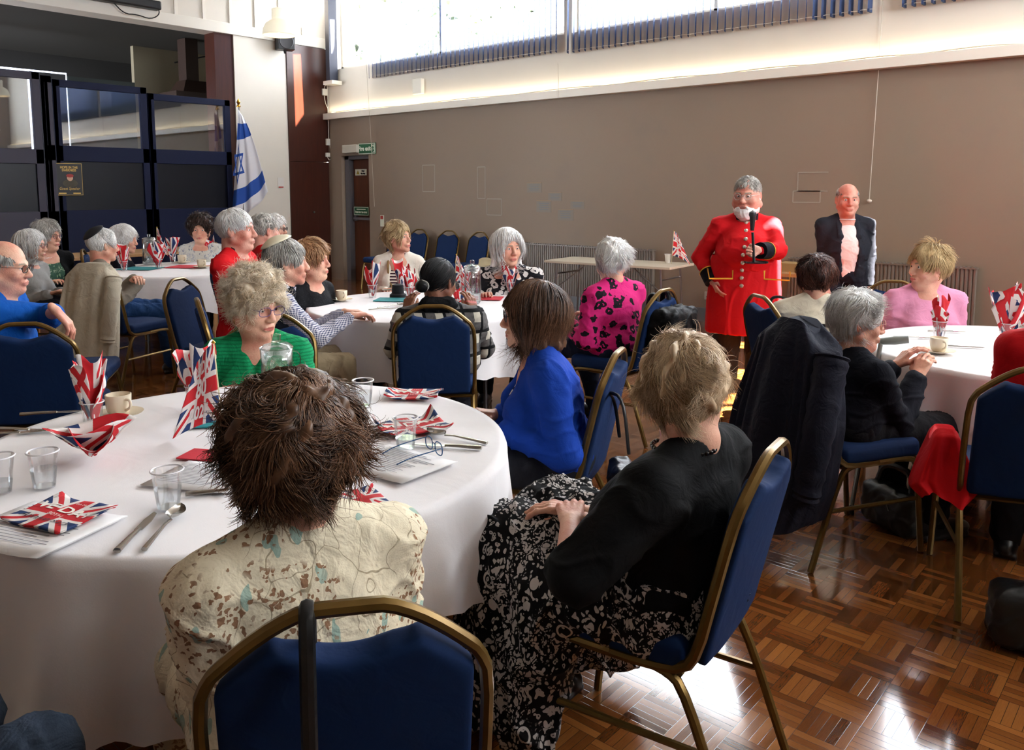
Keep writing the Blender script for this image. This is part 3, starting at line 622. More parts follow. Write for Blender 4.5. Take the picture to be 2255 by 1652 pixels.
# far wall: grey below the ledge, white above, clerestory openings
DX0, DX1 = fw(765, 500)[0], fw(812, 500)[0]; DZ = 2.08
D0, D1 = fw(752, 400)[0], fw(812, 400)[0]
LEDGE = 2.69
wb_ = MB()
def bx(lo, hi, mb): lo = np.array(lo, float); hi = np.array(hi, float); mb.box((lo + hi) / 2, hi - lo)
bx((X0, Y1, 0), (D0, Y1 + .25, LEDGE), wb_); bx((D1, Y1, 0), (X1, Y1 + .25, LEDGE), wb_); bx((D0, Y1, DZ), (D1, Y1 + .25, LEDGE), wb_)
wb_.build('wall_far', M_WALL, None, False)['kind'] = 'structure'
wu = MB(); bx((X0, Y1, LEDGE), (X1, Y1 + .25, SILL), wu); bx((X0, Y1, WTOP), (X1, Y1 + .25, ZC), wu); xs = [X0] + [x for w in WINS for x in w] + [X1]
for i in range(0, len(xs), 2): bx((xs[i], Y1, SILL), (xs[i + 1], Y1 + .25, WTOP), wu)
wu.build('wall_upper', M_WHITE, None, False)['kind'] = 'structure'
sbox('trim_1', (X0 + .002, Y1 - .10, LEDGE), (X1, Y1 - .001, LEDGE + .10), M_TRIMW, bev=.004)
# cove light tube lying on the ledge
cl = sbox('cove_light', (X0 + .2, Y1 - .055, LEDGE + .101), (X1 - .1, Y1 - .03, LEDGE + .118), emis('warm_cove', 'ffeabb', 1.5), kind=None); tag(cl, 'thin warm light strip lying on the ledge below the windows', 'light strip')
for k in range(8):
    x = X0 + 1 + k * 1.9; lamp('cove_glow', 'AREA', (x, Y1 - .07, LEDGE + .14), 1.0, (1, .88, .66), shape='RECTANGLE', size=1.9, size_y=.04).rotation_euler = (math.radians(150), 0, 0)
for i, (a, b) in enumerate(WINS):
    r = empty('window_%d' % (i + 1), (a, Y1, SILL)); r['kind'] = 'structure'; m = MB(); w = b - a; h = WTOP - SILL
    for (x0, z0, x1, z1) in ((0, 0, w, .05), (0, h - .05, w, h), (0, 0, .05, h), (w - .05, 0, w, h), (w * .5 - .03, 0, w * .5 + .03, h)): bx((x0, .12, z0), (x1, .18, z1), m)
    m.build('window_frame', M_TRIMW, r, False); g = MB(); bx((.04, .148, .04), (w - .04, .152, h - .04), g); g.build('window_pane', glass_mat('window_glass', (1, 1, 1), .03), r, False)
# daylight-closed walls out of view, ceiling with added sun openings
m = MB(); bx((X1, Y0, 0), (X1 + .2, Y1 + .25, RW0), m); bx((X1, Y0, RW1), (X1 + .2, Y1 + .25, ZC), m); ys = [Y0] + [y for w in RWIN for y in w] + [Y1 + .25]
for i in range(0, len(ys), 2): bx((X1, ys[i], RW0), (X1 + .2, ys[i + 1], RW1), m)
m.build('wall_right', M_WALL, None, False)['kind'] = 'structure'
for i, (a, b) in enumerate(RWIN):
    r = empty('window_%d' % (i + 5), (X1, a, RW0)); r['kind'] = 'structure'; g = MB(); bx((.148, 0, 0), (.152, b - a, RW1 - RW0), g); g.build('window_pane', glass_mat('window_glass', (1, 1, 1), .03), r, False)
sbox('sun_blocker_outside', (X1 + .2, Y0, RW1 + .1), (X1 + 2.9, Y1 + .25, RW1 + .2), M_WHITE); sbox('wall_back', (X0 - .2, Y0 - .2, 0), (X1 + .2, Y0, ZC), plain('back_wall_paint', 'aa9f90', .8))  # outside slab is added, out of view, to block sun at the right windows

# ceiling: holes added to aim the sun at men, floor, fascia and wood panel
from mathutils.geometry import delaunay_2d_cdt
def upt(P): P = np.array(P, float); return tuple((P + SUNV * ((ROOM_Z - P[2]) / SUNV[2]))[:2])
HOLES = [[upt(pz(u, v, 0)) for u, v in q] for q in (((1585, 868), (1700, 864), (1700, 886), (1588, 890)), ((1580, 897), (1695, 893), (1690, 924), (1575, 922)))]      # floor patch before the speaker
for y0, y1, z0, z1, x in ((5.93, 6.5, .25, 1.42, -2.5), (7.42, 7.76, .3, 1.75, -2.4)): HOLES.append([upt((x, y0, z1)), upt((x, y0, z0)), upt((x, y1, z0)), upt((x, y1, z1))])
HOLES.append([upt((X0, 7.9, 5.0)), upt((X0, 7.9, 4.15)), upt((X0, 8.4, 4.15)), upt((X0, 8.4, 5.0))])
HOLES += [[upt(sw(643, 124)), upt(sw(660, 124)), upt(sw(667, 255)), upt(sw(649, 282))], [upt(sw(693, 124)), upt(sw(704, 124)), upt(sw(704, 180)), upt(sw(697, 203))]]
HOLES = [h for h in HOLES]
pts = [(X0, Y0), (X1, Y0), (X1, Y1 + .25), (X0, Y1 + .25)]; edg = [(0, 1), (1, 2), (2, 3), (3, 0)]
for h in HOLES:
    b = len(pts); pts += [tuple(map(float, q)) for q in h]; edg += [(b + i, b + (i + 1) % 4) for i in range(4)]
vo, _e, fo_, *_r = delaunay_2d_cdt([Vector(p) for p in pts], edg, [], 0, 1e-6)
def inside(p, h):
    n = 0
    for i in range(len(h)):
        (ax, ay), (bx_, by) = h[i], h[(i + 1) % len(h)]
        if (ay > p[1]) != (by > p[1]) and p[0] < (bx_ - ax) * (p[1] - ay) / (by - ay) + ax: n += 1
    return n % 2
cm = MB(); keep = []
for f in fo_:
    c = sum((vo[i] for i in f), Vector((0, 0))) / len(f)
    if not any(inside(c, h) for h in HOLES): keep.append(tuple(f))
cm.add([(v.x, v.y, ZC) for v in vo], keep); cm.build('ceiling', M_CEIL, None, False)['kind'] = 'structure'
# stage-side wall
yP0, yP1 = sw(521, 300)[1], sw(634, 300)[1]; yB0 = sw(477, 200)[1]; FZ = 4.02
sbox('wall_stage', (X0 - .3, Y0, FZ), (X0, Y1, ZC), M_WHITE)
sbox('trim_2', (X0 - .32, Y0, FZ - .16), (X0 + .03, Y1, FZ), M_TRIMW, bev=.005)
for k in range(26):                                     # cover battens on the white fascia
    y = 1.2 + k * .43
    if y < Y1 - .1: sbox('trim_%d' % (3 + k), (X0 + .001, y, FZ), (X0 + .022, y + .05, ZC - .02), M_TRIMW)
sbox('wall_pillar', (X0 - .3, yP0, 0), (X0, yP1, FZ - .16), M_WHITE)
sbox('wall_post', (X0 - .3, yB0, 0), (X0 - .02, yP0 - .002, FZ - .16), M_DKWOOD)
sbox('wall_stage_near', (X0 - .3, Y0, 0), (X0, -1.0, FZ - .16), M_WHITE)
wp = tag(empty('panelling', (X0 + .02, (yP1 + Y1) / 2, 0)), kind='structure')
m = MB(); bx((-.32, yP1 - (yP1 + Y1) / 2 + .003, 0), (.0, Y1 - (yP1 + Y1) / 2 - .003, 1.98), m); bx((-.32, yP1 - (yP1 + Y1) / 2 + .003, 1.986), (.0, Y1 - (yP1 + Y1) / 2 - .003, FZ - .165), m); m.build('door_panel', M_DKWOOD, wp, False)
kh = MB(); kh.lathe([(0, 0), (.018, 0), (.018, .03), (0, .03)], R=[[0, 0, 1], [0, 1, 0], [-1, 0, 0]]); p = sw(688, 467); kh.build('door_pull', plain('steel', 'b8b8b8', .25, 1), wp).location = (0.0, p[1] - (yP1 + Y1) / 2, p[2])
# room behind the opening
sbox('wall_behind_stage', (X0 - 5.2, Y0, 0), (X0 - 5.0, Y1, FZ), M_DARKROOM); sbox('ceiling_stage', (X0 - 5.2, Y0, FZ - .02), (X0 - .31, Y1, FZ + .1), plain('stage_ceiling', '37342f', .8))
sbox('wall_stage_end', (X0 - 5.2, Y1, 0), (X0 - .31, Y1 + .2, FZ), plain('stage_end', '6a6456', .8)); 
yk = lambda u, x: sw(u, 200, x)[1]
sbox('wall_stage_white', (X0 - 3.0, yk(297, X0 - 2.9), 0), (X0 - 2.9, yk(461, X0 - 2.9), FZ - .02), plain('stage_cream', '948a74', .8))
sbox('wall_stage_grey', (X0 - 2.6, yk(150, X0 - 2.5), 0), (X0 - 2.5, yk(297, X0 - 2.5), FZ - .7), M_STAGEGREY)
hd = empty('chimney_hood', (X0 - 1.6, yk(425, X0 - 1.6), 0), 0, 'dark brown hood with a square flue behind the glazed partition', 'extractor hood'); hm = plain('hood_brown', '2e1c14', .5)
def hz(v): return sw(425, v, X0 - 1.6)[2]
z0, z1, z2, z3 = hz(216), hz(212), hz(180), hz(125)
m = MB(); yy = lambda u: yk(u, X0 - 1.6) - yk(425, X0 - 1.6)
m.box((0, (yy(368) + yy(482)) / 2, (z0 + z1) / 2), (.6, yy(482) - yy(368), .10)); m.build('canopy_rim', hm, hd, False)
m = MB(); V = [(-.28, yy(384), z1), (.28, yy(384), z1), (.28, yy(462), z1), (-.28, yy(462), z1), (-.15, yy(400), z2), (.15, yy(400), z2), (.15, yy(446), z2), (-.15, yy(446), z2)]
m.add(V, [(0, 1, 5, 4), (1, 2, 6, 5), (2, 3, 7, 6), (3, 0, 4, 7), (4, 5, 6, 7)]); m.build('canopy', hm, hd, False)
m = MB(); m.box((0, (yy(403) + yy(430)) / 2, (z2 + FZ - .03) / 2), (.26, yy(430) - yy(403), FZ - .03 - z2)); m.build('flue', hm, hd, False)
rl = MB(); a, b = sw(384, 138, X0 - 1.9), sw(458, 123, X0 - 1.9); rl.tube([a, b], .012); tag(rl.build('curtain_rail', M_BLACKP), 'short dark rail fixed high on the cream wall behind the hood', 'rail')
# window with blackout blinds behind the stage: daylight leaks round the blinds
r = empty('window_4', (X0 - 2.45, 0, 0)); r['kind'] = 'structure'; xw = X0 - 2.45; lk = emis('daylight_leak', 'dfe8ff', 1.6)
ya, yb, yc = yk(-80, xw), yk(63, xw), yk(149, xw); zt, zb2 = sw(60, 152, xw)[2], 1.3
m = MB(); bx((-.03, ya, zb2), (-.02, yc, zt), m); m.build('window_pane', lk, r, False)
m = MB(); bx((.0, ya, zb2 - .1), (.02, yb - .018, zt - .05), m); m.build('blind_panel', M_BLACKP, r, False); m = MB(); bx((.0, yb + .018, zb2 - .1), (.02, yc - .03, zt - .03), m); m.build('blind_panel', M_BLACKP, r, False)
# glazed folding partition across the opening
def Y_(u, x=X0 + .05): return sw(u, 350, x)[1]
M_PURP = plain('plum_grey_paint', '2c283a', .6); M_DKPANEL = plain('dark_infill', '0d0f18', .35, Specular_IOR_Level=.25)
def screen(name, u0, u1, xs_, mat_, zt, cols, label, lower=1, midz=(1.93, 2.05)):
    y0, y1 = sw(u0, 350, xs_)[1], sw(u1, 350, xs_)[1]; r = empty(name, (xs_, (y0 + y1) / 2, 0), 0, label, 'partition', 'folding partition leaves'); w = y1 - y0; h = w / 2
    m = MB(); t = .06
    for (a, c, b, d) in ((-h, 0, -h + .09, zt), (h - .09, 0, h, zt), (-h, zt - .09, h, zt), (-h, midz[0] - .04, h, midz[1] + .04), (-h, 0, h, 1.25), (-.05, 0, .05, zt) if cols == 2 else (-h, 0, -h + .05, zt)):
        bx((-t / 2, a, c), (t / 2, b, d), m)
    m.build('frame', mat_, r, False, bev=.004)
    seg = [(-h + .09, -.05), (.05, h - .09)] if cols == 2 else [(-h + .09, h - .09)]
    for a, b in seg:
        g = MB(); bx((-.006, a, midz[1] + .04), (.002, b, zt - .09), g); g.build('glass_pane', glass_mat('partition_glass', (.9, .92, .95), .10, .02), r, False)
        g = MB(); bx((-.012, a, 1.25), (-.002, b, midz[0] - .04), g); g.build('infill_panel', M_DKPANEL, r, False)
    return r
screen('folding_screen', 122, 327, X0 + .10, M_NAVY, 2.93, 1, 'navy glazed partition leaf carrying the black and gold poster')
screen('folding_screen', 329, 508, X0 + .10, M_NAVY, 2.86, 1, 'navy glazed partition leaf beside the dark wooden post')
screen('folding_screen', 96, 121, X0 + .22, M_PURP, 2.95, 1, 'narrow plum-grey partition leaf seen nearly edge on')
screen('folding_screen', -160, 95, X0 + .38, M_PURP, 2.96, 1, 'plum-grey glazed partition leaf reflecting white lamp shades', midz=(1.88, 1.98))
# poster
pa, pb = sw(122, 360, X0 + .14), sw(182, 429, X0 + .14); pr = empty('poster', (X0 + .14, (pa[1] + pb[1]) / 2, (pa[2] + pb[2]) / 2), 0, 'black and gold event poster taped to the navy partition', 'poster')
pw, ph = pb[1] - pa[1], pa[2] - pb[2]; PF = lambda x, y: (.004, x * pw, y * ph)
m = MB(); m.box((0, 0, 0), (.003, pw, ph)); m.box((-.002, 0, 0), (.003, pw + .012, ph + .012), mi=1); m.build('sheet', [plain('poster_black', '12100e', .5), plain('poster_gold', 'c9a24a', .4)], pr, False)
gold = plain('poster_gold', 'c9a24a', .4)
for s_, z_, cx, cy in (('HOPE IN THE', .11, 0, .38), ('DARKNESS', .11, 0, .29), ('Guest Speaker', .13, -.02, -.30)):
    V, Fc = text_on(PF, s_, z_, cx, cy, ext=.003 if s_[0] != 'G' else 0, shear=.35 if s_[0] == 'G' else 0, sx=1.05); MB().add(V, Fc).build('lettering', gold, pr, False)
def disc(c, rx, ry, n=20): return [PF(c[0] + rx * math.cos(2 * PI * i / n), c[1] + ry * math.sin(2 * PI * i / n)) for i in range(n)], [tuple(range(n))]
MB().add(*disc((0.02, -.13), .30, .13)).build('portrait_shoulders', plain('poster_olive', '3a3220', .6), pr, False)
o_ = MB().add(*disc((0.02, .045), .12, .10)).build('portrait_face', plain('poster_skin', 'c99f86', .6), pr, False); o_.location.x = .001
o_ = MB().add(*disc((0.02, .115), .15, .055)).build('portrait_beret', plain('poster_red', '9c2a26', .6), pr, False); o_.location.x = .002
for cx in (-.3, .27): MB().add([PF(cx + x, -.45 + y) for x, y in ((-.15, -.02), (.15, -.02), (.15, .02), (-.15, .02))], [(0, 1, 2, 3)]).build('gold_bar', gold, pr, False)
# flag on its pole
fp = empty('flag_on_pole', tuple(W(12.35, *(lambda q: (float((q - CAMP) @ RV),))(px(523, 300, 12.35)))), 0, 'white and blue flag with a six pointed star hanging from a pole by the pillar', 'flag')
fo0 = np.array(fp.location)
m = MB(); ptop = px(525, 236, 12.35) - fo0; pbot = px(540, 560, 12.35) - fo0; pbot[2] = 0; m.tube([pbot, ptop], .014, 10); m.build('pole', plain('steel', 'b8b8b8', .25, 1), fp)
m = MB(); m.lathe([(0, 0), (.028, .0), (.03, .02), (.012, .04), (.03, .07), (.0, .13)], ptop, 14); m.build('finial', plain('brass', 'c59a3c', .25, 1), fp)
m = MB(); m.lathe([(0, 0), (.19, 0), (.19, .03), (.03, .06), (.03, .2), (0, .2)], (pbot[0], pbot[1], 0), 20); m.build('pole_base', M_BLACKP, fp)
def flag_pt(t, s):
    vl = 242 + s * 243; vr = 250 + s * 172; u0 = 525 - 17 * s; u1 = 527 + 62 * max(s, .001) ** .75; w = .035 * math.sin(t * 15 + 2.5 * s) * (.3 + s) + .05 * t
    p = px(u0 + (u1 - u0) * t, vl + (vr - vl) * t + 12 * t * (1 - t) * 4 * s, 12.30); return p + HV * w - fo0
t = NT('flag_cloth'); s_ = t.xyz(t.uv())[1]; blue = t.M('ADD', t.M('MULTIPLY', t.M('GREATER_THAN', s_, .12), t.M('LESS_THAN', s_, .27)), t.M('MULTIPLY', t.M('GREATER_THAN', s_, .73), t.M('LESS_THAN', s_, .88)))
t.set(t.b.inputs['Base Color'], t.mix(blue, lin('e8e8ee'), lin('1d4fa8'))); FM = t.done(None, .7)
MB().grid(flag_pt, 40, 40).build('flag_cloth', FM, fp, solid=.003)
m = MB()
for k in range(2):
    for i in range(3):
        a0, a1 = [math.radians(90 + 180 * k + 120 * j) for j in (i, i + 1)]
        seg = [((.16 + rr * math.cos(a)), .50 - .72 * rr * math.sin(a)) for a, rr in ((a0, .27), (a1, .27), (a1, .20), (a0, .20))]
        n = 8; V = [];
        for q in range(n + 1):
            f = q / n; V += [tuple(np.array(seg[0]) * (1 - f) + np.array(seg[1]) * f), tuple(np.array(seg[3]) * (1 - f) + np.array(seg[2]) * f)]
        m.add([flag_pt(min(max(x, -.05), 1), y) - HV * .006 for x, y in V], [(2 * q, 2 * q + 2, 2 * q + 3, 2 * q + 1) for q in range(n)])
m.build('star', plain('flag_blue', '1d4fa8', .7), fp, False)
# doorway
dr = tag(empty('door_1', (D0, Y1, 0)), kind='structure'); dw = D1 - D0
M_DOOR = wood_mat('door_wood', '4a2413', '6e3a1c'); m = MB(); bx((.12, .16, 0), (dw, .20, DZ - .02), m); m.build('door_leaf', M_DOOR, dr, False)
m = MB(); bx((.02, .06, 0), (.12, .25, DZ), m); bx((.02, .06, DZ - .06), (dw, .25, DZ), m); m.build('door_frame', plain('door_frame_grey', '5f5c60', .5), dr, False)
m = MB(); bx((.16, .10, 1.02), (dw - .02, .15, 1.06), m); bx((.16, .12, 1.0), (.22, .16, 1.10), m); m.build('push_bar', plain('bar_grey', '77757a', .4, .5), dr, False)
def sign(name, u0, v0, u1, v1, y, col, label, txt, tcol, size, border=None, rows=None, cat='sign'):
    a, b = fw(u0, v0, y), fw(u1, v1, y); c = (a + b) / 2; w, h = abs(b[0] - a[0]), abs(a[2] - b[2]); r = empty(name, c, 0, label, cat); m = MB(); m.box((0, 0, 0), (w, .008, h)); m.build('plate', col, r, False)
    if border: 
        m = MB(); fr = .06 * h
        for (cx, cz, ww, hh) in ((0, h / 2 - fr, w - fr, fr), (0, -h / 2 + fr, w - fr, fr), (-w / 2 + fr, 0, fr, h - fr), (w / 2 - fr, 0, fr, h - fr)): m.box((cx, -.005, cz), (ww, .003, hh))
        m.build('border', border, r, False)
    for s_, fs, cx, cz in txt:
        V, Fc = text_on(lambda x, z: (x, -.0065, z), s_, fs * h, cx * w, cz * h, ext=.004); MB().add(V, Fc).build('lettering', tcol, r, False)
    return r, w, h
SG = plain('sign_green', '0d5a35', .4); SW_ = plain('sign_white', 'e4ead8', .5)
r, w, h = sign('fire_exit_sign', 789, 316, 827, 339, Y1 - .012, SG, 'green fire exit sign with running figure above the door', [('Fire exit', .52, -.13, 0)], SW_, 1, SW_)
m = MB(); m.box((w * .36, -.005, 0), (w * .17, .002, h * .72)); m.build('pictogram_panel', SW_, r, False)
m = MB(); c = np.array((w * .36, -.008, 0)); m.tube([c + (-.01, 0, -.06), c + (.004, 0, -.02), c + (.0, 0, .03)], .009, 6); m.tube([c + (.03, 0, -.05), c + (.012, 0, -.02), c + (0, 0, 0)], .008, 6); m.tube([c + (-.03, 0, .01), c + (0, 0, .03), c + (.028, 0, .01)], .006, 6); m.lathe([(0, -.012), (.012, 0), (0, .012)], c + (.004, 0, .055), 10); m.build('running_figure', SG, r)
r, w, h = sign('warning_sign', 782, 373, 807, 386, Y1 + .155, SW_, 'small pale warning notice high on the brown door', [('Mind', .34, .2, .2), ('the step', .34, .2, -.2)], M_BLACKP, 1)
m = MB(); m.add([(-w * .4, -.006, -h * .35), (-w * .1, -.006, -h * .35), (-w * .25, -.006, h * .35)], [(0, 1, 2)]); m.build('warning_triangle', plain('sign_yellow', 'b5a13a', .5), r, False)
r, w, h = sign('push_bar_sign', 779, 455, 812, 475, Y1 + .09, SG, 'green push bar to open sign on the brown door', [('Push bar to open', .30, 0, -.12)], SW_, 1, SW_)
m = MB(); m.box((0, -.006, h * .2), (w * .6, .002, h * .12)); m.build('bar_symbol', SW_, r, False)
r, w, h = sign('fire_action_notice', 837, 474, 845, 499, Y1 - .006, SW_, 'narrow white and red notice on the wall above a blue chair', [], SW_, 1); m = MB(); m.box((0, -.006, h * .3), (w * .8, .002, h * .3)); m.build('red_block', plain('sign_red', 'b03a2e', .5), r, False)
for i, (u0, v0, u1, v1, nm, lb, mt) in enumerate(((756, 320, 788, 336, 'emergency_light', 'pale plastic emergency light box next to the fire exit sign', 'c4bfb0'), (911, 175, 931, 206, 'motion_sensor', 'white wedge shaped sensor on the wall under the blinds', 'f0ece0'))):
    a, b = fw(u0, v0, Y1 - .04), fw(u1, v1, Y1 - .04); m = MB(); m.box((0, 0, 0), (abs(b[0] - a[0]), .07, abs(a[2] - b[2]))); tag(m.build(nm, plain('box_' + nm, mt, .4), None, False, bev=.008), lb, 'box').location = (a + b) / 2
# faded notices and marks left on the grey wall
nt = [('faded pale blue notice, topmost of the five on the wall', 1160, 402, 1192, 424), ('faded pale blue notice, second from the top', 1207, 423, 1236, 443), ('faded pale blue notice with orange edge, lower and further from the table', 1181, 441, 1213, 468), ('faded pale blue notice nearest the folding table', 1256, 442, 1286, 460), ('faded pale blue notice, lowest of the five on the wall', 1228, 460, 1262, 486)]
for lb, u0, v0, u1, v1 in nt:
    a, b = fw(u0, v0, Y1 - .004), fw(u1, v1, Y1 - .004); w, h = b[0] - a[0], a[2] - b[2]; r = empty('wall_notice', (a + b) / 2, 0, lb, 'notice', 'faded notices on the grey wall'); m = MB(); m.box((0, 0, 0), (w, .003, h)); m.build('sheet', plain('faded_notice', '857c72', .7), r, False)
    m = MB(); m.box((0, -.002, h * .46), (w, .002, h * .08)); m.build('edge_tape', plain('faded_orange', '967e66', .7), r, False)
    m = MB(); 
    for k in range(4): m.box((0, -.0025, h * (.25 - .17 * k)), (w * (.7 - .1 * (k % 2)), .001, h * .05))
    m.build('text_lines', plain('faded_text', '747a80', .7), r, False)
tape = plain('tape_mark', 'a39a8c', .6)
for i, (u0, v0, u1, v1) in enumerate(((930, 364, 957, 422), (1746, 421, 1805, 446), (1757, 380, 1822, 421), (1072, 438, 1104, 474), (1051, 368, 1068, 437))):
    a, b = fw(u0, v0, Y1 - .003), fw(u1, v1, Y1 - .003); w, h = b[0] - a[0], a[2] - b[2]; m = MB()
    for (cx, cz, ww, hh) in ((0, h / 2, w, .010), (0, -h / 2, w, .010), (-w / 2, 0, .010, h), (w / 2, 0, .010, h))[: 4 if i != 2 else 3]: m.box((cx, 0, cz), (ww, .002, hh))
    tag(m.build('tape_outline', tape, None, False), ['pale tape outline of a poster above the row of blue chairs', 'wide low tape outline on the wall between the two standing men', 'tall tape outline above the space between the standing men', 'small faint tape outline on the wall below another', 'tall thin tape outline beside the faded notices'][i], 'tape mark', 'tape outlines on the wall').location = (a + b) / 2
# skirting, radiators, socket, cord
sk = plain('skirting_grey', '66696f', .45); sbox('baseboard_far', (D1 + .02, Y1 - .025, 0), (X1, Y1, .16), sk)
def radiator(u0, u1, v0, ztop, zbot, label):
    xa, xb = fw(u0, v0, Y1 - .1)[0], fw(u1, v0, Y1 - .1)[0]; r = empty('radiator', ((xa + xb) / 2, Y1 - .07, 0), 0, label, 'radiator'); w = xb - xa; m = MB(); n = int(w / .035); M_R = plain('radiator_paint', '6f655c', .4)
    m.grid(lambda s, t: ((s - .5) * w, -.03 - .012 * abs(math.sin(s * n * PI)) ** .5, zbot + (ztop - zbot) * t), n * 4, 2); m.build('front_panel', M_R, r)
    m = MB(); m.box((0, .0, (ztop + zbot) / 2), (w - .02, .04, ztop - zbot - .02)); m.build('body', M_R, r, False)
    m = MB(); m.box((0, -.005, ztop + .006), (w, .085, .012)); 
    for k in range(int(w / .04)): m.box((-w / 2 + .03 + k * .04, -.005, ztop + .016), (.022, .07, .008))
    m.build('top_grille', M_R, r, False)
    MB().tube([(w / 2 - .03, 0, 0), (w / 2 - .03, 0, zbot)], .009).build('pipe', M_R, r); MB().tube([(-w / 2 + .03, 0, 0), (-w / 2 + .03, 0, zbot)], .009).build('pipe', M_R, r)
radiator(1150, 1440, 530, .79, .15, 'long grey ribbed radiator behind the folding table')
radiator(1735, 2153, 580, .79, .15, 'grey ribbed radiator behind the woman in pink')
a = fw(1565, 652, Y1 - .02); r = empty('power_socket', a, 0, 'double mains socket low on the wall beside the red coat', 'socket'); MB().box((0, 0, 0), (.16, .02, .09)).build('plate', plain('socket_white', 'a59c92', .4), r, False, bev=.004)
m = MB()
for q in (-.04, .04):
    for p in ((0, .018), (-.012, -.012), (.012, -.012)): m.box((q + p[0], -.011, p[1]), (.006, .002, .010))
m.build('socket_holes', M_BLACKP, r, False)
for nm, u0, u1, v1, lb in (('pull_cord', 1947, 1921, 438, 'long white pull cord with round end above the suited man'),):
    a, b = fw(u0, 0, Y1 - .03), fw(u1, v1, Y1 - .03); b[0] = a[0] - .05; b[2] = fw(u1, v1, Y1 - .03)[2]; a[2] = 4.9
    r = empty(nm, (a[0], a[1], b[2]), 0, lb, 'cord'); MB().tube([(0, 0, 4.9 - b[2]), (-.02, -.0, 2.75 - b[2]), (-.05, 0, 0)], .004, 5).build('cord', plain('cord_white', 'bdb3a4', .6), r); MB().lathe([(0, -.02), (.02, -.012), (.026, 0), (.02, .012), (0, .02)], (-.05, 0, -.02)).build('knob', plain('knob_white', 'cfc7bb', .5), r)
for u, v1, lb, zz in ((806, 455, 'thin pale cord hanging beside the fire exit sign', .0), (1228, 215, 'thin pale blind cord between the two wide windows', 0)):
    a, b = fw(u, 140, Y1 - .11), fw(u + (18 if u < 900 else 0), v1, Y1 - .11); tag(MB().tube([a, (a + b) / 2 + np.array((.01, 0, 0)), b], .0035, 5).build('hanging_cord', plain('cord_grey', 'b8ae9e', .6)), lb, 'cord', 'thin cords on the far wall')
# cable along the ledge
P = [fw(735 + 76 * k, 0, Y1 - .07) for k in range(21)]; P = [np.array((p[0], Y1 - .09, LEDGE + .108 + .01 * math.sin(k * 2.1))) for k, p in enumerate(P)]
tag(MB().tube(smooth_path(P), .006, 6).build('ledge_cable', plain('cable_white', 'd8ceb8', .5)), 'white cable lying loosely along the whole ledge', 'cable')
# boxes and cable on the dark corner
r = empty('cable_run', (X0 + .06, sw(722, 300)[1], 0), 0, 'white switch boxes and looping cable on the dark wood beside the corner', 'cable')
for (u, v, w, h) in ((723, 313, .08, .11), (722, 341, .08, .07), (715, 203, .09, .11)):
    p = sw(u - 1, v, X0 + .05); MB().box(p - np.array(r.location), (.04, w, h)).build('switch_box', M_WHP, r, False, bev=.006)
P = [sw(u, v, X0 + .06) - np.array(r.location) for u, v in ((722, 240), (714, 222), (713, 190), (721, 184), (722, 250), (723, 310), (727, 325), (729, 350), (724, 353), (720, 345))]
MB().tube(smooth_path(P), .006, 6).build('cable', M_WHP, r)
# loudspeaker at the pillar, pendant lamps
p = sw(627, 93, X0 + .16); r = empty('loudspeaker', p, math.radians(-20), 'small black loudspeaker bracketed high on the white pillar', 'speaker'); MB().box((0, 0, 0), (.2, .27, .25)).build('cabinet', M_BLACKP, r, False, bev=.01)
MB().lathe([(.0, .101), (.09, .101), (.105, .106), (.115, .101)], R=[[0, 0, 1], [0, 1, 0], [-1, 0, 0]], n=28).build('driver_ring', plain('speaker_cone', '2a2a2e', .5), r); MB().tube([(-.1, 0, -.05), (-.02, 0, -.16), (-.02, 0, -.11)], .018).build('bracket', M_BLACKP, r)
SHADE = emis('lamp_shade_white', 'f0e8d0', .25)
def pendant(loc, label):
    r = empty('pendant_lamp', loc, 0, label, 'ceiling lamp', 'white bell pendant lamps'); z = 0
    MB().lathe([(.155, 0), (.158, .004), (.15, .06), (.125, .11), (.085, .14), (.065, .15), (.065, .25), (.06, .255), (0, .258)], n=36).build('shade', SHADE, r, solid=.003)
    MB().tube([(0, 0, .25), (0, 0, ZC - loc[2])], .004, 6).build('cord', M_WHP, r); MB().lathe([(0, .02), (.03, .04), (.035, .07), (.02, .1), (0, .12)], n=16).build('bulb', emis('bulb_glow', 'ffe2ae', 12), r)
p = px(614, 78, 8.3); pendant(p, 'white bell shaped pendant lamp hanging in front of the white pillar')
for (d, l, w) in ((5.0, -3.6, 'towards the partition'), (3.0, -.8, 'over the table laid with napkins'), (6.2, 1.2, 'near the standing men')): pendant(W(d, l, 3.45), 'white bell shaped pendant lamp hanging ' + w)
# projector bracket at the top edge of the stage opening
p = sw(230, 0, X0 + .1); r = empty('screen_housing', p, 0, 'black rolled projection screen housing with loose cables under the fascia', 'projection screen')
MB().box((0, -.3, .04), (.14, 2.1, .12)).build('housing', M_BLACKP, r, False, bev=.02)
MB().tube(smooth_path([(0, .1, -.0), (0, .25, -.14), (0, .42, -.12), (0, .62, -.16), (0, .76, -.06), (0, .7, .06)]), .008, 6).build('cable', M_BLACKP, r)
# qr notice card on the pillar: plain card with red foot
a, b = sw(611, 391, X0 + .01), sw(625, 414, X0 + .01); r = empty('notice_card', (a + b) / 2, 0, 'small white card with red foot on the white pillar', 'notice'); w, h = b[1] - a[1], a[2] - b[2]
MB().box((0, 0, 0), (.004, w, h)).build('card', plain('card_white', 'd9d4ce', .5), r, False); MB().box((.003, 0, -h * .42), (.003, w * .8, h * .12)).build('red_foot', plain('sign_red', 'b03a2e', .5), r, False)
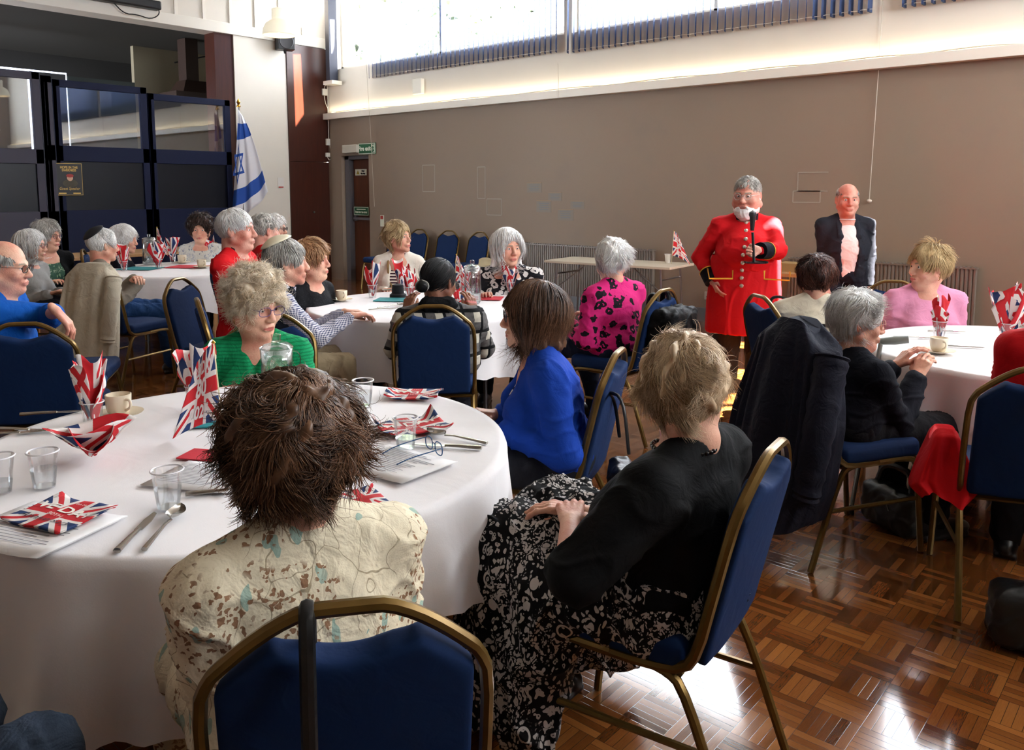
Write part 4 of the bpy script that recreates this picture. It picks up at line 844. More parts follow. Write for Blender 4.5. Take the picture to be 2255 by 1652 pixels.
# vertical blinds
def blind_mat():
    t = NT('blind_fabric'); tl = t.n('ShaderNodeBsdfTranslucent', {'Color': (*lin('3a4a70'), 1)}); t.set(t.b.inputs['Base Color'], lin('3c4c70')); t.b.inputs['Roughness'].default_value = .7
    mx = t.n('ShaderNodeMixShader', {0: .25}); t.t.links.new(t.b.outputs[0], mx.inputs[1]); t.t.links.new(tl.outputs[0], mx.inputs[2]); t.t.links.new(mx.outputs[0], t.out.inputs[0]); return t.m
M_BL = blind_mat(); M_CORD = plain('bead_cord', 'c9c4bb', .5)
def vblind(x0, x1, n, ang, label, zb, cord=True, group='vertical blinds'):
    r = empty('vertical_blind', ((x0 + x1) / 2, Y1 - .07, zb), 0, label, 'blind', group); h = WTOP + .05 - zb; dx = (x1 - x0) / n; hw = .045
    for k in range(n):
        a = math.radians(ang(k / n) if callable(ang) else ang); c, s_ = math.cos(a) * hw, math.sin(a) * hw; x = x0 + (k + .5) * dx - (x0 + x1) / 2; j = random.uniform(-.02, .02)
        m = MB(); m.grid(lambda s, t: (x + (2 * s - 1) * c + j * (1 - t) * .1, (2 * s - 1) * s_ - .006 * math.cos((2 * s - 1) * 1.5), t * h), 3, 1)
        m.box((x, 0, .014), (abs(2 * c) * .96 + .003, abs(2 * s_) * .96 + .006, .028)) if abs(c) < .01 or abs(s_) < .01 else m.grid(lambda s, t: (x + (2 * s - 1) * c * 1.02, (2 * s - 1) * s_ * 1.02 - .004, t * .035), 1, 1)
        m.build('slat', M_BL, r)
    if cord: MB().tube([((i / n - .5) * (x1 - x0), -.03, .02 + .006 * (i % 2)) for i in range(n + 1)], .0025, 4).build('bead_chain', M_CORD, r)
    MB().box((0, 0, h), (x1 - x0, .05, .04)).build('headrail', M_TRIMW, r, False)
ZB = 3.24
vblind(fw(816, 160)[0], fw(1238, 118)[0], 42, lambda f: 137 - 24 * f, 'navy vertical blind over the wide window nearest the corner', ZB + .03)
vblind(fw(1251, 110)[0], fw(1930, 36)[0], 42, lambda f: 112 - 8 * f - 25 * (f > .82), 'navy vertical blind over the middle wide window', ZB)
vblind(fw(1985, 20)[0], fw(1985, 20)[0] + 2.2, 26, 80, 'navy vertical blind partly in view at the far end of the wall', ZB)
vblind(fw(1985, 20)[0] + 2.2, 1.5, 16, 80, 'navy vertical blind beyond the edge of the view', ZB, False)
r = empty('blind_stack', (fw(742, 100)[0], Y1 - .12, 0), 0, 'dark navy blind stacked in the corner beside the white window reveal', 'blind')
zb = fw(742, 178, Y1 - .12)[2]; MB().box((0, 0, (zb + WTOP) / 2), (.10, .16, WTOP - zb)).build('folded_fabric', plain('blind_navy_dark', '0c1226', .7), r, False); MB().box((.04, -.02, zb - .03), (.24, .2, .06)).build('bottom_rail', M_WHP, r, False)
# outside: a pale building and a tree beyond the glass
t = NT('ground_outside'); gm = t.done(lin('8a8a80'), .9)
sbox('ground_outside', (-30, Y1 + .5, -.3), (20, 40, -.2), gm)
r = empty('brick_house', (-11, 24, 0), 0, 'pale brick house with grey roof seen through the corner window', 'building'); MB().box((0, 0, 3.2), (9, 6, 6.4)).build('walls', plain('brick_out', 'c9b0a4', .9), r, False)
MB().add([(-5, -3.5, 6.3), (5, -3.5, 6.3), (5, 3.5, 6.3), (-5, 3.5, 6.3), (-5, 0, 9), (5, 0, 9)], [(0, 1, 5, 4), (2, 3, 4, 5), (0, 4, 3), (1, 2, 5)]).build('roof', plain('slate_out', 'a0a8b4', .8), r, False)
m = MB()
for k in (-3, 0, 3): m.box((k, -3.02, 4.6), (1.1, .06, 1.3))
m.build('windows', plain('win_out', '40506a', .2), r, False)
r = empty('garden_tree', (-18, 17, 0), 0, 'leafy green tree outside the window nearest the corner', 'tree'); MB().tube([(0, 0, 0), (.1, 0, 3), (0, .1, 6)], [.25, .2, .1], 10).build('trunk', plain('bark', '4e4033', .9), r)
R_ = np.random.default_rng(3); m = MB(); n = 2600; D = R_.normal(size=(n, 3)); D /= np.linalg.norm(D, axis=1)[:, None]; D = D * (R_.uniform(.3, 1, n) ** .4)[:, None] * (3.2, 3.2, 2.8) * (1 + .25 * wob(D, 5, 1))[:, None] + (0, 0, 7)
V = np.stack([D + R_.normal(size=(n, 3)) * .14 for _ in range(4)], 1).reshape(-1, 3); qmesh('foliage', V, np.arange(n * 4).reshape(-1, 4), plain('leaf_out', 'b9c8a4', .8), r, smooth=False)
# ---------------------------------------------------------------- furniture
def gold_mat():
    t = NT('bronze_frame'); o = t.obj(); c = t.mix(t.noise(o, 25, 4), lin('5a4420'), lin('7d622f')); return t.done(c, .33, .65)
M_FR = gold_mat(); M_BLUE = cloth_mat('royal_blue_fabric', '112850', .8, 900, .15, .12)
BA = math.radians(13)
def bp(x, s, off=0.): return (x, -.205 - s * math.sin(BA) + off * math.cos(BA), .43 + s * math.cos(BA) + off * math.sin(BA))
def top_s(x): 
    a = abs(x); return .505 - .085 * min(1, max(0, (a - .055) / .125)) ** 1.4 - (.05 * max(0, (a - .17) / .045) ** 2)
def build_chair():
    r = empty('banquet_chair', (0, 0, 0)); r['category'] = 'chair'
    # backrest pad
    f = F((-.22, -.04, -.02), (.22, .05, .52), .0075)
    def fn(X, Y, Z):
        a = np.abs(X); top = .505 - .085 * np.clip((a - .055) / .125, 0, 1) ** 1.4 - .05 * np.clip((a - .17) / .045, 0, 3) ** 2 - .020 - .052 * np.clip(1 - (a / .105) ** 2, 0, 1) ** .8
        bulge = .020 + .008 * np.clip(1 - (X / .2) ** 2, 0, 1) * np.ones_like(Z)
        d = np.maximum(np.maximum(a - .198 + 0 * Z, np.maximum(Z - top, -Z)) , np.abs(Y) - bulge); q1 = np.maximum(a - .188 + 0 * Z, Z - top + .010) + .010; q2 = np.abs(Y) - bulge + .012 + 0 * Z
        return (np.sqrt(np.maximum(q1, 0) ** 2 + np.maximum(q2 + 0 * a, 0) ** 2) + np.minimum(np.maximum(q1, q2), 0) - .012 + 0 * d).astype(np.float32)
    f.un((fn, _v((-.22, -.04, .00)), _v((.22, .05, .52))), k=0).cut((0, 0, -1), -.012)
    V, Q = f.mesh(); V = relax(V, Q, 1); P = np.array([bp(x, s, y) for x, y, s in V]); qmesh('backrest', P, Q, M_BLUE, r)
    # seat
    f = F((-.25, -.24, .40), (.25, .27, .52), .008); f.un(rbox((0, .02, .455), (.185, .175, .012), .030), k=0).un(ell((0, .04, .475), (.19, .19, .028)), k=.02)
    sdf_obj('seat', f, M_BLUE, r)
    # back frame: sides up from the seat rail, arched top
    P = [(-.205, .08, .415), (-.205, -.10, .415), (-.205, -.185, .43), bp(-.212, .06), bp(-.215, .2), bp(-.213, .36)] + [bp(x, top_s(x)) for x in (-.195, -.175, -.14, -.10, -.06, -.03)]
    P = P + [(-x, y, z) for x, y, z in P[::-1]]; MB().tube(smooth_path(P, 1), .0135, 8, sq=((1, 0, 0), .8)).build('back_frame', M_FR, r)
    for q in (-1, 1):
        MB().tube(smooth_path([(q * .205, .0, .418), (q * .205, .17, .418), (q * .208, .205, .39), (q * .215, .245, .005)], 2), .0125, 8).build('leg', M_FR, r)
        MB().tube(smooth_path([(q * .200, .0, .418), (q * .200, -.13, .418), (q * .203, -.19, .38), (q * .215, -.325, .005)], 2), .0125, 8).build('leg', M_FR, r)
        MB().tube([(q * .210, .222, .24), (q * .206, -.235, .24)], .009, 6).build('stretcher', M_FR, r)
    m = MB(); m.tube([(-.2, .2, .412), (.2, .2, .412)], .010, 6); m.build('seat_rail', M_FR, r); MB().tube([(-.2, -.17, .412), (.2, -.17, .412)], .010, 6).build('seat_rail', M_FR, r)
    return r
CHAIR = build_chair(); _cu = [0]
def chair_at(loc, rz, label, group=None):
    c = CHAIR if not _cu[0] else copy_tree(CHAIR); _cu[0] = 1; c.location = (loc[0], loc[1], 0); c.rotation_euler = (0, 0, rz); tag(c, label, 'chair', group); return c
def chair_dl(d, l, a, label, group=None): return chair_at(W(d, l), yawz(a), label, group)
for i, (u, lb) in enumerate(((842, 'nearest the brown door'), (890, 'second from the brown door'), (957, 'third from the brown door'), (1021, 'fourth from the brown door'), (1082, 'fifth from the brown door'))):
    p = fw(u, 560, 8.12); chair_at(p, PI + .06 * (i % 3 - 1), 'empty blue chair by the far wall, ' + lb, 'empty chairs along the far wall')
# tablecloths and tables
def cloth_mat_white():
    t = NT('white_tablecloth'); o = t.obj(); t.bump(t.M('ADD', t.noise(o, 5, 3, dist=.6), t.M('MULTIPLY', t.noise(o, 260, 2), .05)), .25, .02); return t.done(lin('e9e6e8'), .75, 0, Sheen_Weight=.1)
M_TC = cloth_mat_white(); M_PLY = wood_mat('table_ply', '7d5a38', '9a7048')
def round_table(d, l, R, label, seed, drop=.32, lift=None):
    c = W(d, l); rt = empty('round_table', c, 0, 'round table under the ' + label.replace('white tablecloth', 'cloth').replace('rests his arms', 'leans'), 'table', 'round tables'); MB().lathe([(0, .70), (R - .01, .70), (R - .01, .732), (0, .732)], n=48).build('tabletop', M_PLY, rt)
    for k in range(4):
        a = k * PI / 2 + .6; x, y = math.cos(a) * R * .5, math.sin(a) * R * .5; MB().tube([(x, y, .70), (x, y, 0)], .014, 8).build('leg', plain('table_leg_metal', '6a6a6c', .4, .8), rt)
    rg = np.random.default_rng(seed); ph = rg.uniform(0, 6.3, 6); N = 220; V = []; rings = [0, .3, .6, .8, .92, .97] ; nd = 22
    def ht(a): return drop * (1 + .16 * math.sin(2 * a + ph[0]) + .12 * math.sin(4 * a + ph[1]))
    for k in rings: V += [(R * k * math.cos(2 * PI * i / N), R * k * math.sin(2 * PI * i / N), .742) for i in range(N)]
    for j in range(nd + 1):
        t = j / nd
        for i in range(N):
            a = 2 * PI * i / N; H = ht(a); z = .742 - .012 * min(1, j * .6) - (H - .012) * t if j else .7405; fold = (.5 + .5 * math.sin(13 * a + ph[2] + 1.3 * math.sin(3 * a + ph[3]))) ** 1.6 + .35 * math.sin(23 * a + ph[4])
            rr = R + .006 * min(1, j) + t ** .8 * (.010 + .085 * fold * (.6 + .4 * math.sin(2 * a + ph[5])) + .02 * t); V.append((rr * math.cos(a), rr * math.sin(a), z + .006 * t * math.sin(40 * a)))
    nr = len(rings) + nd + 1; Q = [(j * N + i, (j + 1) * N + i, (j + 1) * N + (i + 1) % N, j * N + (i + 1) % N) for j in range(1, nr - 1) for i in range(N)]; Q = np.array([q for q in Q]); Q0 = np.array([(0, N + (i), N + (i + 1) % N, (0 if 1 else 0)) for i in range(N)])
    V = np.array(V); o = MB(); o.add(V, [tuple(q) for q in Q] + [(0, N + i, N + (i + 1) % N) for i in range(N)]); cl = o.build('tablecloth', M_TC, None, auto=80); cl.location = c; tag(cl, label, 'tablecloth', 'white tablecloths'); return c
TA, TB, TCc, TD = (2.45, -.82, .80), (5.53, -.58, .80), (8.1, -3.25, .85), (3.9, 2.55, .77)
round_table(*TA, 'white tablecloth in front of the floral jacket', 5, .36); round_table(*TB, 'white tablecloth where the man in the cream skullcap rests his arms', 12, .34)
round_table(*TCc, 'white tablecloth beside the navy partition', 9, .36); round_table(*TD, 'white tablecloth in front of the woman in pink', 23, .34)
# folding rectangular table by the far wall
r = empty('folding_table', (-4.93, 7.42, 0), .1, 'narrow white topped folding table with thin steel legs against the grey wall', 'table')
MB().box((0, 0, .733), (1.5, .62, .026)).build('tabletop', plain('laminate_cream', 'cfc6b4', .4), r, False, bev=.004)
ST = plain('steel_tube', '9a9a9c', .3, .9)
for q in (-1, 1):
    for w in (-1, 1): MB().tube([(q * .62, w * .24, .72), (q * .66, w * .26, 0)], .011, 8).build('leg', ST, r)
    MB().tube([(q * .62, -.24, .60), (q * .62, .24, .60)], .009, 6).build('crossbar', ST, r); MB().tube([(q * .3, -.2, .70), (q * .64, -.2, .45)], .007, 6).build('brace', ST, r)
# table behind the standing men
p = px(1760, 600, 8.1); r = empty('side_table', (p[0] - .15, p[1], 0), .1, 'low pale wooden table partly hidden behind the red coated speaker', 'table')
MB().box((0, 0, .69), (1.1, .55, .03)).build('tabletop', wood_mat('pine_top', 'a98258', 'c29a6b'), r, False)
for q in (-1, 1):
    for w in (-1, 1): MB().tube([(q * .48, w * .22, .68), (q * .5, w * .24, 0)], .012, 8).build('leg', ST, r)
p = px(1785, 562, 8.2); MB().box((0, 0, .04), (.34, .24, .09)).build('tmp', plain('box_wood', 'a98c5c', .5), None, False, bev=.004); o = bpy.data.objects['tmp']; o.name = 'wooden_box'; o.location = (r.location[0] + .1, r.location[1] + .05, .7065); tag(o, 'small pale wooden box on the low table between the standing men', 'box')
# long wooden table at the navy partition
a = pz(330, 536, .74); b = pz(440, 538, .74); r = empty('wooden_table', (-10.3, 4.4, 0), .05, 'pale wooden table standing against the navy partition', 'table')
MB().box((0, 0, .73), (.8, 2.4, .035)).build('tabletop', wood_mat('pine_top', 'a98258', 'c29a6b'), r, False, bev=.004)
for q in (-1, 1):
    for w in (-1, 1): MB().box((q * .34, w * 1.1, .355), (.05, .05, .71)).build('leg', wood_mat('pine_top2', 'a98258', 'c29a6b'), r, False)
# ---------------------------------------------------------------- garment patterns
def pat(name, fn, rough=.85, fold=.3):
    if name in _MC: return _MC[name]
    t = NT(name); c = fn(t, t.obj()); t.bump(t.M('ADD', t.noise(t.obj(), 14, 3, dist=1.2), t.M('MULTIPLY', t.noise(t.obj(), 300, 2), .05)), fold, .02); _MC[name] = t.done(c, rough, 0, Specular_IOR_Level=.2); return _MC[name]
def warp(t, o, f, a): return t.vadd(o, t.vscale(t.vadd(t.n('ShaderNodeTexNoise', {'Vector': o, 'Scale': f}).outputs['Color'], (-.5, -.5, -.5)), a))
def p_floral(base, c1, c2, c3, k=1.):
    def fn(t, o):
        w = warp(t, o, 14 * k, .05); c = lin(base)
        st = t.M('MULTIPLY', t.M('LESS_THAN', t.vor(t.n('ShaderNodeMapping', {0: warp(t, o, 9 * k, .10), 3: (1.5, 1.5, .7)}).outputs[0], 9 * k, 'DISTANCE_TO_EDGE'), .008), t.step(t.noise(o, 6 * k, 2), .47, .50)); c = t.mix(t.M('MULTIPLY', st, .75), c, lin(c1))
        lf = t.M('MULTIPLY', t.M('LESS_THAN', t.vor(t.n('ShaderNodeMapping', {0: w, 2: (.5, .7, .2), 3: (2.2, 2.2, .8)}).outputs[0], 11 * k), .27), t.step(t.noise(o, 5 * k, 2), .38, .46)); c = t.mix(t.M('MULTIPLY', lf, .8), c, lin(c2))
        fl = t.M('MULTIPLY', t.M('LESS_THAN', t.vor(warp(t, o, 60 * k, .03), 62 * k), .36), t.step(t.noise(o, 8 * k, 3, dist=.6), .46, .54)); return t.mix(fl, c, lin(c3))
    return fn
def p_blobs(base, ink, k, thr=.3, ring=0, wa=.04, wf=20):
    def fn(t, o):
        d = t.vor(warp(t, o, wf, wa), k); m = t.M('LESS_THAN', d, thr)
        if ring: m = t.M('MULTIPLY', m, t.M('MAXIMUM', t.M('GREATER_THAN', d, ring), t.M('GREATER_THAN', t.noise(o, k * 2.2, 2), .55)))
        return t.mix(m, lin(base), lin(ink))
    return fn
def p_stripes(base, ink, bands=None, per=None, wid=.5):
    def fn(t, o):
        x, y, z = t.xyz(o); z = t.M('ADD', z, t.M('MULTIPLY', t.noise(o, 4, 2), .02))
        if per: return t.mix(t.M('LESS_THAN', t.M('FRACT', t.M('DIVIDE', z, per)), wid), lin(base), lin(ink))
        m = 0.
        for a, h in bands: m = t.M('ADD', m, t.M('LESS_THAN', t.M('ABSOLUTE', t.M('SUBTRACT', z, a + .01)), h))
        return t.mix(m, lin(base), lin(ink))
    return fn
def p_check(a, b, per):
    def fn(t, o):
        x, y, z = t.xyz(o); u = t.M('LESS_THAN', t.M('FRACT', t.M('DIVIDE', t.M('ADD', x, y), per)), .5); v = t.M('LESS_THAN', t.M('FRACT', t.M('DIVIDE', z, per)), .5)
        return t.mix(t.M('MULTIPLY', t.M('ADD', u, v), .5), lin(a), lin(b))
    return fn
def p_plaid(t, o):
    x, y, z = t.xyz(o); c = t.mix(t.noise(o, 60, 3), lin('3c3b3c'), lin('6f6d6c'))
    m1 = t.M('LESS_THAN', t.M('FRACT', t.M('DIVIDE', t.M('ADD', x, t.M('MULTIPLY', y, .4)), .11)), .16); m2 = t.M('LESS_THAN', t.M('FRACT', t.M('DIVIDE', z, .12)), .16); c = t.mix(t.M('MAXIMUM', m1, m2), c, lin('0c0c0e'))
    m3 = t.M('MULTIPLY', t.M('GREATER_THAN', t.M('FRACT', t.M('DIVIDE', t.M('ADD', x, t.M('MULTIPLY', y, .4)), .11)), .62), t.M('GREATER_THAN', t.M('FRACT', t.M('DIVIDE', z, .12)), .55)); return t.mix(t.M('MULTIPLY', m3, .8), c, lin('c9c3b4'))
def p_skirt(t, o):
    o = t.n('ShaderNodeMapping', {0: o, 3: (1, 1, .8)}).outputs[0]; w = warp(t, o, 24, .06); d = t.vor(w, 64); s = t.noise(o, 6, 2); m = t.M('MULTIPLY', t.M('LESS_THAN', d, t.M('ADD', .28, t.M('MULTIPLY', s, .25))), t.M('GREATER_THAN', d, t.M('MULTIPLY', t.step(t.noise(o, 5, 2), .45, .55), .17)))
    r = t.vor(o, 10); ring = t.M('LESS_THAN', t.M('ABSOLUTE', t.M('SUBTRACT', r, .20)), .022); f = t.M('MULTIPLY', t.M('LESS_THAN', t.vor(w, 130), .34), t.step(t.noise(o, 4.3, 2), .5, .53))
    c = t.mix(m, lin('0b0b0d'), lin('b9b4b2')); c = t.mix(f, c, lin('b9b4b2')); return t.mix(ring, c, lin('c4bfbc'))
C_CREAMF = pat('cream_floral_cloth', p_floral('ddd2b8', '8a7a5e', '7fa39a', '8d6a50'), fold=.6)
C_RED = cloth_mat('scarlet_wool', 'c4141c', .8, 900, .08, .2); C_BLACK = cloth_mat('black_knit', '0e0e10', .9); C_NAVYV = cloth_mat('navy_knit', '14161f', .9)
# hair presets
def H(mat, dark, light, **k): return dict(mat=mat, dark=dark, light=light, **k)
h_white = lambda **k: H('hair_white', 'ece8e2', 'ffffff', **k); h_grey = lambda **k: H('hair_grey', '807c76', 'dcd8d0', **k); h_blond = lambda **k: H('hair_blond', 'a8835a', 'ffebcc', **k)
h_brown = lambda **k: H('hair_brown', '301d13', '8e6648', **k); h_dark = lambda **k: H('hair_darkbrown', '120c0a', '4a2c20', **k)
# ---------------------------------------------------------------- accessories
def loc(i, p): return i['o'] + i['M'] @ (np.array(p, float) * i['hs'])
def skullcap(i, mat_, back=.55, ang=48, r=(.101, .122, .116)):
    ax = nrm((0, -back, .8)); a = nrm(np.cross(ax, (1, 0, 0))); b = np.cross(ax, a); V = []; Fc = []; n, m = 28, 8
    for j in range(m + 1):
        t = math.radians(ang) * j / m
        for k in range(n): d = ax * math.cos(t) + (a * math.cos(2 * PI * k / n) + b * math.sin(2 * PI * k / n)) * math.sin(t); V.append(loc(i, d * np.array(r) * (1 + .012 * abs(math.cos(2 * PI * k / n * 2)) * (j > 5)) + (0, -.015, .032)))
    Fc = [(j * n + k, (j + 1) * n + k, (j + 1) * n + (k + 1) % n, j * n + (k + 1) % n) for j in range(m) for k in range(n)]; MB().add(V, Fc).build('skullcap', mat_, i['root'], solid=.004)
def collar(i, mat_, r=.072, h=.045, name='collar', z=.0, fl=.008, up=.0):
    N, tx = i['N'], i['tx']; R = rot('x', -math.asin(tx[1])); c = N + tx * z + np.array((0, .005, 0)); prof = [(r + fl, -h / 2), (r + .004, -h * .2), (r, h / 2), (r - .004, h / 2), (r - .002, -h / 2)]
    MB().lathe(prof, c, 28, R=R).build(name, mat_, i['root'])
def drop(i, side, name='earring', col='c9a24a'):
    c = loc(i, (side * .088, -.004, -.048)); MB().tube([c + np.array((0, .012 * math.cos(a), .012 * math.sin(a) - .012)) for a in np.linspace(0, 2 * PI, 14, endpoint=False)], .0016, 5, closed=True).build(name, plain('gold_jewel', col, .25, 1), i['root'])
def band(i, q, f0, f1, r0, r1, mat_, name, arm='fore'):       # ring round a sleeve between fractions
    A, B = (i['E'][q], i['Wr'][q]) if arm == 'fore' else (i['Sh'][q], i['E'][q]); d = B - A; MB().tube([A + d * f0, A + d * (f0 * .5 + f1 * .5), A + d * f1], [r0, (r0 + r1) / 2, r1], 20).build(name, mat_, i['root'])
def chair_for(i, label, a=None, back=.0, group='occupied banquet chairs'):
    if a is None: rz = i['root'].rotation_euler[2]
    else: rz = yawz(a)
    f = np.array((-math.sin(rz), math.cos(rz), 0)); c = i['org'] - f * (.02 + back); return chair_at(c, rz, label, group)
GOLD = plain('gold_braid', 'd6a53a', .35, .6); SILV = plain('silver_button', 'd9d3c4', .25, .7); C_COLL = cloth_mat('black_collar_cloth', '101018', .8)
# ---------------------------------------------------------------- table of the floral jacket
def ex(i): collar(i, C_CREAMF, .075, .04, z=.0)
P1 = person(645, 990, 1.46, -36, -16, 'person with bushy dark brown hair in a cream floral jacket, seen from behind', pitch=4, lean=1, hs=1.02, w=1.10, fat=.4, near=1, bust=.3,
    top=dict(mat=C_CREAMF, name='jacket', ease=.028, neck=(.01, .058), folds=.008, ff=15, hem=.44), bottom=dict(mat=C_CREAMF, name='trousers'), hands=((-.03, .22, .68), (.08, .22, .68)),
    hair=h_brown(th=.026, vol=(1.10, 1.04, 1.06), cz=-.008, nape=-.100, n=8500, L=.062, lift=.6, curl=.50, cf=40, grav=.16, hug=.40, ears=0, face=.95, wisps=(220, .055, 1.0, .05), lump=.010, comb=(.3, .2, .1)), extra=ex)
chair_at(W(1.43, -.305), yawz(-12), 'blue banquet chair with black bag strap, behind the cream floral jacket', 'occupied banquet chairs')
def ex(i):
    pts = [loc(i, (.075 * math.cos(a), -.03 + .075 * math.sin(a), -.135)) for a in np.linspace(0, 2 * PI, 30, endpoint=False)]; m = MB()
    for k, p in enumerate(pts): m.lathe([(0, -.006), (.006, -.003), (.0065, .003), (0, .006)], p, 8)
    m.build('bead_necklace', plain('black_bead', '0c0c0e', .2), i['root'])
P2 = person(1505, 858, 1.98, -52, 8, 'person with tousled short blond hair in black top and patterned skirt, seen from behind', pitch=2, lean=-8, hs=1.0, w=1.22, fat=.7, belly=.05, near=1, bust=.6,
    top=dict(mat=C_BLACK, name='top', sleeve='elbow', ease=.030, neck=(.01, .066), folds=.006, ff=13, hem=.46), bottom=dict(mat=pat('monochrome_swirl_print', p_skirt), skirt=1, flare=.13, r=.115, spread=(.25, .26, .085), veil=1, hem=.10, folds=.014, ff=18, name='skirt'), hands=(('px', 1255, 1150, 1.98, -.8, -.3, -.3), ('px', 1275, 1130, 2.12, .3, -.5, -.8)),
    hair=h_blond(th=.018, vol=(1.02, 1.02, 1.03), nape=-.085, n=11000, r=.0005, L=.062, lift=.5, curl=.36, cf=32, grav=.14, hug=.35, ears=0, face=.95, wisps=(140, .05, 1.3, .05), lump=.014, comb=(-.35, -.1, 0)), extra=ex)
chair_at(W(2.03, .35), yawz(-57), 'blue banquet chair angled towards the table, holding the woman in black', 'occupied banquet chairs')
P3 = person(1172, 694, 2.98, -95, -96, 'person with a brown bob and dark glasses in a royal blue cardigan', pitch=2, lean=10, hs=.98, w=1.05, near=1,
    top=dict(mat=cloth_mat('royal_blue_knit', '143c9c', .85), name='cardigan', ease=.024, neck=(.02, .06), hem=.42, open=.045, inner=dict(mat=pat('breton_stripe', p_stripes('ded9cc', '17171f', per=.034, wid=.35)), neck=(.03, .058))), hands=((-.12, .22, .66), (.10, .22, .66)), bottom=dict(mat=cloth_mat('trousers_dark', '14161f')),
    hair=H('hair_bob', '2c1a12', '8a6248', th=.012, vol=(1.04, 1.02, 1.0), nape=-.115, ears=0, face=1.06, n=5500, L=.15, lift=.25, curl=.10, cf=22, grav=.22, hug=.5, extra=[((-.07, -.03, .02), (-.082, -.02, -.11), .030, .022), ((.07, -.03, .02), (.082, -.02, -.11), .030, .022), ((0, -.08, .02), (0, -.085, -.11), .045, .04), ((-.04, -.07, 0), (-.05, -.07, -.11), .04, .035), ((.04, -.07, 0), (.05, -.07, -.11), .04, .035)], lump=.004, front=.045, wisps=(40, .10, .6, .2)), spec=('1a1516', 'rect', 'eyeglasses'))
chair_dl(3.10, .10, -70, 'blue banquet chair behind the royal blue cardigan, frame catching light', 'occupied banquet chairs')
def ex(i): drop(i, 1); drop(i, -1); m = MB(); 
P4 = person(562, 670, 3.50, 172, 126, 'person with curly pale blond hair and glasses in a green cable knit jumper', pitch=12, lean=4, hs=1.10, w=1.06, fat=.9, bust=.9, near=1, skin=('skin_fair', 'd9a48c', 'c4705e'), extra=ex,
    top=dict(mat=pat('emerald_knit', lambda t, o: t.mix(t.M('LESS_THAN', t.M('FRACT', t.M('MULTIPLY', t.xyz(warp(t, o, 9, .02))[2], 70.)), .35), lin('0c8a56'), lin('087046')), fold=.5), name='jumper', ease=.022, neck=(.13, .066), hem=.44), hands=((-.13, .25, .70), (.1, .25, .68)),
    hair=H('hair_curly_blond', 'dcc4a0', 'fff6e6', th=.022, vol=(1.05, 1.0, 1.02), cz=.004, nape=-.055, ears=0, face=.98, n=7000, L=.055, lift=.9, curl=.75, cf=75, grav=.05, hug=.2, lump=.010, front=.05, wisps=(220, .05, 1.6, .0)), spec=('5a4a78', 'rect', 'eyeglasses'), brow='a08a6c')
chair_for(P4, 'blue banquet chair of the woman in the green jumper, edge of frame at her shoulder')
P5 = person(10, 588, 4.05, 78, 82, 'balding person with dark glasses in a bright blue jumper leaning on a chair back', pitch=6, lean=10, hs=1.04, male=1, fat=.4, w=1.05, belly=.05, bust=0, shrug=.02,
    top=dict(mat=cloth_mat('cobalt_knit', '0a4c9e', .85), name='jumper', sleeve='threequarter', hem=.44, neck=(.01, .058)), hands=((.10, .30, .66), ('px', 122, 684, 3.86, .1, 1, -.02)), hdir=(None, (-.1, .45, -.6)), palm=(None, (0, -.8, -.5)), bottom=dict(mat=cloth_mat('blue_denim', '34557e', .9)),
    hair=h_grey(th=.006, nape=-.07, n=500, L=.03, bald=1.0, lift=.2, r=.0012), spec=('17110f', 'rect', 'eyeglasses'))
chair_dl(3.93, -2.26, -12, 'blue banquet chair under the forearm of the man in bright blue', 'occupied banquet chairs')
chair_dl(4.75, -2.60, 75, 'blue banquet chair seen edge on behind the bare elbow', 'occupied banquet chairs')
_k = pz(88, 1548, .62); _o = _k - (HV * math.cos(.5) + RV * math.sin(.5)) * .44 - (-HV * math.sin(.5) + RV * math.cos(.5)) * .10
_d, _l = float((_o - CAMP) @ HV), float((_o - CAMP) @ RV); _d0 = HV * .0; _hu, _hv = pj(np.array((_o[0], _o[1], 1.2)))
P6 = person(_hu, _hv, _d, 28, 35, 'person in dark slate trousers whose knee shows beside the tablecloth', male=1, bust=0, fat=.3, seat=.46, lean=2, top=dict(mat=cloth_mat('grey_shirt', '5a5f68', .85), name='shirt'), bottom=dict(mat=cloth_mat('slate_trousers', '2f3a4a', .85, 900, .1, .6), r=.095, folds=.005), hair=h_grey(n=500, r=.0012, th=.008, L=.03), hands=((-.15, .2, .66), (.15, .2, .66)), knees=((-.12, .45, .53), (.12, .45, .53)))
chair_for(P6, 'blue banquet chair of the person in slate trousers')
# ---------------------------------------------------------------- middle table
def ex(i):
    a, b = i['Sh'][1], i['hip']; MB().tube(smooth_path([i['N'] + np.array((.075, -.03, .0)), i['N'] + np.array((.085, .09, -.06)), i['N'] + np.array((.07, .14, -.25)), i['hip'] + np.array((-.05, .17, .1))]), .008, 6).build('bag_strap', plain('tan_leather', '8a6c42', .5), i['root'])
P7 = person(876, 524, 6.85, 176, 118, 'person with short sandy blond hair in a white open cardigan over stripes', pitch=-6, lean=4, hs=1.03, w=1.0, fat=0, top=dict(mat=cloth_mat('white_knit', 'e6e0d4', .85), name='cardigan', open=.062, neck=(.05, .06), inner=dict(mat=pat('navy_red_stripe', p_stripes('e0d8cc', '3a1c2c', per=.026, wid=.5)), neck=(.09, .05))), hands=((-.16, .26, .72), (.1, .26, .70)),
    hair=H('hair_sandy', '94734a', 'ecd3a4', th=.016, vol=(1.03, 1.03, 1.05), nape=-.09, comb=(0, -.5, 0), n=1800, L=.055, lift=.5, curl=.25, hug=.3, wisps=(60, .05, 1.5, .1)), extra=ex)
chair_for(P7, 'blue banquet chair of the person in the white cardigan')
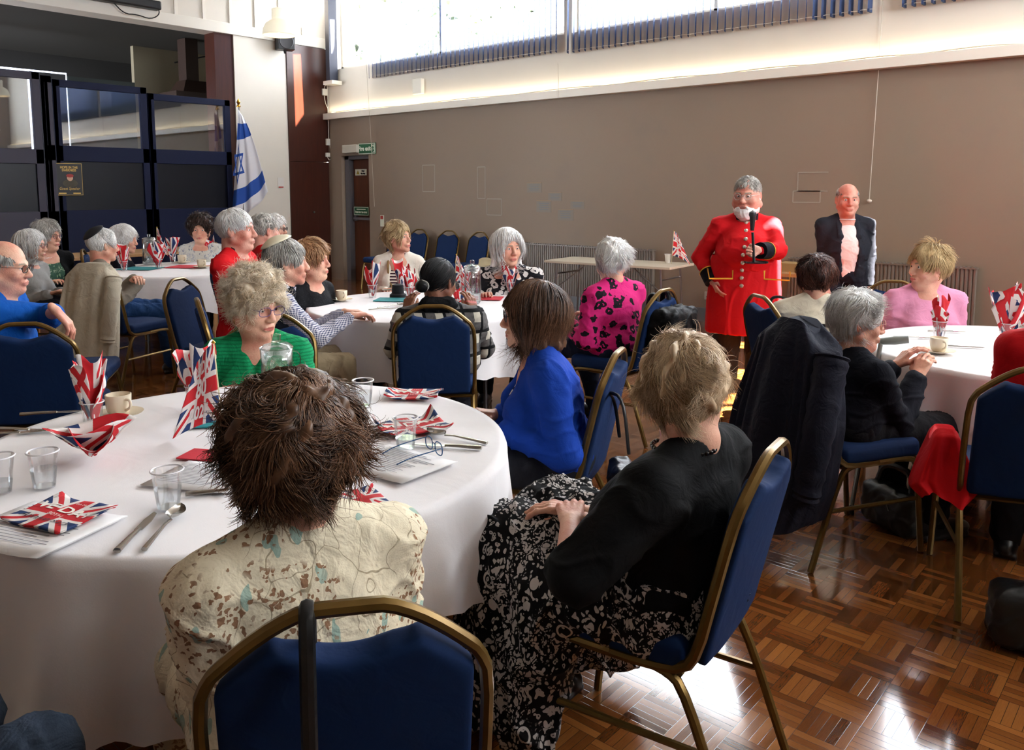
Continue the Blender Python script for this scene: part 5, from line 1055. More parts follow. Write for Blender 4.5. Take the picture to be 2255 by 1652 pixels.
P8 = person(1117, 546, 6.15, 186, 152, 'person with long white hair in a black and white leaf print top', pitch=2, lean=4, hs=1.08, w=1.3, fat=.8, bust=.8, top=dict(mat=pat('black_white_leaf', p_blobs('15151b', 'd6d2d0', 17, .42, .16, .09, 12)), name='blouse', sleeve='elbow', neck=(.03, .062)), hands=((-.14, .32, .74), (.14, .32, .74)),
    hair=h_white(th=.016, vol=(1.04, 1.02, 1.04), nape=-.13, ears=0, face=1.08, n=1800, L=.17, lift=.2, curl=.12, grav=.25, hug=.6, extra=[((-.075, -.02, .02), (-.095, -.01, -.13), .028, .024), ((.075, -.02, .02), (.10, -.01, -.14), .028, .024), ((0, -.09, .0), (0, -.09, -.13), .05, .05)], front=.07))
chair_for(P8, 'blue banquet chair of the person with long white hair')
C_GING = pat('gingham_shirt', p_check('d9d6dc', '3c4468', .011))
def ex(i):
    skullcap(i, plain('cream_satin', 'ddd3b8', .6), .40, 46, (.103, .122, .117)); collar(i, C_GING, .066, .05, 'shirt_collar'); f = F(i['hip'] + (-.3, -.25, -.15), i['N'] + (.3, .3, .02), .009); N, hip, tx = i['N'], i['hip'], i['tx']
    f.un(ell(hip + tx * .03, (.19, .16, .15)), k=0).un(ell(hip + tx * .2, (.175, .16, .2)), k=.05).un(ell(N - tx * .17, (.175, .125, .17)), k=.05); f.un(cone(N + [-.12, -.0, -.02], N + [.12, -.0, -.02], .052), k=.04)
    for q in (-1, 1): f.sub(ell(i['Sh'][q] + [q * .07, .02, -.03], (.08, .12, .11)), k=.01)
    f.sub(cone(N, N + [0, .03, .15], .066, .1), k=.01).sub(cone(N + [0, .07, .05], N + [0, .16, -.14], .05, .012), k=.01); sdf_obj('waistcoat', f, cloth_mat('navy_waistcoat', '12141c', .9), i['root'], folds=.004)
P9 = person(630, 578, 4.62, 66, 72, 'person in cream skullcap and dark waistcoat over checked shirt, arms on the table', pitch=2, lean=16, hs=1.05, male=1, fat=.3, belly=.04, bust=0, w=.98, top=dict(mat=C_GING, name='shirt', ease=.014), bottom=dict(mat=cloth_mat('khaki_trousers', '9a8a70', .85)), hands=((-.10, .49, .79), (.05, .50, .79)), hdir=((.3, 1, 0), (-.3, 1, 0)),
    hair=h_grey(th=.012, nape=-.085, n=1800, L=.045, lift=.2, hug=.7, curl=.1, r=.0013), extra=ex)
chair_for(P9, 'blue banquet chair of the person in the cream skullcap')
P10 = person(686, 574, 5.55, 118, 96, 'person with strawberry blond hair in a black scooped top beside the skullcapped man', pitch=0, lean=0, hs=1.06, w=1.0, fat=.5, bust=.7, top=dict(mat=pat('black_sequin', lambda t, o: t.mix(t.M('LESS_THAN', t.vor(o, 90), .16), lin('0e0e12'), lin('3c3c44'))), name='top', neck=(.09, .068)),
    hair=H('hair_strawberry', '8a5a38', 'e0b68a', th=.018, vol=(1.06, 1.04, 1.05), nape=-.075, n=1600, L=.065, lift=.35, curl=.25, hug=.45), hands=((-.1, .3, .68), (.1, .3, .68)))
chair_dl(5.75, -1.30, 115, 'blue banquet chair whose lit frame edge shows behind the strawberry blond woman', 'occupied banquet chairs')
def ex(i):
    f = F(i['o'] - .2, i['o'] + .2, .006); bn = loc(i, (0, -.135, -.045)); f.un(ell(bn, (.035, .03, .035)), k=0); sdf_obj('hair_bun', f, hair_mat('hair_black', '08080a', '2c2a2c'), i['root'], folds=.003, ff=60)
    m = MB(); m.tube([bn + np.array((.035 * math.cos(a), -.005, .03 * math.sin(a))) for a in np.linspace(0, 2 * PI, 16, endpoint=False)], .006, 7, closed=True); m.build('hair_tie', plain('tie_patterned', '8a8680', .8), i['root'])
    f = F(i['N'] - .2, i['N'] + .2, .007); f.un(cone(i['N'] + [-.06, -.05, .02], i['N'] + [.06, -.05, .02], .05), k=0); sdf_obj('scarf', f, C_BLACK, i['root'], folds=.005, ff=30)
P11 = person(966, 620, 4.60, -4, 34, 'person with thin dark hair in a bun wearing a grey plaid jacket, seen from behind', pitch=14, lean=8, hs=1.04, w=1.25, fat=.4, skin=('skin_brown', '8a5c44', '6e4030'), bust=.3, top=dict(mat=pat('grey_plaid', p_plaid), name='jacket', ease=.03, hem=.40), hands=((-.2, .3, .80), (.2, .3, .80)),
    hair=H('hair_black', '08080a', '2c2a2c', th=.004, vol=(1, 1, 1), nape=-.08, n=1500, L=.10, lift=.0, hug=1, curl=.04, crown=(0, .06, .12), r=.0012), spec=('17151a', 'rect', 'eyeglasses'), extra=ex)
chair_dl(4.50, -.42, -2, 'blue banquet chair seen squarely from behind, under the plaid jacket', 'occupied banquet chairs')
P12 = person(1345, 574, 5.12, -38, -4, 'person with short white blond hair in a pink leopard print shirt, seen from behind', pitch=2, lean=4, hs=1.04, w=1.12, fat=.5, top=dict(mat=pat('pink_leopard', p_blobs('c4206e', '120a12', 15, .40, .15, .05, 26)), name='shirt', ease=.03, hem=.38, neck=(.01, .055)), bottom=dict(mat=cloth_mat('dark_jeans', '161c2c', .9)), hands=((-.2, .24, .68), (.1, .3, .68)), knees=((-.16, .42, .50), (.10, .42, .5)), feet=((-.14, .50, 0), (.12, .30, 0)),
    hair=h_white(th=.014, vol=(1.02, 1.02, 1.03), nape=-.10, n=3000, L=.06, lift=.6, curl=.32, hug=.35, ears=0, lump=.010, r=.0012), extra=lambda i: collar(i, pat('pink_leopard', None), .062, .05))
chair_for(P12, 'blue banquet chair with the black rucksack hung on its back', -52)
# ---------------------------------------------------------------- red coats and the table by the partition
def redcoat(i, side=1, chev=True):
    collar(i, C_COLL, .070, .055, 'collar', .02)
    for q in (-1, 1):
        if chev:
            a, b = i['Sh'][q], i['E'][q]; d = nrm(b - a); c = a + (b - a) * .62; n = np.array((q, 0, 0.)); n = nrm(n - d * (n @ d)); s = np.cross(d, n)
            for w, mt, nm in ((.013, C_COLL, 'chevron_edge'), (.007, GOLD, 'chevron')):
                MB().tube([c + n * .045 + s * .055 + d * .05 - n * .02, c + n * .064, c + n * .045 - s * .055 + d * .05 - n * .02], w, 6, sq=(n, .4)).build(nm, mt, i['root'])
P13 = person(521, 507, 5.35, 96, 92, 'white haired person in a scarlet coat with black collar, seated in profile', pitch=0, lean=-4, hs=1.08, male=1, fat=.4, belly=.05, bust=0, w=1.12, skin=('skin_ruddy', 'd4a08e', 'bf7262'), top=dict(mat=C_RED, name='coat', ease=.022, hem=.36, neck=(.0, .056)), hands=((-.08, .26, .66), (.14, .26, .66)),
    hair=h_white(th=.007, vol=(1.0, 1.01, 1.02), nape=-.07, n=2400, L=.045, lift=.3, hug=.6, curl=.1, r=.0012, front=.068), extra=redcoat, bottom=dict(mat=cloth_mat('black_trousers', '16161a', .85)))
chair_dl(5.42, -1.94, 100, 'blue banquet chair with arched handle behind the nearer scarlet coat', 'occupied banquet chairs')
P14 = person(582, 508, 6.5, 58, 48, 'grey haired balding person in a scarlet coat, half hidden behind the nearer one', pitch=2, lean=4, hs=1.05, male=1, fat=.4, belly=.05, bust=0, w=1.12, skin=('skin_ruddy', 'd4a08e', 'bf7262'), top=dict(mat=C_RED, name='coat', ease=.022, hem=.36, neck=(.0, .056)), hair=h_grey(th=.006, nape=-.07, n=900, L=.03, lift=.2), extra=redcoat, bottom=dict(mat=cloth_mat('black_trousers', '16161a', .85)))
chair_for(P14, 'blue banquet chair of the farther scarlet coat')
P14b = person(604, 503, 7.6, 100, 95, 'white haired person in glasses barely visible behind the farther scarlet coat', lean=2, hs=1.0, top=dict(mat=pat('breton_stripe', None), name='jumper'), hair=h_white(th=.014, n=600, L=.05), spec=('1a1516', 'rect', 'eyeglasses'))
chair_for(P14b, 'blue banquet chair of the person behind the scarlet coats')
P15 = person(441, 505, 8.95, 172, 168, 'person with short curly dark brown hair in a pale floral top facing the room', lean=2, hs=1.16, w=1.15, fat=.4, top=dict(mat=pat('blue_cream_floral', p_floral('c9c8c0', '8a8a80', '54607c', '6e7ca0', 1.6)), name='blouse', neck=(.05, .06)), hair=h_dark(th=.026, vol=(1.10, 1.05, 1.06), nape=-.06, n=1600, L=.045, lift=.8, curl=.6, cf=60, hug=.2, lump=.008))
chair_for(P15, 'blue banquet chair of the curly haired woman by the partition')
C_BEIGE = cloth_mat('taupe_knit', '7d7468', .85); C_STONE = cloth_mat('stone_cotton', 'c2b9a6', .85, 900, .08, .5)
P16 = person(226, 540, 6.6, 58, 42, 'grey haired person in a black skullcap with folded arms and blue jeans', lean=2, hs=1.05, male=1, fat=.3, bust=0, w=1.08, top=dict(mat=C_BEIGE, name='cardigan', ease=.024), bottom=dict(mat=cloth_mat('mid_denim', '22406c', .9)), hands=((.04, .26, .80), (.02, .30, .76)), hdir=((1, .1, .1), (-1, .1, .1)), hair=h_white(th=.010, nape=-.07, n=1500, L=.04, lift=.2, hug=.6), extra=lambda i: skullcap(i, plain('black_velvet', '0c0c12', .8), .75, 46), feet=((-.15, .62, 0), (.14, .50, 0)), knees=((-.13, .43, .52), (.13, .43, .51)), shoe='16181f')
chair_dl(6.36, -3.02, 20, 'blue banquet chair draped with the stone coloured jacket', 'occupied banquet chairs')
P17 = person(273, 528, 8.3, 70, 85, 'white haired person in a dark top, back turned, beyond the black skullcap', lean=4, hs=1.1, top=dict(mat=C_NAVYV, name='jumper'), hair=h_white(th=.020, vol=(1.05, 1.04, 1.04), nape=-.08, n=1000, L=.05, ears=0))
chair_for(P17, 'blue banquet chair of the white haired person in a dark top')
P18 = person(67, 541, 7.0, 95, 82, 'person with long white hair tied back and dark glasses in a light grey cardigan', pitch=2, lean=6, hs=1.08, w=1.05, top=dict(mat=cloth_mat('light_grey_knit', '8e8d8c', .85), name='cardigan', ease=.024), hair=h_white(th=.012, nape=-.12, ears=0, n=1500, L=.16, grav=.22, lift=.1, curl=.06, hug=.7, extra=[((0, -.08, .0), (0, -.11, -.14), .045, .03)], front=.07), spec=('14100f', 'rect', 'eyeglasses'), extra=lambda i: collar(i, plain('white_roll_neck', 'dcd8d2', .8), .060, .06, 'roll_neck', .02))
chair_for(P18, 'blue banquet chair of the woman in the light grey cardigan')
P19 = person(104, 520, 8.0, 128, 100, 'person with short grey hair and dark glasses in a black cardigan over green floral', pitch=2, lean=4, hs=1.12, w=1.15, fat=.4, bust=.7, top=dict(mat=C_BLACK, name='cardigan', open=.08, neck=(.06, .06), inner=dict(mat=pat('green_navy_floral', p_floral('3c5c4c', '1c2c5c', '8fae88', 'c4ccb4', 1.4)), neck=(.09, .06), name='dress')), hair=H('hair_silver', 'a29e96', 'ece8e2', th=.020, vol=(1.06, 1.03, 1.05), nape=-.06, n=1400, L=.06, lift=.3, curl=.25, hug=.5), spec=('14100f', 'round', 'eyeglasses'))
chair_for(P19, 'blue banquet chair of the woman in the green floral dress')
# ---------------------------------------------------------------- right hand table
P22 = person(1797, 612, 4.85, 18, 12, 'person with short dark brown hair in a cream jumper with black stripes, seen from behind', pitch=4, lean=2, hs=.95, w=1.15, fat=.4, top=dict(mat=pat('cream_black_bands', p_stripes('d6cdb8', '121216', bands=((.735, .0095), (.69, .0095), (.63, .012)))), name='jumper', ease=.026, neck=(.0, .05)), hair=H('hair_auburn', '180c0a', '6a3c2c', th=.022, vol=(1.14, 1.04, 1.02), nape=-.075, ears=0, n=2600, L=.06, lift=.4, curl=.25, hug=.55, r=.0013))
chair_dl(4.66, 1.71, 78, 'blue banquet chair seen edge on beside the cream striped jumper', 'occupied banquet chairs')
P23 = person(1886, 708, 3.45, 72, 98, 'person with silver grey hair and glasses in a black cardigan with red collar', pitch=6, lean=10, hs=.98, w=1.12, fat=.4, bust=.6, near=1, top=dict(mat=C_NAVYV, name='cardigan', ease=.024, neck=(.02, .060)), hands=((-.05, .34, .74), (.08, .34, .72)), bottom=dict(mat=cloth_mat('black_trousers', '16161a', .85)), seat=.45,
    hair=H('hair_silver_white', 'd4d0c9', 'ffffff', th=.012, vol=(1.02, 1.04, 1.03), nape=-.095, n=7000, L=.065, lift=.55, curl=.3, hug=.4, lump=.008, wisps=(40, .04, .8, .1)), spec=('b98a7c', 'round', 'eyeglasses'), extra=lambda i: collar(i, plain('red_collar_cloth', 'b01824', .8), .064, .035, 'collar', .012, .02))
CH23 = chair_dl(3.42, 1.42, 70, 'blue banquet chair hidden under the long navy coat', 'occupied banquet chairs')
P24 = person(2044, 588, 4.9, 186, -100, 'person with short golden blond hair in a pale pink jumper behind the table', pitch=0, lean=2, hs=1.02, w=1.12, fat=.5, bust=.5, top=dict(mat=cloth_mat('pale_pink_knit', 'd78fb0', .85), name='jumper', ease=.024, neck=(.0, .055)), hair=H('hair_golden', 'a07c4c', 'ecd2a0', th=.016, vol=(1.02, 1.02, 1.03), nape=-.085, comb=(0, -.6, 0), n=3000, L=.055, lift=.35, curl=.2, hug=.45, r=.0013), extra=lambda i: (drop(i, 1, col='c9c9cc'), drop(i, -1, col='c9c9cc')))
chair_dl(5.02, 2.42, -165, 'blue banquet chair behind the pale pink jumper', 'occupied banquet chairs')
P25 = person(2390, 650, 2.86, 32, 40, 'person in a bright red jacket mostly beyond the edge of the view', lean=2, side=8, hs=1.0, w=1.15, top=dict(mat=C_RED, name='jacket', ease=.03), hair=h_grey(n=600), bottom=dict(mat=cloth_mat('black_trousers', '16161a', .85)))
chair_dl(2.98, 1.88, 18, 'blue banquet chair with black bag strap, in front of the red jacket', 'occupied banquet chairs')
# ---------------------------------------------------------------- the two standing men
def ex(i):
    root = i['root']; N, hip = i['N'], i['hip']; collar(i, C_COLL, .088, .06, 'collar', .012)
    for k in range(9):
        z = N[2] - .04 - k * .058; m = MB(); y = .135 + .16 * math.sin(min(1, (k + 1) / 7) * PI / 2) ; m.lathe([(.0, .012), (.010, .010), (.016, .0), (0, -.004)], (.050 * min(1, (k + 1) / 5) + .0, y, z), 14, R=[[1, 0, 0], [0, 0, 1], [0, -1, 0]]); b = m.build('button', SILV, root); snap_front(b, i)
    E, Wr = i['E'], i['Wr']
    for q in (-1, 1):
        band(i, q, .58, .98, .062, .060, C_COLL, 'cuff'); band(i, q, .555, .585, .066, .066, GOLD, 'cuff_braid')
    for q in (-1, 1):
        m = MB(); c = (q * .20, .20, hip[2] + .10); w, h = .085, .035
        m.tube([(c[0] - w, .30, c[2] - h * .2), (c[0] - w, .30, c[2] - h * 2), (c[0] + w, .30 - .05, c[2] - h * 2), (c[0] + w, .30 - .05, c[2] - h * .2)], .006, 6); b = m.build('pocket_braid', GOLD, root); snap_front(b, i)
    f = F(i['o'] + (-.16, -.16, -.22), i['o'] + (.16, .22, .1), .0045); M, o, s = i['M'], i['o'], i['hs']
    f.un(xf(ell((0, .035 * s, -.10 * s), (.074 * s, .075 * s, .050 * s)), M, o), k=0).un(xf(ell((0, .06 * s, -.125 * s), (.045 * s, .045 * s, .035 * s)), M, o), k=.02)
    for q in (-1, 1): f.un(xf(cone((q * .004 * s, .105 * s, -.052 * s), (q * .034 * s, .092 * s, -.075 * s), .009 * s, .010 * s), M, o), k=.006).un(xf(cone((q * .072 * s, .01 * s, -.02 * s), (q * .068 * s, .02 * s, -.09 * s), .016 * s, .02 * s), M, o), k=.01)
    f.sub(xf(ell((0, .115 * s, -.070 * s), (.024 * s, .03 * s, .007 * s)), M, o), k=.003).sub(xf(ell((0, .05 * s, -.03 * s), (.055 * s, .1 * s, .045 * s)), M, o), k=.008)
    V, Q = f.mesh(); V = relax(V, Q, 1); V = V + vnormals(V, Q) * (.0025 * wob(V, 160, 3))[:, None]; qmesh('beard', V, Q, hair_mat('hair_white', 'ece8e2', 'ffffff'), root, attr=np.full(len(V), .7))
def snap_front(b, i):                     # press a small part onto the front of the coat
    bpy.context.view_layer.update(); tg = [c for c in i['root'].children if c.name.split('.')[0] in ('coat', 'coat_skirt')]; me = b.data
    from mathutils.bvhtree import BVHTree
    bv = i.get('bvh')
    if bv is None:
        V, Fc, n = [], [], 0
        for c in tg: V += [tuple(v.co) for v in c.data.vertices]; Fc += [tuple(j + n for j in p.vertices) for p in c.data.polygons]; n = len(V)
        bv = i['bvh'] = BVHTree.FromPolygons(V, Fc)
    co = np.array([v.co[:] for v in me.vertices]); ym = co[:, 1].max() - .012; single = np.ptp(co[:, 0]) < .05
    if single:
        c = co.mean(0); h = bv.ray_cast(Vector((c[0], 1, c[2])), Vector((0, -1, 0)))[0]
        if h and h.y > .40: h = bv.ray_cast(Vector((c[0], .40, c[2])), Vector((0, -1, 0)))[0] or h
        if h: co[:, 1] += h.y + .002 - c[1] + .004
    else:
        for k in range(len(co)):
            h = bv.ray_cast(Vector((co[k, 0], 1, co[k, 2])), Vector((0, -1, 0)))[0]
            if h: co[k, 1] = h.y + .004 + (co[k, 1] - .28) * .05
    me.vertices.foreach_set('co', co.ravel())
P20 = person(1645, 431, 6.25, 188, 212, 'standing bearded person in a long scarlet coat speaking into a microphone', pitch=4, lean=2, hs=1.16, male=1, fat=1.2, belly=.13, bust=0, w=1.10, stand=1.66, skin=('skin_ruddy', 'd4a08e', 'bf7262'), top=dict(mat=C_RED, name='coat', ease=.02, coat=.43, neck=(.0, .075), slits=[(0, .34)], folds=.005), bottom=dict(mat=cloth_mat('brown_black_trousers', '2b241f', .85), r=.11, cuff=.10), hands=(('px', 1672, 552, 5.85, -.8, .2, -.9), ('px', 1569, 622, 6.22, .4, -.5, 0)), hdir=((1, .35, .15), None), palm=((0, .3, 0.0), (-1, 0, 0)), curl=(1.25, .35),
    hair=h_grey(th=.004, nape=-.06, n=1400, L=.018, lift=.4, hug=.6, front=.075), spec=('b9b4b0', 'round', 'eyeglasses'), extra=ex, shoe='141210')
def ex(i):
    root, N, hip = i['root'], i['N'], i['hip']; SH = cloth_mat('pale_pink_shirt', 'e6d8d4', .7)
    collar(i, SH, .066, .05, 'shirt_collar', .01, .02)
    MB().tube([hip + np.array((.16 * math.cos(a), .125 * math.sin(a), .0)) for a in np.linspace(0, 2 * PI, 24, endpoint=False)], .016, 6, closed=True).build('belt', plain('brown_leather', '5c2c1c', .4), root)
    m = MB()
    f = F(N + (-.14, -.02, -.40), N + (.14, .22, .02), .006)
    for q in (-1, 1): f.un(cone(N + [q * .085, .035, -.01], N + [q * .075, .150, -.16], .016, .026, ((0, 1, 0), .6)), k=0).un(cone(N + [q * .075, .150, -.16], N + [q * .05, .155, -.34], .026, .008, ((0, 1, 0), .6)), k=.01)
    sdf_obj('lapels', f, cloth_mat('charcoal_suit', '22242c', .8), root)
P21 = person(1866, 440, 7.15, 188, 190, 'standing bald person smiling in a dark grey suit jacket and open white shirt', pitch=2, lean=0, hs=1.12, male=1, fat=.4, belly=.06, bust=0, w=1.06, stand=1.62, skin=('skin_ruddy', 'd4a08e', 'bf7262'), top=dict(mat=cloth_mat('charcoal_suit', '22242c', .8), name='suit_jacket', ease=.02, open=.062, hem=.68, neck=(.06, .056), inner=dict(mat=cloth_mat('pale_pink_shirt', 'e6d8d4', .7), name='shirt', neck=(.05, .05))), bottom=dict(mat=cloth_mat('dark_suit_trousers', '1a1b24', .85)), hands=(('px', 1912, 640, 7.15, -.3, -1, 0), ('px', 1822, 640, 7.1, .3, -1, 0)),
    hair=h_grey(th=.002, nape=-.06, n=700, L=.012, lift=.3, bald=1.0), extra=ex)
# ---------------------------------------------------------------- things on the tables
M_CUP = glass_mat('clear_plastic', (.97, .97, .98), .10, .08); M_GLASS = glass_mat('clear_glass', (.95, .97, .97), .10, .02); M_WATER = glass_mat('water', (.92, .95, .96), .12, .02)
M_CHINA = plain('cream_china', 'e2d5bd', .25); M_STEEL = plain('cutlery_steel', 'b0aca6', .22, 1); M_PAPER = plain('printed_paper', 'e9e7e8', .7); M_INK = plain('grey_ink', '6a6870', .8)
def nap_mat(name, k):
    t = NT(name); o = t.obj(); uvm = t.n('ShaderNodeMapping', {0: t.uv(), 3: (k, k, 1)}).outputs[0]; c = union_node(t, uvm); t.bump(t.noise(o, 30, 3), .4, .006); tl = t.n('ShaderNodeBsdfTranslucent', {'Color': c}); t.set(t.b.inputs['Base Color'], c); t.b.inputs['Roughness'].default_value = .75
    mx = t.n('ShaderNodeMixShader', {0: .25}); t.t.links.new(t.b.outputs[0], mx.inputs[1]); t.t.links.new(tl.outputs[0], mx.inputs[2]); t.t.links.new(mx.outputs[0], t.out.inputs[0]); return t.m
M_NAP = nap_mat('union_napkin', .62); M_NAP1 = nap_mat('union_napkin_flat', 1.0)
M_TEAL = plain('teal_napkin', '177f86', .8, bump=.2); M_REDN = plain('red_napkin', 'c22a3a', .8, bump=.2)
def cup(name, loc_, label, R=.038, H=.10, water=0, mat_=None, group='clear plastic cups'):
    r = empty(name, loc_, random.uniform(0, 6), label, 'cup', group); MB().lathe([(0, .003), (R * .68, .003), (R * .70, .0), (R * .74, .02), (R * .95, H * .93), (R * 1.0, H * .95)], n=32).build('cup_wall', mat_ or M_CUP, r)
    MB().tube([(R * math.cos(a), R * math.sin(a), H * .96) for a in np.linspace(0, 2 * PI, 32, endpoint=False)], .0022, 6, closed=True).build('rim', plain('frosted_rim', 'd8d4d8', .3), r)
    if water: MB().lathe([(0, .004), (R * .68, .004), (R * (.72 + .24 * water), H * water), (0, H * water)], n=32).build('water', M_WATER, r)
    return r
def napkins(loc_, label, n=4, h=.17, seed=0, cupped=1, lab2=None, spread=1.0, rz=0):
    g = np.random.default_rng(seed); r = empty('napkin_bouquet', loc_, rz, label, 'napkins', 'union flag napkins standing in cups')
    for k in range(n):
        a = 2 * PI * k / n + g.uniform(-.4, .4); op = g.uniform(.6, 1.0); H = h * g.uniform(.8, 1.1); ph = g.uniform(0, 6); tilt = g.uniform(.18, .42) * spread; u0, v0 = g.uniform(0, 1, 2)
        ca, sa = math.cos(a), math.sin(a)
        def fn(s, t):
            w = (.010 + .062 * t * op * spread) ; b = (s - .5) * 2.3; x = math.sin(b) * w; rr = .006 + t * H * tilt + (1 - math.cos(b)) * w * .8 * (-1) ; z = .012 + H * t * (1 - .34 * abs(s - .5) * 2 * (1 if k % 2 else -.3)) + .012 * math.sin(b * 3 + ph) * t
            rr += .006 * math.sin(7 * s + ph + 5 * t); rr = rr if t > .35 else min(rr, .022); x = x if t > .35 else x * .8; return (rr * ca - x * sa, rr * sa + x * ca, z)
        m = MB(); m.grid(fn, 12, 14); m.uv = [(u * .9 + u0) for u in m.uv]; m.build('napkin', M_NAP, r, solid=.0008)
    if cupped:
        R, Hh = .036, .095; MB().lathe([(0, .003), (R * .68, .003), (R * .70, .0), (R * .95, Hh * .93), (R, Hh * .95)], n=28).build('cup_wall', M_CUP, r); MB().tube([(R * math.cos(a), R * math.sin(a), Hh * .96) for a in np.linspace(0, 2 * PI, 28, endpoint=False)], .002, 6, closed=True).build('rim', plain('frosted_rim', 'd8d4d8', .3), r)
    return r
def lettering(parent, fn, items):
    for s_, size, cx, cy, col, kw in items:
        V, Fc = text_on(fn, s_, size, cx, cy, **kw); MB().add(V, Fc).build('lettering', plain('print_' + col, col, .7), parent, False)
def flat_napkin(c, rz, w, h, label, seed, lines, fold=.02, z=.748):
    g = np.random.default_rng(seed); r = empty('printed_napkin', (c[0], c[1], z), rz, label, 'napkin', 'folded union flag napkins lying flat'); p = g.uniform(0, 6, 3)
    def fn(x, y, e=0.): return (x * w, y * h, .004 + e + fold * max(0, (abs(x) - .32)) ** 1.5 * 6 * (.5 + .5 * math.sin(4 * y + p[0])) + .0035 * (1 + math.sin(7 * x + p[1]) * math.cos(6 * y + p[2])))
    m = MB(); m.grid(lambda s, t: fn(s - .5, t - .5), 24, 16); m.build('sheet', M_NAP1, r, solid=.0008); m = MB(); m.grid(lambda s, t: (fn(s - .5, t - .5)[0] * .97 + .004, fn(s - .5, t - .5)[1] * .96 - .004, fn(s - .5, t - .5)[2] - .0026), 16, 10); m.build('under_layer', M_NAP1, r, solid=.0008)
    lettering(r, lambda x, y: fn(x, y, .0018), lines); return r
VE = [('VE DAY', .26, 0, .10, 'ece6dc', dict(sx=1.0, sy=1.0, ext=.006)), ('80TH', .10, 0, -.08, 'ece6dc', {}), ('Anniversary', .17, 0, -.24, '2a2c3a', dict(shear=.4)), ('8th MAY', .07, .06, .34, 'ece6dc', {})]
def paper(c, rz, w, h, label, n=2, text=1, z=.7475, cat='paper'):
    r = empty('printed_sheet', (c[0], c[1], z), rz, label, cat, 'printed sheets on the tables')
    for k in range(n):
        m = MB(); m.grid(lambda s, t: ((s - .5) * w + .004 * k, (t - .5) * h - .005 * k, .0012 * (k + 1) + .006 * max(0, s - .7) ** 2 * 4 * (k + 1)), 8, 4); m.build('sheet', M_PAPER, r, solid=.0006)
    if text:
        m = MB(); g = random.Random(int(w * 1e4) + text)
        for j in range(15):
            L = w * g.uniform(.45, .78); y = h * (.38 - .05 * j); m.add([(-w * .4, y, .0012 * n + .0022), (-w * .4 + L, y, .0012 * n + .0022), (-w * .4 + L, y - .0026, .0012 * n + .0022), (-w * .4, y - .0026, .0012 * n + .0022)], [(0, 3, 2, 1)])
        o = m.build('text_lines', M_INK, r, False)
    return r
def cutlery(kind, c, rz, label, z=.7465):
    m = MB(); L = .20
    if kind == 'spoon':
        m.grid(lambda s, t: ((s - .5) * .044 * math.sin(min(1, max(.02, t)) * PI) ** .6, .05 + .070 * t, .004 + .010 * ((s - .5) ** 2 * 4 + (t - .5) ** 2 * 3 - .3) + .002), 10, 12); m.tube([(0, .052, .006), (0, .02, .009), (0, -.05, .006), (0, -.10, .003)], [.003, .0028, .004, .005], 8, sq=((1, 0, 0), 1.5))
    elif kind == 'knife':
        m.add([(-.010, .01, .003), (.008, .01, .003), (.010, .06, .003), (.004, .105, .003), (-.006, .115, .003), (-.011, .07, .003), (-.010, .01, .005), (.008, .01, .005), (.010, .06, .005), (.004, .105, .005), (-.006, .115, .005), (-.011, .07, .005)], [(5, 4, 3, 2, 1, 0), (6, 7, 8, 9, 10, 11)] + [(i, (i + 1) % 6, 6 + (i + 1) % 6, 6 + i) for i in range(6)]); m.tube([(0, .014, .005), (0, -.03, .006), (0, -.10, .005)], [.004, .005, .0065], 8, sq=((1, 0, 0), 1.4))
    else:
        m.tube([(0, .03, .006), (0, -.03, .007), (0, -.10, .004)], [.003, .0035, .005], 8, sq=((1, 0, 0), 1.5)); m.box((0, .045, .004), (.022, .03, .002))
        for q in (-1.5, -.5, .5, 1.5): m.tube([(q * .0062, .055, .004), (q * .0062, .095, .005)], .0012, 5)
    o = m.build(kind, M_STEEL); o.location = (c[0], c[1], z); o.rotation_euler = (0, 0, rz); return tag(o, label, kind, 'steel cutlery on the cloths')
def cut2(kind, a, b, label):
    A, B = pz(*a, .745), pz(*b, .745); d = B - A; o = cutlery(kind, (A + B) / 2 - nrm(d) * .005, math.atan2(-d[0], d[1]), label); return o
def teacup(c, label, z=.7455, s=1.0, rz=0, full=True):
    r = empty('cup_and_saucer', (c[0], c[1], z), rz, label, 'teacup', 'cream cups on saucers'); R = .040 * s
    MB().lathe([(0, .004), (.030 * s, .002), (.034 * s, .006), (.072 * s, .014), (.075 * s, .017), (.070 * s, .0165), (.036 * s, .009), (0, .008)], n=40).build('saucer', M_CHINA, r)
    MB().lathe([(0, .010), (.026 * s, .010), (.033 * s, .018), (.038 * s, .035), (R, .075 * s), (R - .003, .076 * s), (R - .006, .04), (.026, .016), (0, .015)], n=40).build('cup', M_CHINA, r)
    MB().tube(smooth_path([(R - .003, 0, .062 * s), (R + .022, 0, .064 * s), (R + .026, 0, .04 * s), (R - .004, 0, .026 * s)], 2), .0045 * s, 8).build('handle', M_CHINA, r)
    m = MB(); m.grid(lambda s_, t: ((R * 1.012 - .002 * (1 - t)) * math.cos(3.6 + s_ * .9), (R * 1.012 - .002 * (1 - t)) * math.sin(3.6 + s_ * .9), (.04 + .018 * t) * s), 8, 2); m.build('crest', plain('cup_crest', 'b0a488', .4), r); return r
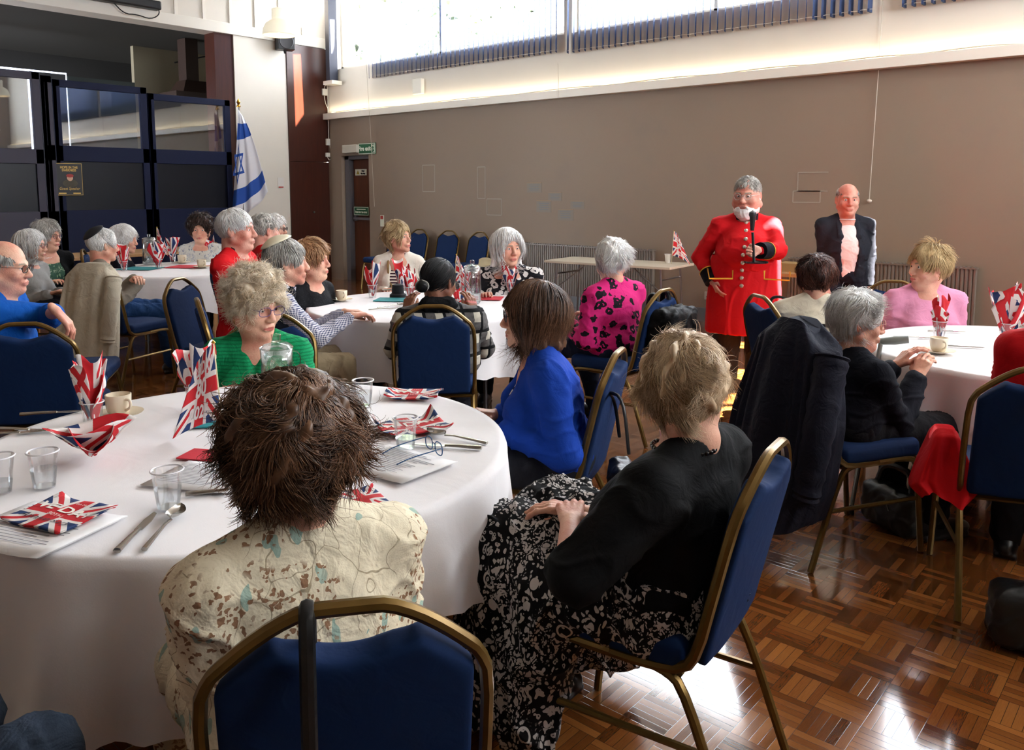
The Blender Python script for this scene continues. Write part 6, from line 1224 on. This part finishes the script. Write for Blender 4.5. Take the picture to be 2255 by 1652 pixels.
def jug(c, label, z=.7455, H=.23, R=.058):
    r = empty('water_jug', (c[0], c[1], z), 2.4, label, 'jug', 'clear water jugs'); MB().lathe([(0, .006), (R * .85, .004), (R, .02), (R * 1.03, H * .35), (R * .93, H * .8), (R * .98, H)], n=36).build('jug_body', M_GLASS, r, solid=.003)
    MB().tube([(R * .98 * math.cos(a), R * .98 * math.sin(a), H + .002 + .012 * max(0, math.cos(a)) ** 3) for a in np.linspace(0, 2 * PI, 36, endpoint=False)], .003, 6, closed=True).build('rim', M_GLASS, r); MB().lathe([(0, .008), (R * .95, .01), (R * .96, H * .45), (0, H * .45)], n=36).build('water', M_WATER, r)
    MB().lathe([(R * .96, H), (R * .8, H + .012), (0, H + .02)], n=36).build('lid', M_GLASS, r); MB().lathe([(0, H + .02), (.014, H + .022), (.016, H + .045), (0, H + .05)], n=16).build('lid_knob', M_GLASS, r)
    MB().tube(smooth_path([(-R * .9, 0, H * .9), (-R - .045, 0, H * .88), (-R - .05, 0, H * .4), (-R * .98, 0, H * .25)], 2), .007, 8).build('handle', M_GLASS, r); return r
def hand_flag(c, label, H=.30, w=.15, h=.21, rz=0, lean=(0.02, 0, 0), z=.746, text=1, s=1., droop=.25):
    r = empty('paper_flag', (c[0], c[1], z), rz, label, 'flag', 'small union flags on sticks'); H, w, h = H * s, w * s, h * s; top = np.array((lean[0], lean[1], H)); MB().tube([(0, 0, 0), top], .0022 * s + .0006, 6).build('stick', plain('flag_stick', 'd9cfa8', .5), r)
    MB().lathe([(0, -.007 * s), (.007 * s, 0), (0, .008 * s)], top + (0, 0, .004), 12).build('finial', plain('brass', 'c59a3c', .25, 1), r)
    def fn(x, y, e=0.): t = x + .5; q = .5 - y; return np.array((lean[0] * (1 - q * h / H) + t * w * (.35 + .65 * q) , .004 + e + .012 * s * math.sin(t * 6 + 2 * q) * t, H - q * h - t * t * h * droop - t * .03 * s))
    m = MB(); m.grid(lambda a, b: fn(a - .5, b - .5), 18, 18); m.build('flag_sheet', union_mat('union_flag_print'), r, solid=.0006)
    if text:
        for e, mir in ((-.0022, False), (.0022, True)): lettering(r, lambda x, y: fn(x, y, e), [('VE DAY', .24, 0, .28, 'f4f0f0', dict(mirror=mir, ext=.008)), ('80', .34, 0, .0, 'f4f0f0', dict(mirror=mir, ext=.012)), ('2025', .24, 0, -.32, 'f4f0f0', dict(mirror=mir, ext=.008))])
    return r
zt = .745
def at(u, v): return pz(u, v, zt)
# table with the floral jacket
napkins(pz(205, 945, zt), 'tall fan of union flag napkins in a clear cup beside the cream teacup', 5, .21, 3, spread=.75)
teacup(pz(262, 918, zt), 'cream cup with small crest on its saucer, by the tall napkins', s=1.05, rz=yawz(30))
cup('plastic_cup', pz(98, 1072, zt), 'clear plastic cup half full of water in front of the crumpled napkin', water=.5); cup('plastic_cup', pz(371, 1118, zt), 'clear plastic cup of water by the knife and spoon', water=.5)
cup('plastic_cup', pz(800, 895, zt), 'clear plastic cup of water beyond the bushy brown hair', water=.55); cup('plastic_cup', pz(893, 988, zt), 'clear plastic cup with pinkish drink beside the folded glasses', water=.35)
cup('plastic_cup', pz(15, 1095, zt) + np.array((-.05, .0, 0)), 'clear plastic cup at the very edge of the near cloth', water=.3)
napkins(pz(205, 1012, zt), 'crumpled union flag napkin lying in a heap on the near cloth', 4, .085, 11, 0, spread=2.2)
flat_napkin(pz(132, 1143, zt), yawz(25) , .20, .16, 'flat napkin printed VE DAY near the knife and spoon', 4, VE, z=.7515)
paper(pz(80, 1165, zt), yawz(20), .30, .24, 'printed sheets under the flat napkin', 3, 1, z=.7465)
cut2('knife', (255, 1222), (345, 1132), 'steel table knife lying beside a large spoon'); cut2('spoon', (312, 1220), (400, 1125), 'large steel spoon lying beside the table knife')
cut2('knife', (-5, 948), (122, 952), 'steel knife lying across the far side of the near cloth'); cut2('fork', (-25, 962), (72, 954), 'steel fork crossed under the knife on the near cloth')
cutlery('knife', pz(115, 912, zt), yawz(75), 'steel knife lying beyond the tall napkins')
napkins(pz(432, 905, zt), 'union flag napkins in a clear cup behind the small paper flag', 4, .22, 21, spread=.85)
hand_flag(pz(492, 965, zt), 'near paper flag printed VE DAY 80 2025, on a gold tipped stick', H=.30, w=.15, h=.24, rz=yawz(0) + PI, lean=(.02, 0, 0), droop=.12)
o = MB(); o.box((0, 0, .002), (.15, .15, .004)); tag(o.build('teal_napkin', M_TEAL, None, False), 'folded teal paper napkin under the near paper flag', 'napkin').location = pz(455, 930, zt) + (0, 0, .0025); bpy.data.objects['teal_napkin'].rotation_euler = (0, 0, .9)
jug(px(614, 950, 2.62) * (1, 1, 0) + (0, 0, zt), 'clear lidded water jug in front of the green jumper', H=.262, R=.052)
flat_napkin(pz(912, 873, zt), yawz(5), .20, .15, 'creased union flag napkin nearest the chair with the plaid jacket', 8, [(a, b, c_, d_, e_, dict(k_, rot=PI)) for a, b, c_, d_, e_, k_ in VE], .05)
flat_napkin(pz(905, 945, zt) , yawz(-30), .22, .18, 'union flag napkin standing in folds behind the pinkish drink', 9, VE, .10)
flat_napkin(pz(800, 1108, zt), yawz(60), .14, .10, 'union flag napkin peeping out beside the bushy hair', 10, VE[2:3])
paper(pz(455, 1052, zt), yawz(15), .26, .20, 'printed menu sheet half hidden by the bushy hair', 2, 1); paper(pz(870, 1022, zt), yawz(38), .28, .22, 'typed sheet under the pair of glasses', 2, 2)
cut2('spoon', (1078, 980), (940, 957), 'steel spoon resting over a knife near the folded glasses'); cut2('knife', (1052, 990), (920, 982), 'steel knife under a spoon near the folded glasses')
cutlery('knife', pz(500, 1085, zt), yawz(75), 'steel knife beside the menu sheet'); o = MB(); o.box((0, 0, .002), (.12, .09, .003)); r = tag(o.build('red_napkin', M_REDN, None, False), 'red paper napkin corner beside the menu sheet', 'napkin'); r.location = pz(448, 1005, zt) + (0, 0, .0025); r.rotation_euler = (0, 0, .5)
# spectacles on the table
r = empty('reading_glasses', pz(955, 1000, zt), yawz(60), 'blue framed reading glasses lying open on the typed sheet', 'glasses'); mb = MB(); mg = plain('blue_frame', '27507f', .25)
for q in (-1, 1):
    P = [(q * .034 + .025 * np.sign(math.cos(t)) * abs(math.cos(t)) ** .8, 0, .026 + .019 * np.sign(math.sin(t)) * abs(math.sin(t)) ** .8) for t in np.linspace(0, 2 * PI, 22, endpoint=False)]; mb.tube(P, .0018, 6, closed=True); MB().add(P, [tuple(range(22))]).build('lens', glass_mat('lens_glass', (.93, .93, .95), .08), r, False)
    MB().tube(smooth_path([(q * .060, 0, .034), (q * .063, -.01, .034), (q * .060, -.10, .022), (q * .055, -.14, .008)], 1), .0017, 6).build('temple', mg, r)
mb.tube([(-.010, 0, .030), (0, 0, .034), (.010, 0, .030)], .0018, 6); mb.build('rims', mg, r)
# middle table
for k, (u, v, h, lb, sp) in enumerate(((820, 655, .22, 'tall union flag napkins in a cup beside the checked sleeves', .8), (884, 640, .20, 'union flag napkins in a cup in front of the white cardigan', .9), (902, 660, .17, 'union flag napkins in a cup just behind the dark bun', .8), (1020, 652, .18, 'union flag napkins in a cup between the bun and the water jug', .8), (1122, 648, .20, 'union flag napkins in a cup in front of the leaf print top', 1.0), (1012, 690, .12, 'low union flag napkins in a cup nearest the plaid jacket', .8))): napkins(pz(u, v, zt), lb, 4, h, 40 + k, spread=sp)
hand_flag(pz(1000, 655, zt), 'paper flag on a stick standing beside the water jug', H=.34, s=.9, rz=yawz(30)); jug(pz(1040, 668, zt), 'tall clear water jug on the middle table', H=.25); teacup(pz(752, 663, zt), 'cream cup and saucer by the checked sleeves', s=1.0, rz=yawz(60))
for u, v, mt, lb in ((1072, 658, M_REDN, 'red paper napkin beside the tall water jug'), (862, 661, M_TEAL, 'teal paper napkin beside the dark bun')):
    o = MB(); o.box((0, 0, .002), (.22, .18, .004)); o = tag(o.build('paper_napkin', mt, None, False), lb, 'napkin'); o.location = pz(u, v, zt) + (0, 0, .0025); o.rotation_euler = (0, 0, .6)
cutlery('fork', pz(845, 682, zt), yawz(70), 'steel fork on the middle cloth near the plaid jacket'); cutlery('spoon', pz(860, 676, zt), yawz(50), 'steel spoon on the middle cloth near the plaid jacket'); cutlery('knife', pz(870, 640, zt), yawz(80), 'steel knife on the far side of the middle cloth')
m = MB(); m.lathe([(0, 0), (.06, 0), (.06, .02), (.045, .03), (.04, .09), (0, .10)], n=20); o = tag(m.build('black_cap', plain('cap_black', '16161c', .9)), 'small black cap standing on the middle cloth beside napkins', 'hat'); o.location = pz(876, 655, zt) + (0, 0, .002)
# table by the partition
for k, (u, v, lb) in enumerate(((273, 596, 'union flag napkins in a cup beside the black skullcap'), (349, 592, 'union flag napkins in a cup in the centre of the far round table'), (380, 578, 'union flag napkins in a cup behind the far water jug'), (456, 574, 'union flag napkins in a cup in front of the curly dark hair'))): napkins(pz(u, v, zt), lb, 4, .24, 60 + k, spread=1.0)
hand_flag(pz(346, 590, zt), 'paper flag on a stick on the far round table', H=.42, s=.95, rz=yawz(30), text=0); jug(pz(330, 583, zt), 'clear water jug on the far round table', H=.27, R=.07); teacup(pz(401, 580, zt), 'cream cup and saucer on the far round table', s=1.15); teacup(pz(444, 590, zt), 'cream cup at the edge of the scarlet coat', s=1.1)
for u, v, mt, lb in ((310, 592, M_TEAL, 'large teal napkin on the far round table'), (412, 588, M_REDN, 'large red napkin on the far round table')):
    o = MB(); o.box((0, 0, .002), (.34, .30, .004)); o = tag(o.build('paper_napkin', mt, None, False), lb, 'napkin'); o.location = pz(u, v, zt) + (0, 0, .0025); o.rotation_euler = (0, 0, .6)
# right hand table
napkins(pz(2067, 745, zt), 'union flag napkins in a clear cup behind the cream teacup, before the pink jumper', 4, .19, 71, spread=.7); napkins(pz(2213, 750, zt), 'large bunch of union flag napkins by the red jacket', 6, .22, 75, spread=1.3); napkins(pz(2252, 722, zt), 'union flag napkins in a cup partly beyond the edge of the view', 4, .2, 79, spread=1.0)
teacup(pz(2066, 778, zt), 'cream cup and saucer on the cloth in front of the pink jumper', s=1.0, rz=yawz(90))
cutlery('fork', pz(2085, 732, zt), yawz(95), 'steel fork near the pink sleeve'); cutlery('knife', pz(2110, 765, zt), yawz(110), 'steel knife beside the teacup of the round table with the pink jumper'); cutlery('fork', pz(2010, 745, zt), yawz(95), 'steel fork at the edge of the cloth by the crutch handle')
# folding table objects
cup('paper_cup', pz(1470, 580, zt) + (0, 0, .002), 'white paper cup standing on the folding table', R=.036, H=.10, mat_=plain('paper_cup_white', 'd9d2c6', .6), group='paper cups'); hand_flag(pz(1478, 581, zt) , 'paper flag on a stick standing by the paper cup', H=.36, w=.20, h=.27, rz=yawz(20), s=.95)
# hat on the chair
m = MB(); m.lathe([(.15, .0), (.14, .012), (.10, .02), (.092, .03), (.085, .09), (.05, .11), (0, .115)], n=28); o = tag(m.build('sun_hat', plain('cream_hat', 'b5a888', .9)), 'cream cloth sun hat lying on the last empty chair', 'hat'); p = fw(1066, 575, 8.0); o.location = (p[0], p[1] + .02, .502)
# ---------------------------------------------------------------- things held or hung
i = P20; g_ = px(1664, 545, 5.80); r = empty('microphone', g_, yawz(180), 'black handheld microphone on a short stand with round base, held by the bearded speaker', 'microphone')
Rw = np.array(rot('z', yawz(180))).T; L_ = lambda u, v, d=5.78: Rw @ (px(u, v, d) - g_)
MB().tube([L_(1656, 508), L_(1657, 478)], [.013, .021], 14).build('handle', M_BLACKP, r); MB().lathe([(0, -.03), (.018, -.026), (.027, -.004), (.024, .014), (0, .03)], L_(1657, 472), 16).build('grille', plain('mic_mesh', '3a3a3e', .4, .5), r)
MB().tube([L_(1657, 512), L_(1660, 580)], .010, 10).build('pole', M_BLACKP, r); MB().lathe([(0, -.006), (.085, -.006), (.085, .004), (0, .012)], L_(1664, 577), 28).build('base', plain('base_black', '141416', .2), r)
# coats over chairs
def drape(name, c, rz, prof, mat_, label, cat='coat', th=.07, nf=7, seed=0, amp=.02, sleeves=(), topw=.8):
    r = empty(name, c, rz, label, cat); g = np.random.default_rng(seed); ph = g.uniform(0, 6.3, 4); N = 120; V = []; rows = 34
    zs = [p[0] for p in prof]; 
    for j in range(rows + 1):
        t = j / rows; z = zs[0] + (zs[-1] - zs[0]) * t; hw = np.interp(-z, [-q for q in zs], [p[1] for p in prof]); y0 = np.interp(-z, [-q for q in zs], [p[2] for p in prof]); tk = th * min(1, .55 + t * 5) * (1 + .5 * t)
        for k in range(N):
            a = 2 * PI * k / N; ca, sa = math.cos(a), math.sin(a); f = amp * min(1, t * 2.5) * (math.sin(nf * a + ph[0] + .8 * math.sin(2.2 * t + ph[1])) + .5 * math.sin(2.7 * nf * a + ph[2])); x = hw * np.sign(ca) * abs(ca) ** .75; y = (tk + f) * np.sign(sa) * abs(sa) ** .6
            V.append((x * (1 + f * .6), y0 + y, z - .05 * (1 - t) * abs(ca) ** 4 * 1.0 + .02 * math.sin(3 * a + ph[3]) * t))
    Q = [(j * N + k, (j + 1) * N + k, (j + 1) * N + (k + 1) % N, j * N + (k + 1) % N) for j in range(rows) for k in range(N)]; m = MB(); m.add(V, Q + [tuple(range(N))[::-1]]); m.build('body_cloth', mat_, r, auto=70)
    for (p0, p1, p2, r0, r1) in sleeves: m = MB(); P = smooth_path([p0, p1, p2], 3); n = len(P); m.tube(P, [r0 + (r1 - r0) * k / (n - 1) + .004 * math.sin(k * 2.3) for k in range(n)], 16, sq=((1, 0, 0), 1.1)); m.build('sleeve', mat_, r)
    return r
o = drape('navy_coat', W(3.42, 1.47), yawz(70), [(1.0, .10, -.31), (.93, .20, -.31), (.6, .26, -.36), (.35, .26, -.40), (.20, .22, -.42)], cloth_mat('navy_coat_wool', '1a1c29', .75, 900, .1, .5), 'long navy coat hung over the back of the chair beside the red collar', th=.085, nf=6, seed=4, amp=.026, sleeves=[((.22, -.33, .88), (.27, -.42, .62), (.24, -.45, .34), .062, .050)])
o = drape('stone_jacket', W(6.36, -3.02), yawz(20), [(.98, .17, -.30), (.90, .24, -.31), (.6, .26, -.36), (.4, .27, -.39), (.27, .27, -.41)], C_STONE, 'stone coloured jacket hung over the chair of the folded arms man', 'jacket', .07, 5, 8, .020, [((.23, -.34, .88), (.27, -.42, .66), (.24, -.44, .42), .055, .045)])
o = drape('red_jacket', W(2.98, 1.62), yawz(18), [(.64, .05, .0), (.5, .10, -.02), (.44, .12, -.04), (.40, .08, -.05)], C_RED, 'bright red coat hanging down beside the seat of the chair with a black strap', 'coat', .06, 4, 5, .02)
# rucksack on the leopard shirt's chair
rz = yawz(-52); c = P12['org'] - np.array((-math.sin(rz), math.cos(rz), 0)) * .36; r = empty('rucksack', (c[0], c[1], .42), rz, 'black rucksack hanging from the chair of the pink leopard shirt', 'rucksack'); MBK = cloth_mat('black_nylon', '0d0d10', .55, 700, .1, .5)
f = F((-.22, -.20, -.12), (.22, .12, .50), .008); f.un(rbox((0, -.03, .17), (.12, .05, .18), .05), k=0).un(rbox((0, -.09, .10), (.09, .03, .10), .035), k=.02); sdf_obj('main_bag', f, MBK, r, folds=.008, ff=20)
for q in (-1, 1): MB().tube(smooth_path([(q * .07, .02, .38), (q * .08, .05, .50), (q * .09, .10, .44), (q * .13, .05, .1), (q * .15, -.02, -.16)], 2), .012, 8, sq=((1, 0, 0), 1.6)).build('strap', MBK, r)
MB().tube([(-.08, -.128, .16), (.08, -.128, .16)], .004, 6).build('zip', plain('zip_grey', '8a8a8a', .4, .7), r); MB().tube([(.11, -.08, .12), (.12, -.085, .02)], .003, 5).build('yellow_cord', plain('cord_yellow', 'c4b022', .6), r)
# handbags and their straps
def handbag(name, loc_, rz, label, strap_pts, s=1.0, w=.013):
    r = empty(name, loc_, rz, label, 'handbag', 'black handbags'); f = F((-.2 * s, -.12 * s, -.0), (.2 * s, .12 * s, .3 * s), .008); f.un(rbox((0, 0, .11 * s), (.12 * s, .03 * s, .06 * s), .045 * s), k=0).un(ell((0, 0, .08 * s), (.17 * s, .075 * s, .075 * s)), k=.03); sdf_obj('bag_body', f, plain('black_leather', '0b0b0d', .4, bump=.3), r, folds=.005, ff=24)
    MB().tube(smooth_path([Vector(p) for p in strap_pts], 2), w, 8, sq=((1, 0, 0), 1.3)).build('strap', plain('black_leather', '0b0b0d', .4, bump=.3), r)
    MB().tube([(.02, -.08 * s, .17 * s), (.05, -.085 * s, .12 * s)], .004, 6).build('zip_pull', plain('steel', 'b8b8b8', .25, 1), r); return r
def strapbag(d, l, a, x, label):
    f = HV * math.cos(math.radians(a)) + RV * math.sin(math.radians(a)); rr = np.cross(f, UPZ); c = W(d, l) - f * .43 + rr * x; T = [(0, y + .43, z) for y, z in ((-.41, .14), (-.385, .5), (-.352, .80), (-.342, .90), (-.322, .935), (-.295, .915), (-.275, .80))]; return handbag('handbag', tuple(c), yawz(a), label, T, 1.0, .009)
strapbag(1.43, -.305, -12, -.055, 'black handbag on the floor behind the floral jacket, strap over the chair top')
strapbag(2.98, 1.88, 18, .02, 'black handbag low beside the chair with the red coat')
handbag('handbag', tuple(W(3.55, 1.72)), yawz(70), 'black shoulder bag on the floor under the navy coat chair', [(-.1, 0, .18), (-.08, .02, .28), (.08, .02, .28), (.1, 0, .18)], .9)
# handbag hanging on the blue cardigan's chair
c = P3['org']; rz = yawz(-92); q_ = c - np.array((-math.sin(rz), math.cos(rz), 0)) * .24 - HV * .12; r = handbag('handbag', (q_[0], q_[1], .40), rz, 'black handbag hanging beside the royal blue cardigan', [(-.1, 0, .2), (-.09, .02, .4), (.0, .06, .40), (.09, .02, .34), (.1, 0, .2)], .6, .006)
# crutch leaning on the right hand table, walking stick of the speaker's neighbour
p0 = px(1938, 752, 3.88); p1 = px(2000, 748, 3.84); r = empty('crutch', (p0[0], p0[1], 0), 0, 'grey crutch with padded handle leaning against the cloth by the silver hair', 'crutch'); P = lambda q: np.array((q[0] - p0[0], q[1] - p0[1], q[2])); a = P(p0); b = P(p1); MB().tube([a, a * .5 + b * .5, b], [.016, .021, .018], 12).build('handle', plain('crutch_grey', '6c706a', .5), r); lo_ = P(W(3.72, 1.60)); lo_[2] = 0; MB().tube([a * .97 + b * .03, lo_], .011, 10).build('shaft', plain('crutch_tube', '8f928e', .35, .7), r); MB().lathe([(0, 0), (.018, 0), (.016, .03), (0, .04)], lo_, 12).build('foot', M_BLACKP, r)
a = px(1697, 670, 4.95); b = px(1690, 815, 4.95); b[2] = 0; r = empty('walking_stick', (a[0], a[1], 0), 0, 'thin black walking stick beside the chair with the cream striped jumper', 'walking stick'); MB().tube([(0, 0, a[2]), b - np.array((a[0], a[1], 0))], .008, 8).build('shaft', M_BLACKP, r); MB().tube(smooth_path([(0, 0, a[2] - .01), (0, 0, a[2] + .04), (.05, .03, a[2] + .05), (.09, .05, a[2] + .02)], 2), .010, 8).build('handle', M_BLACKP, r)
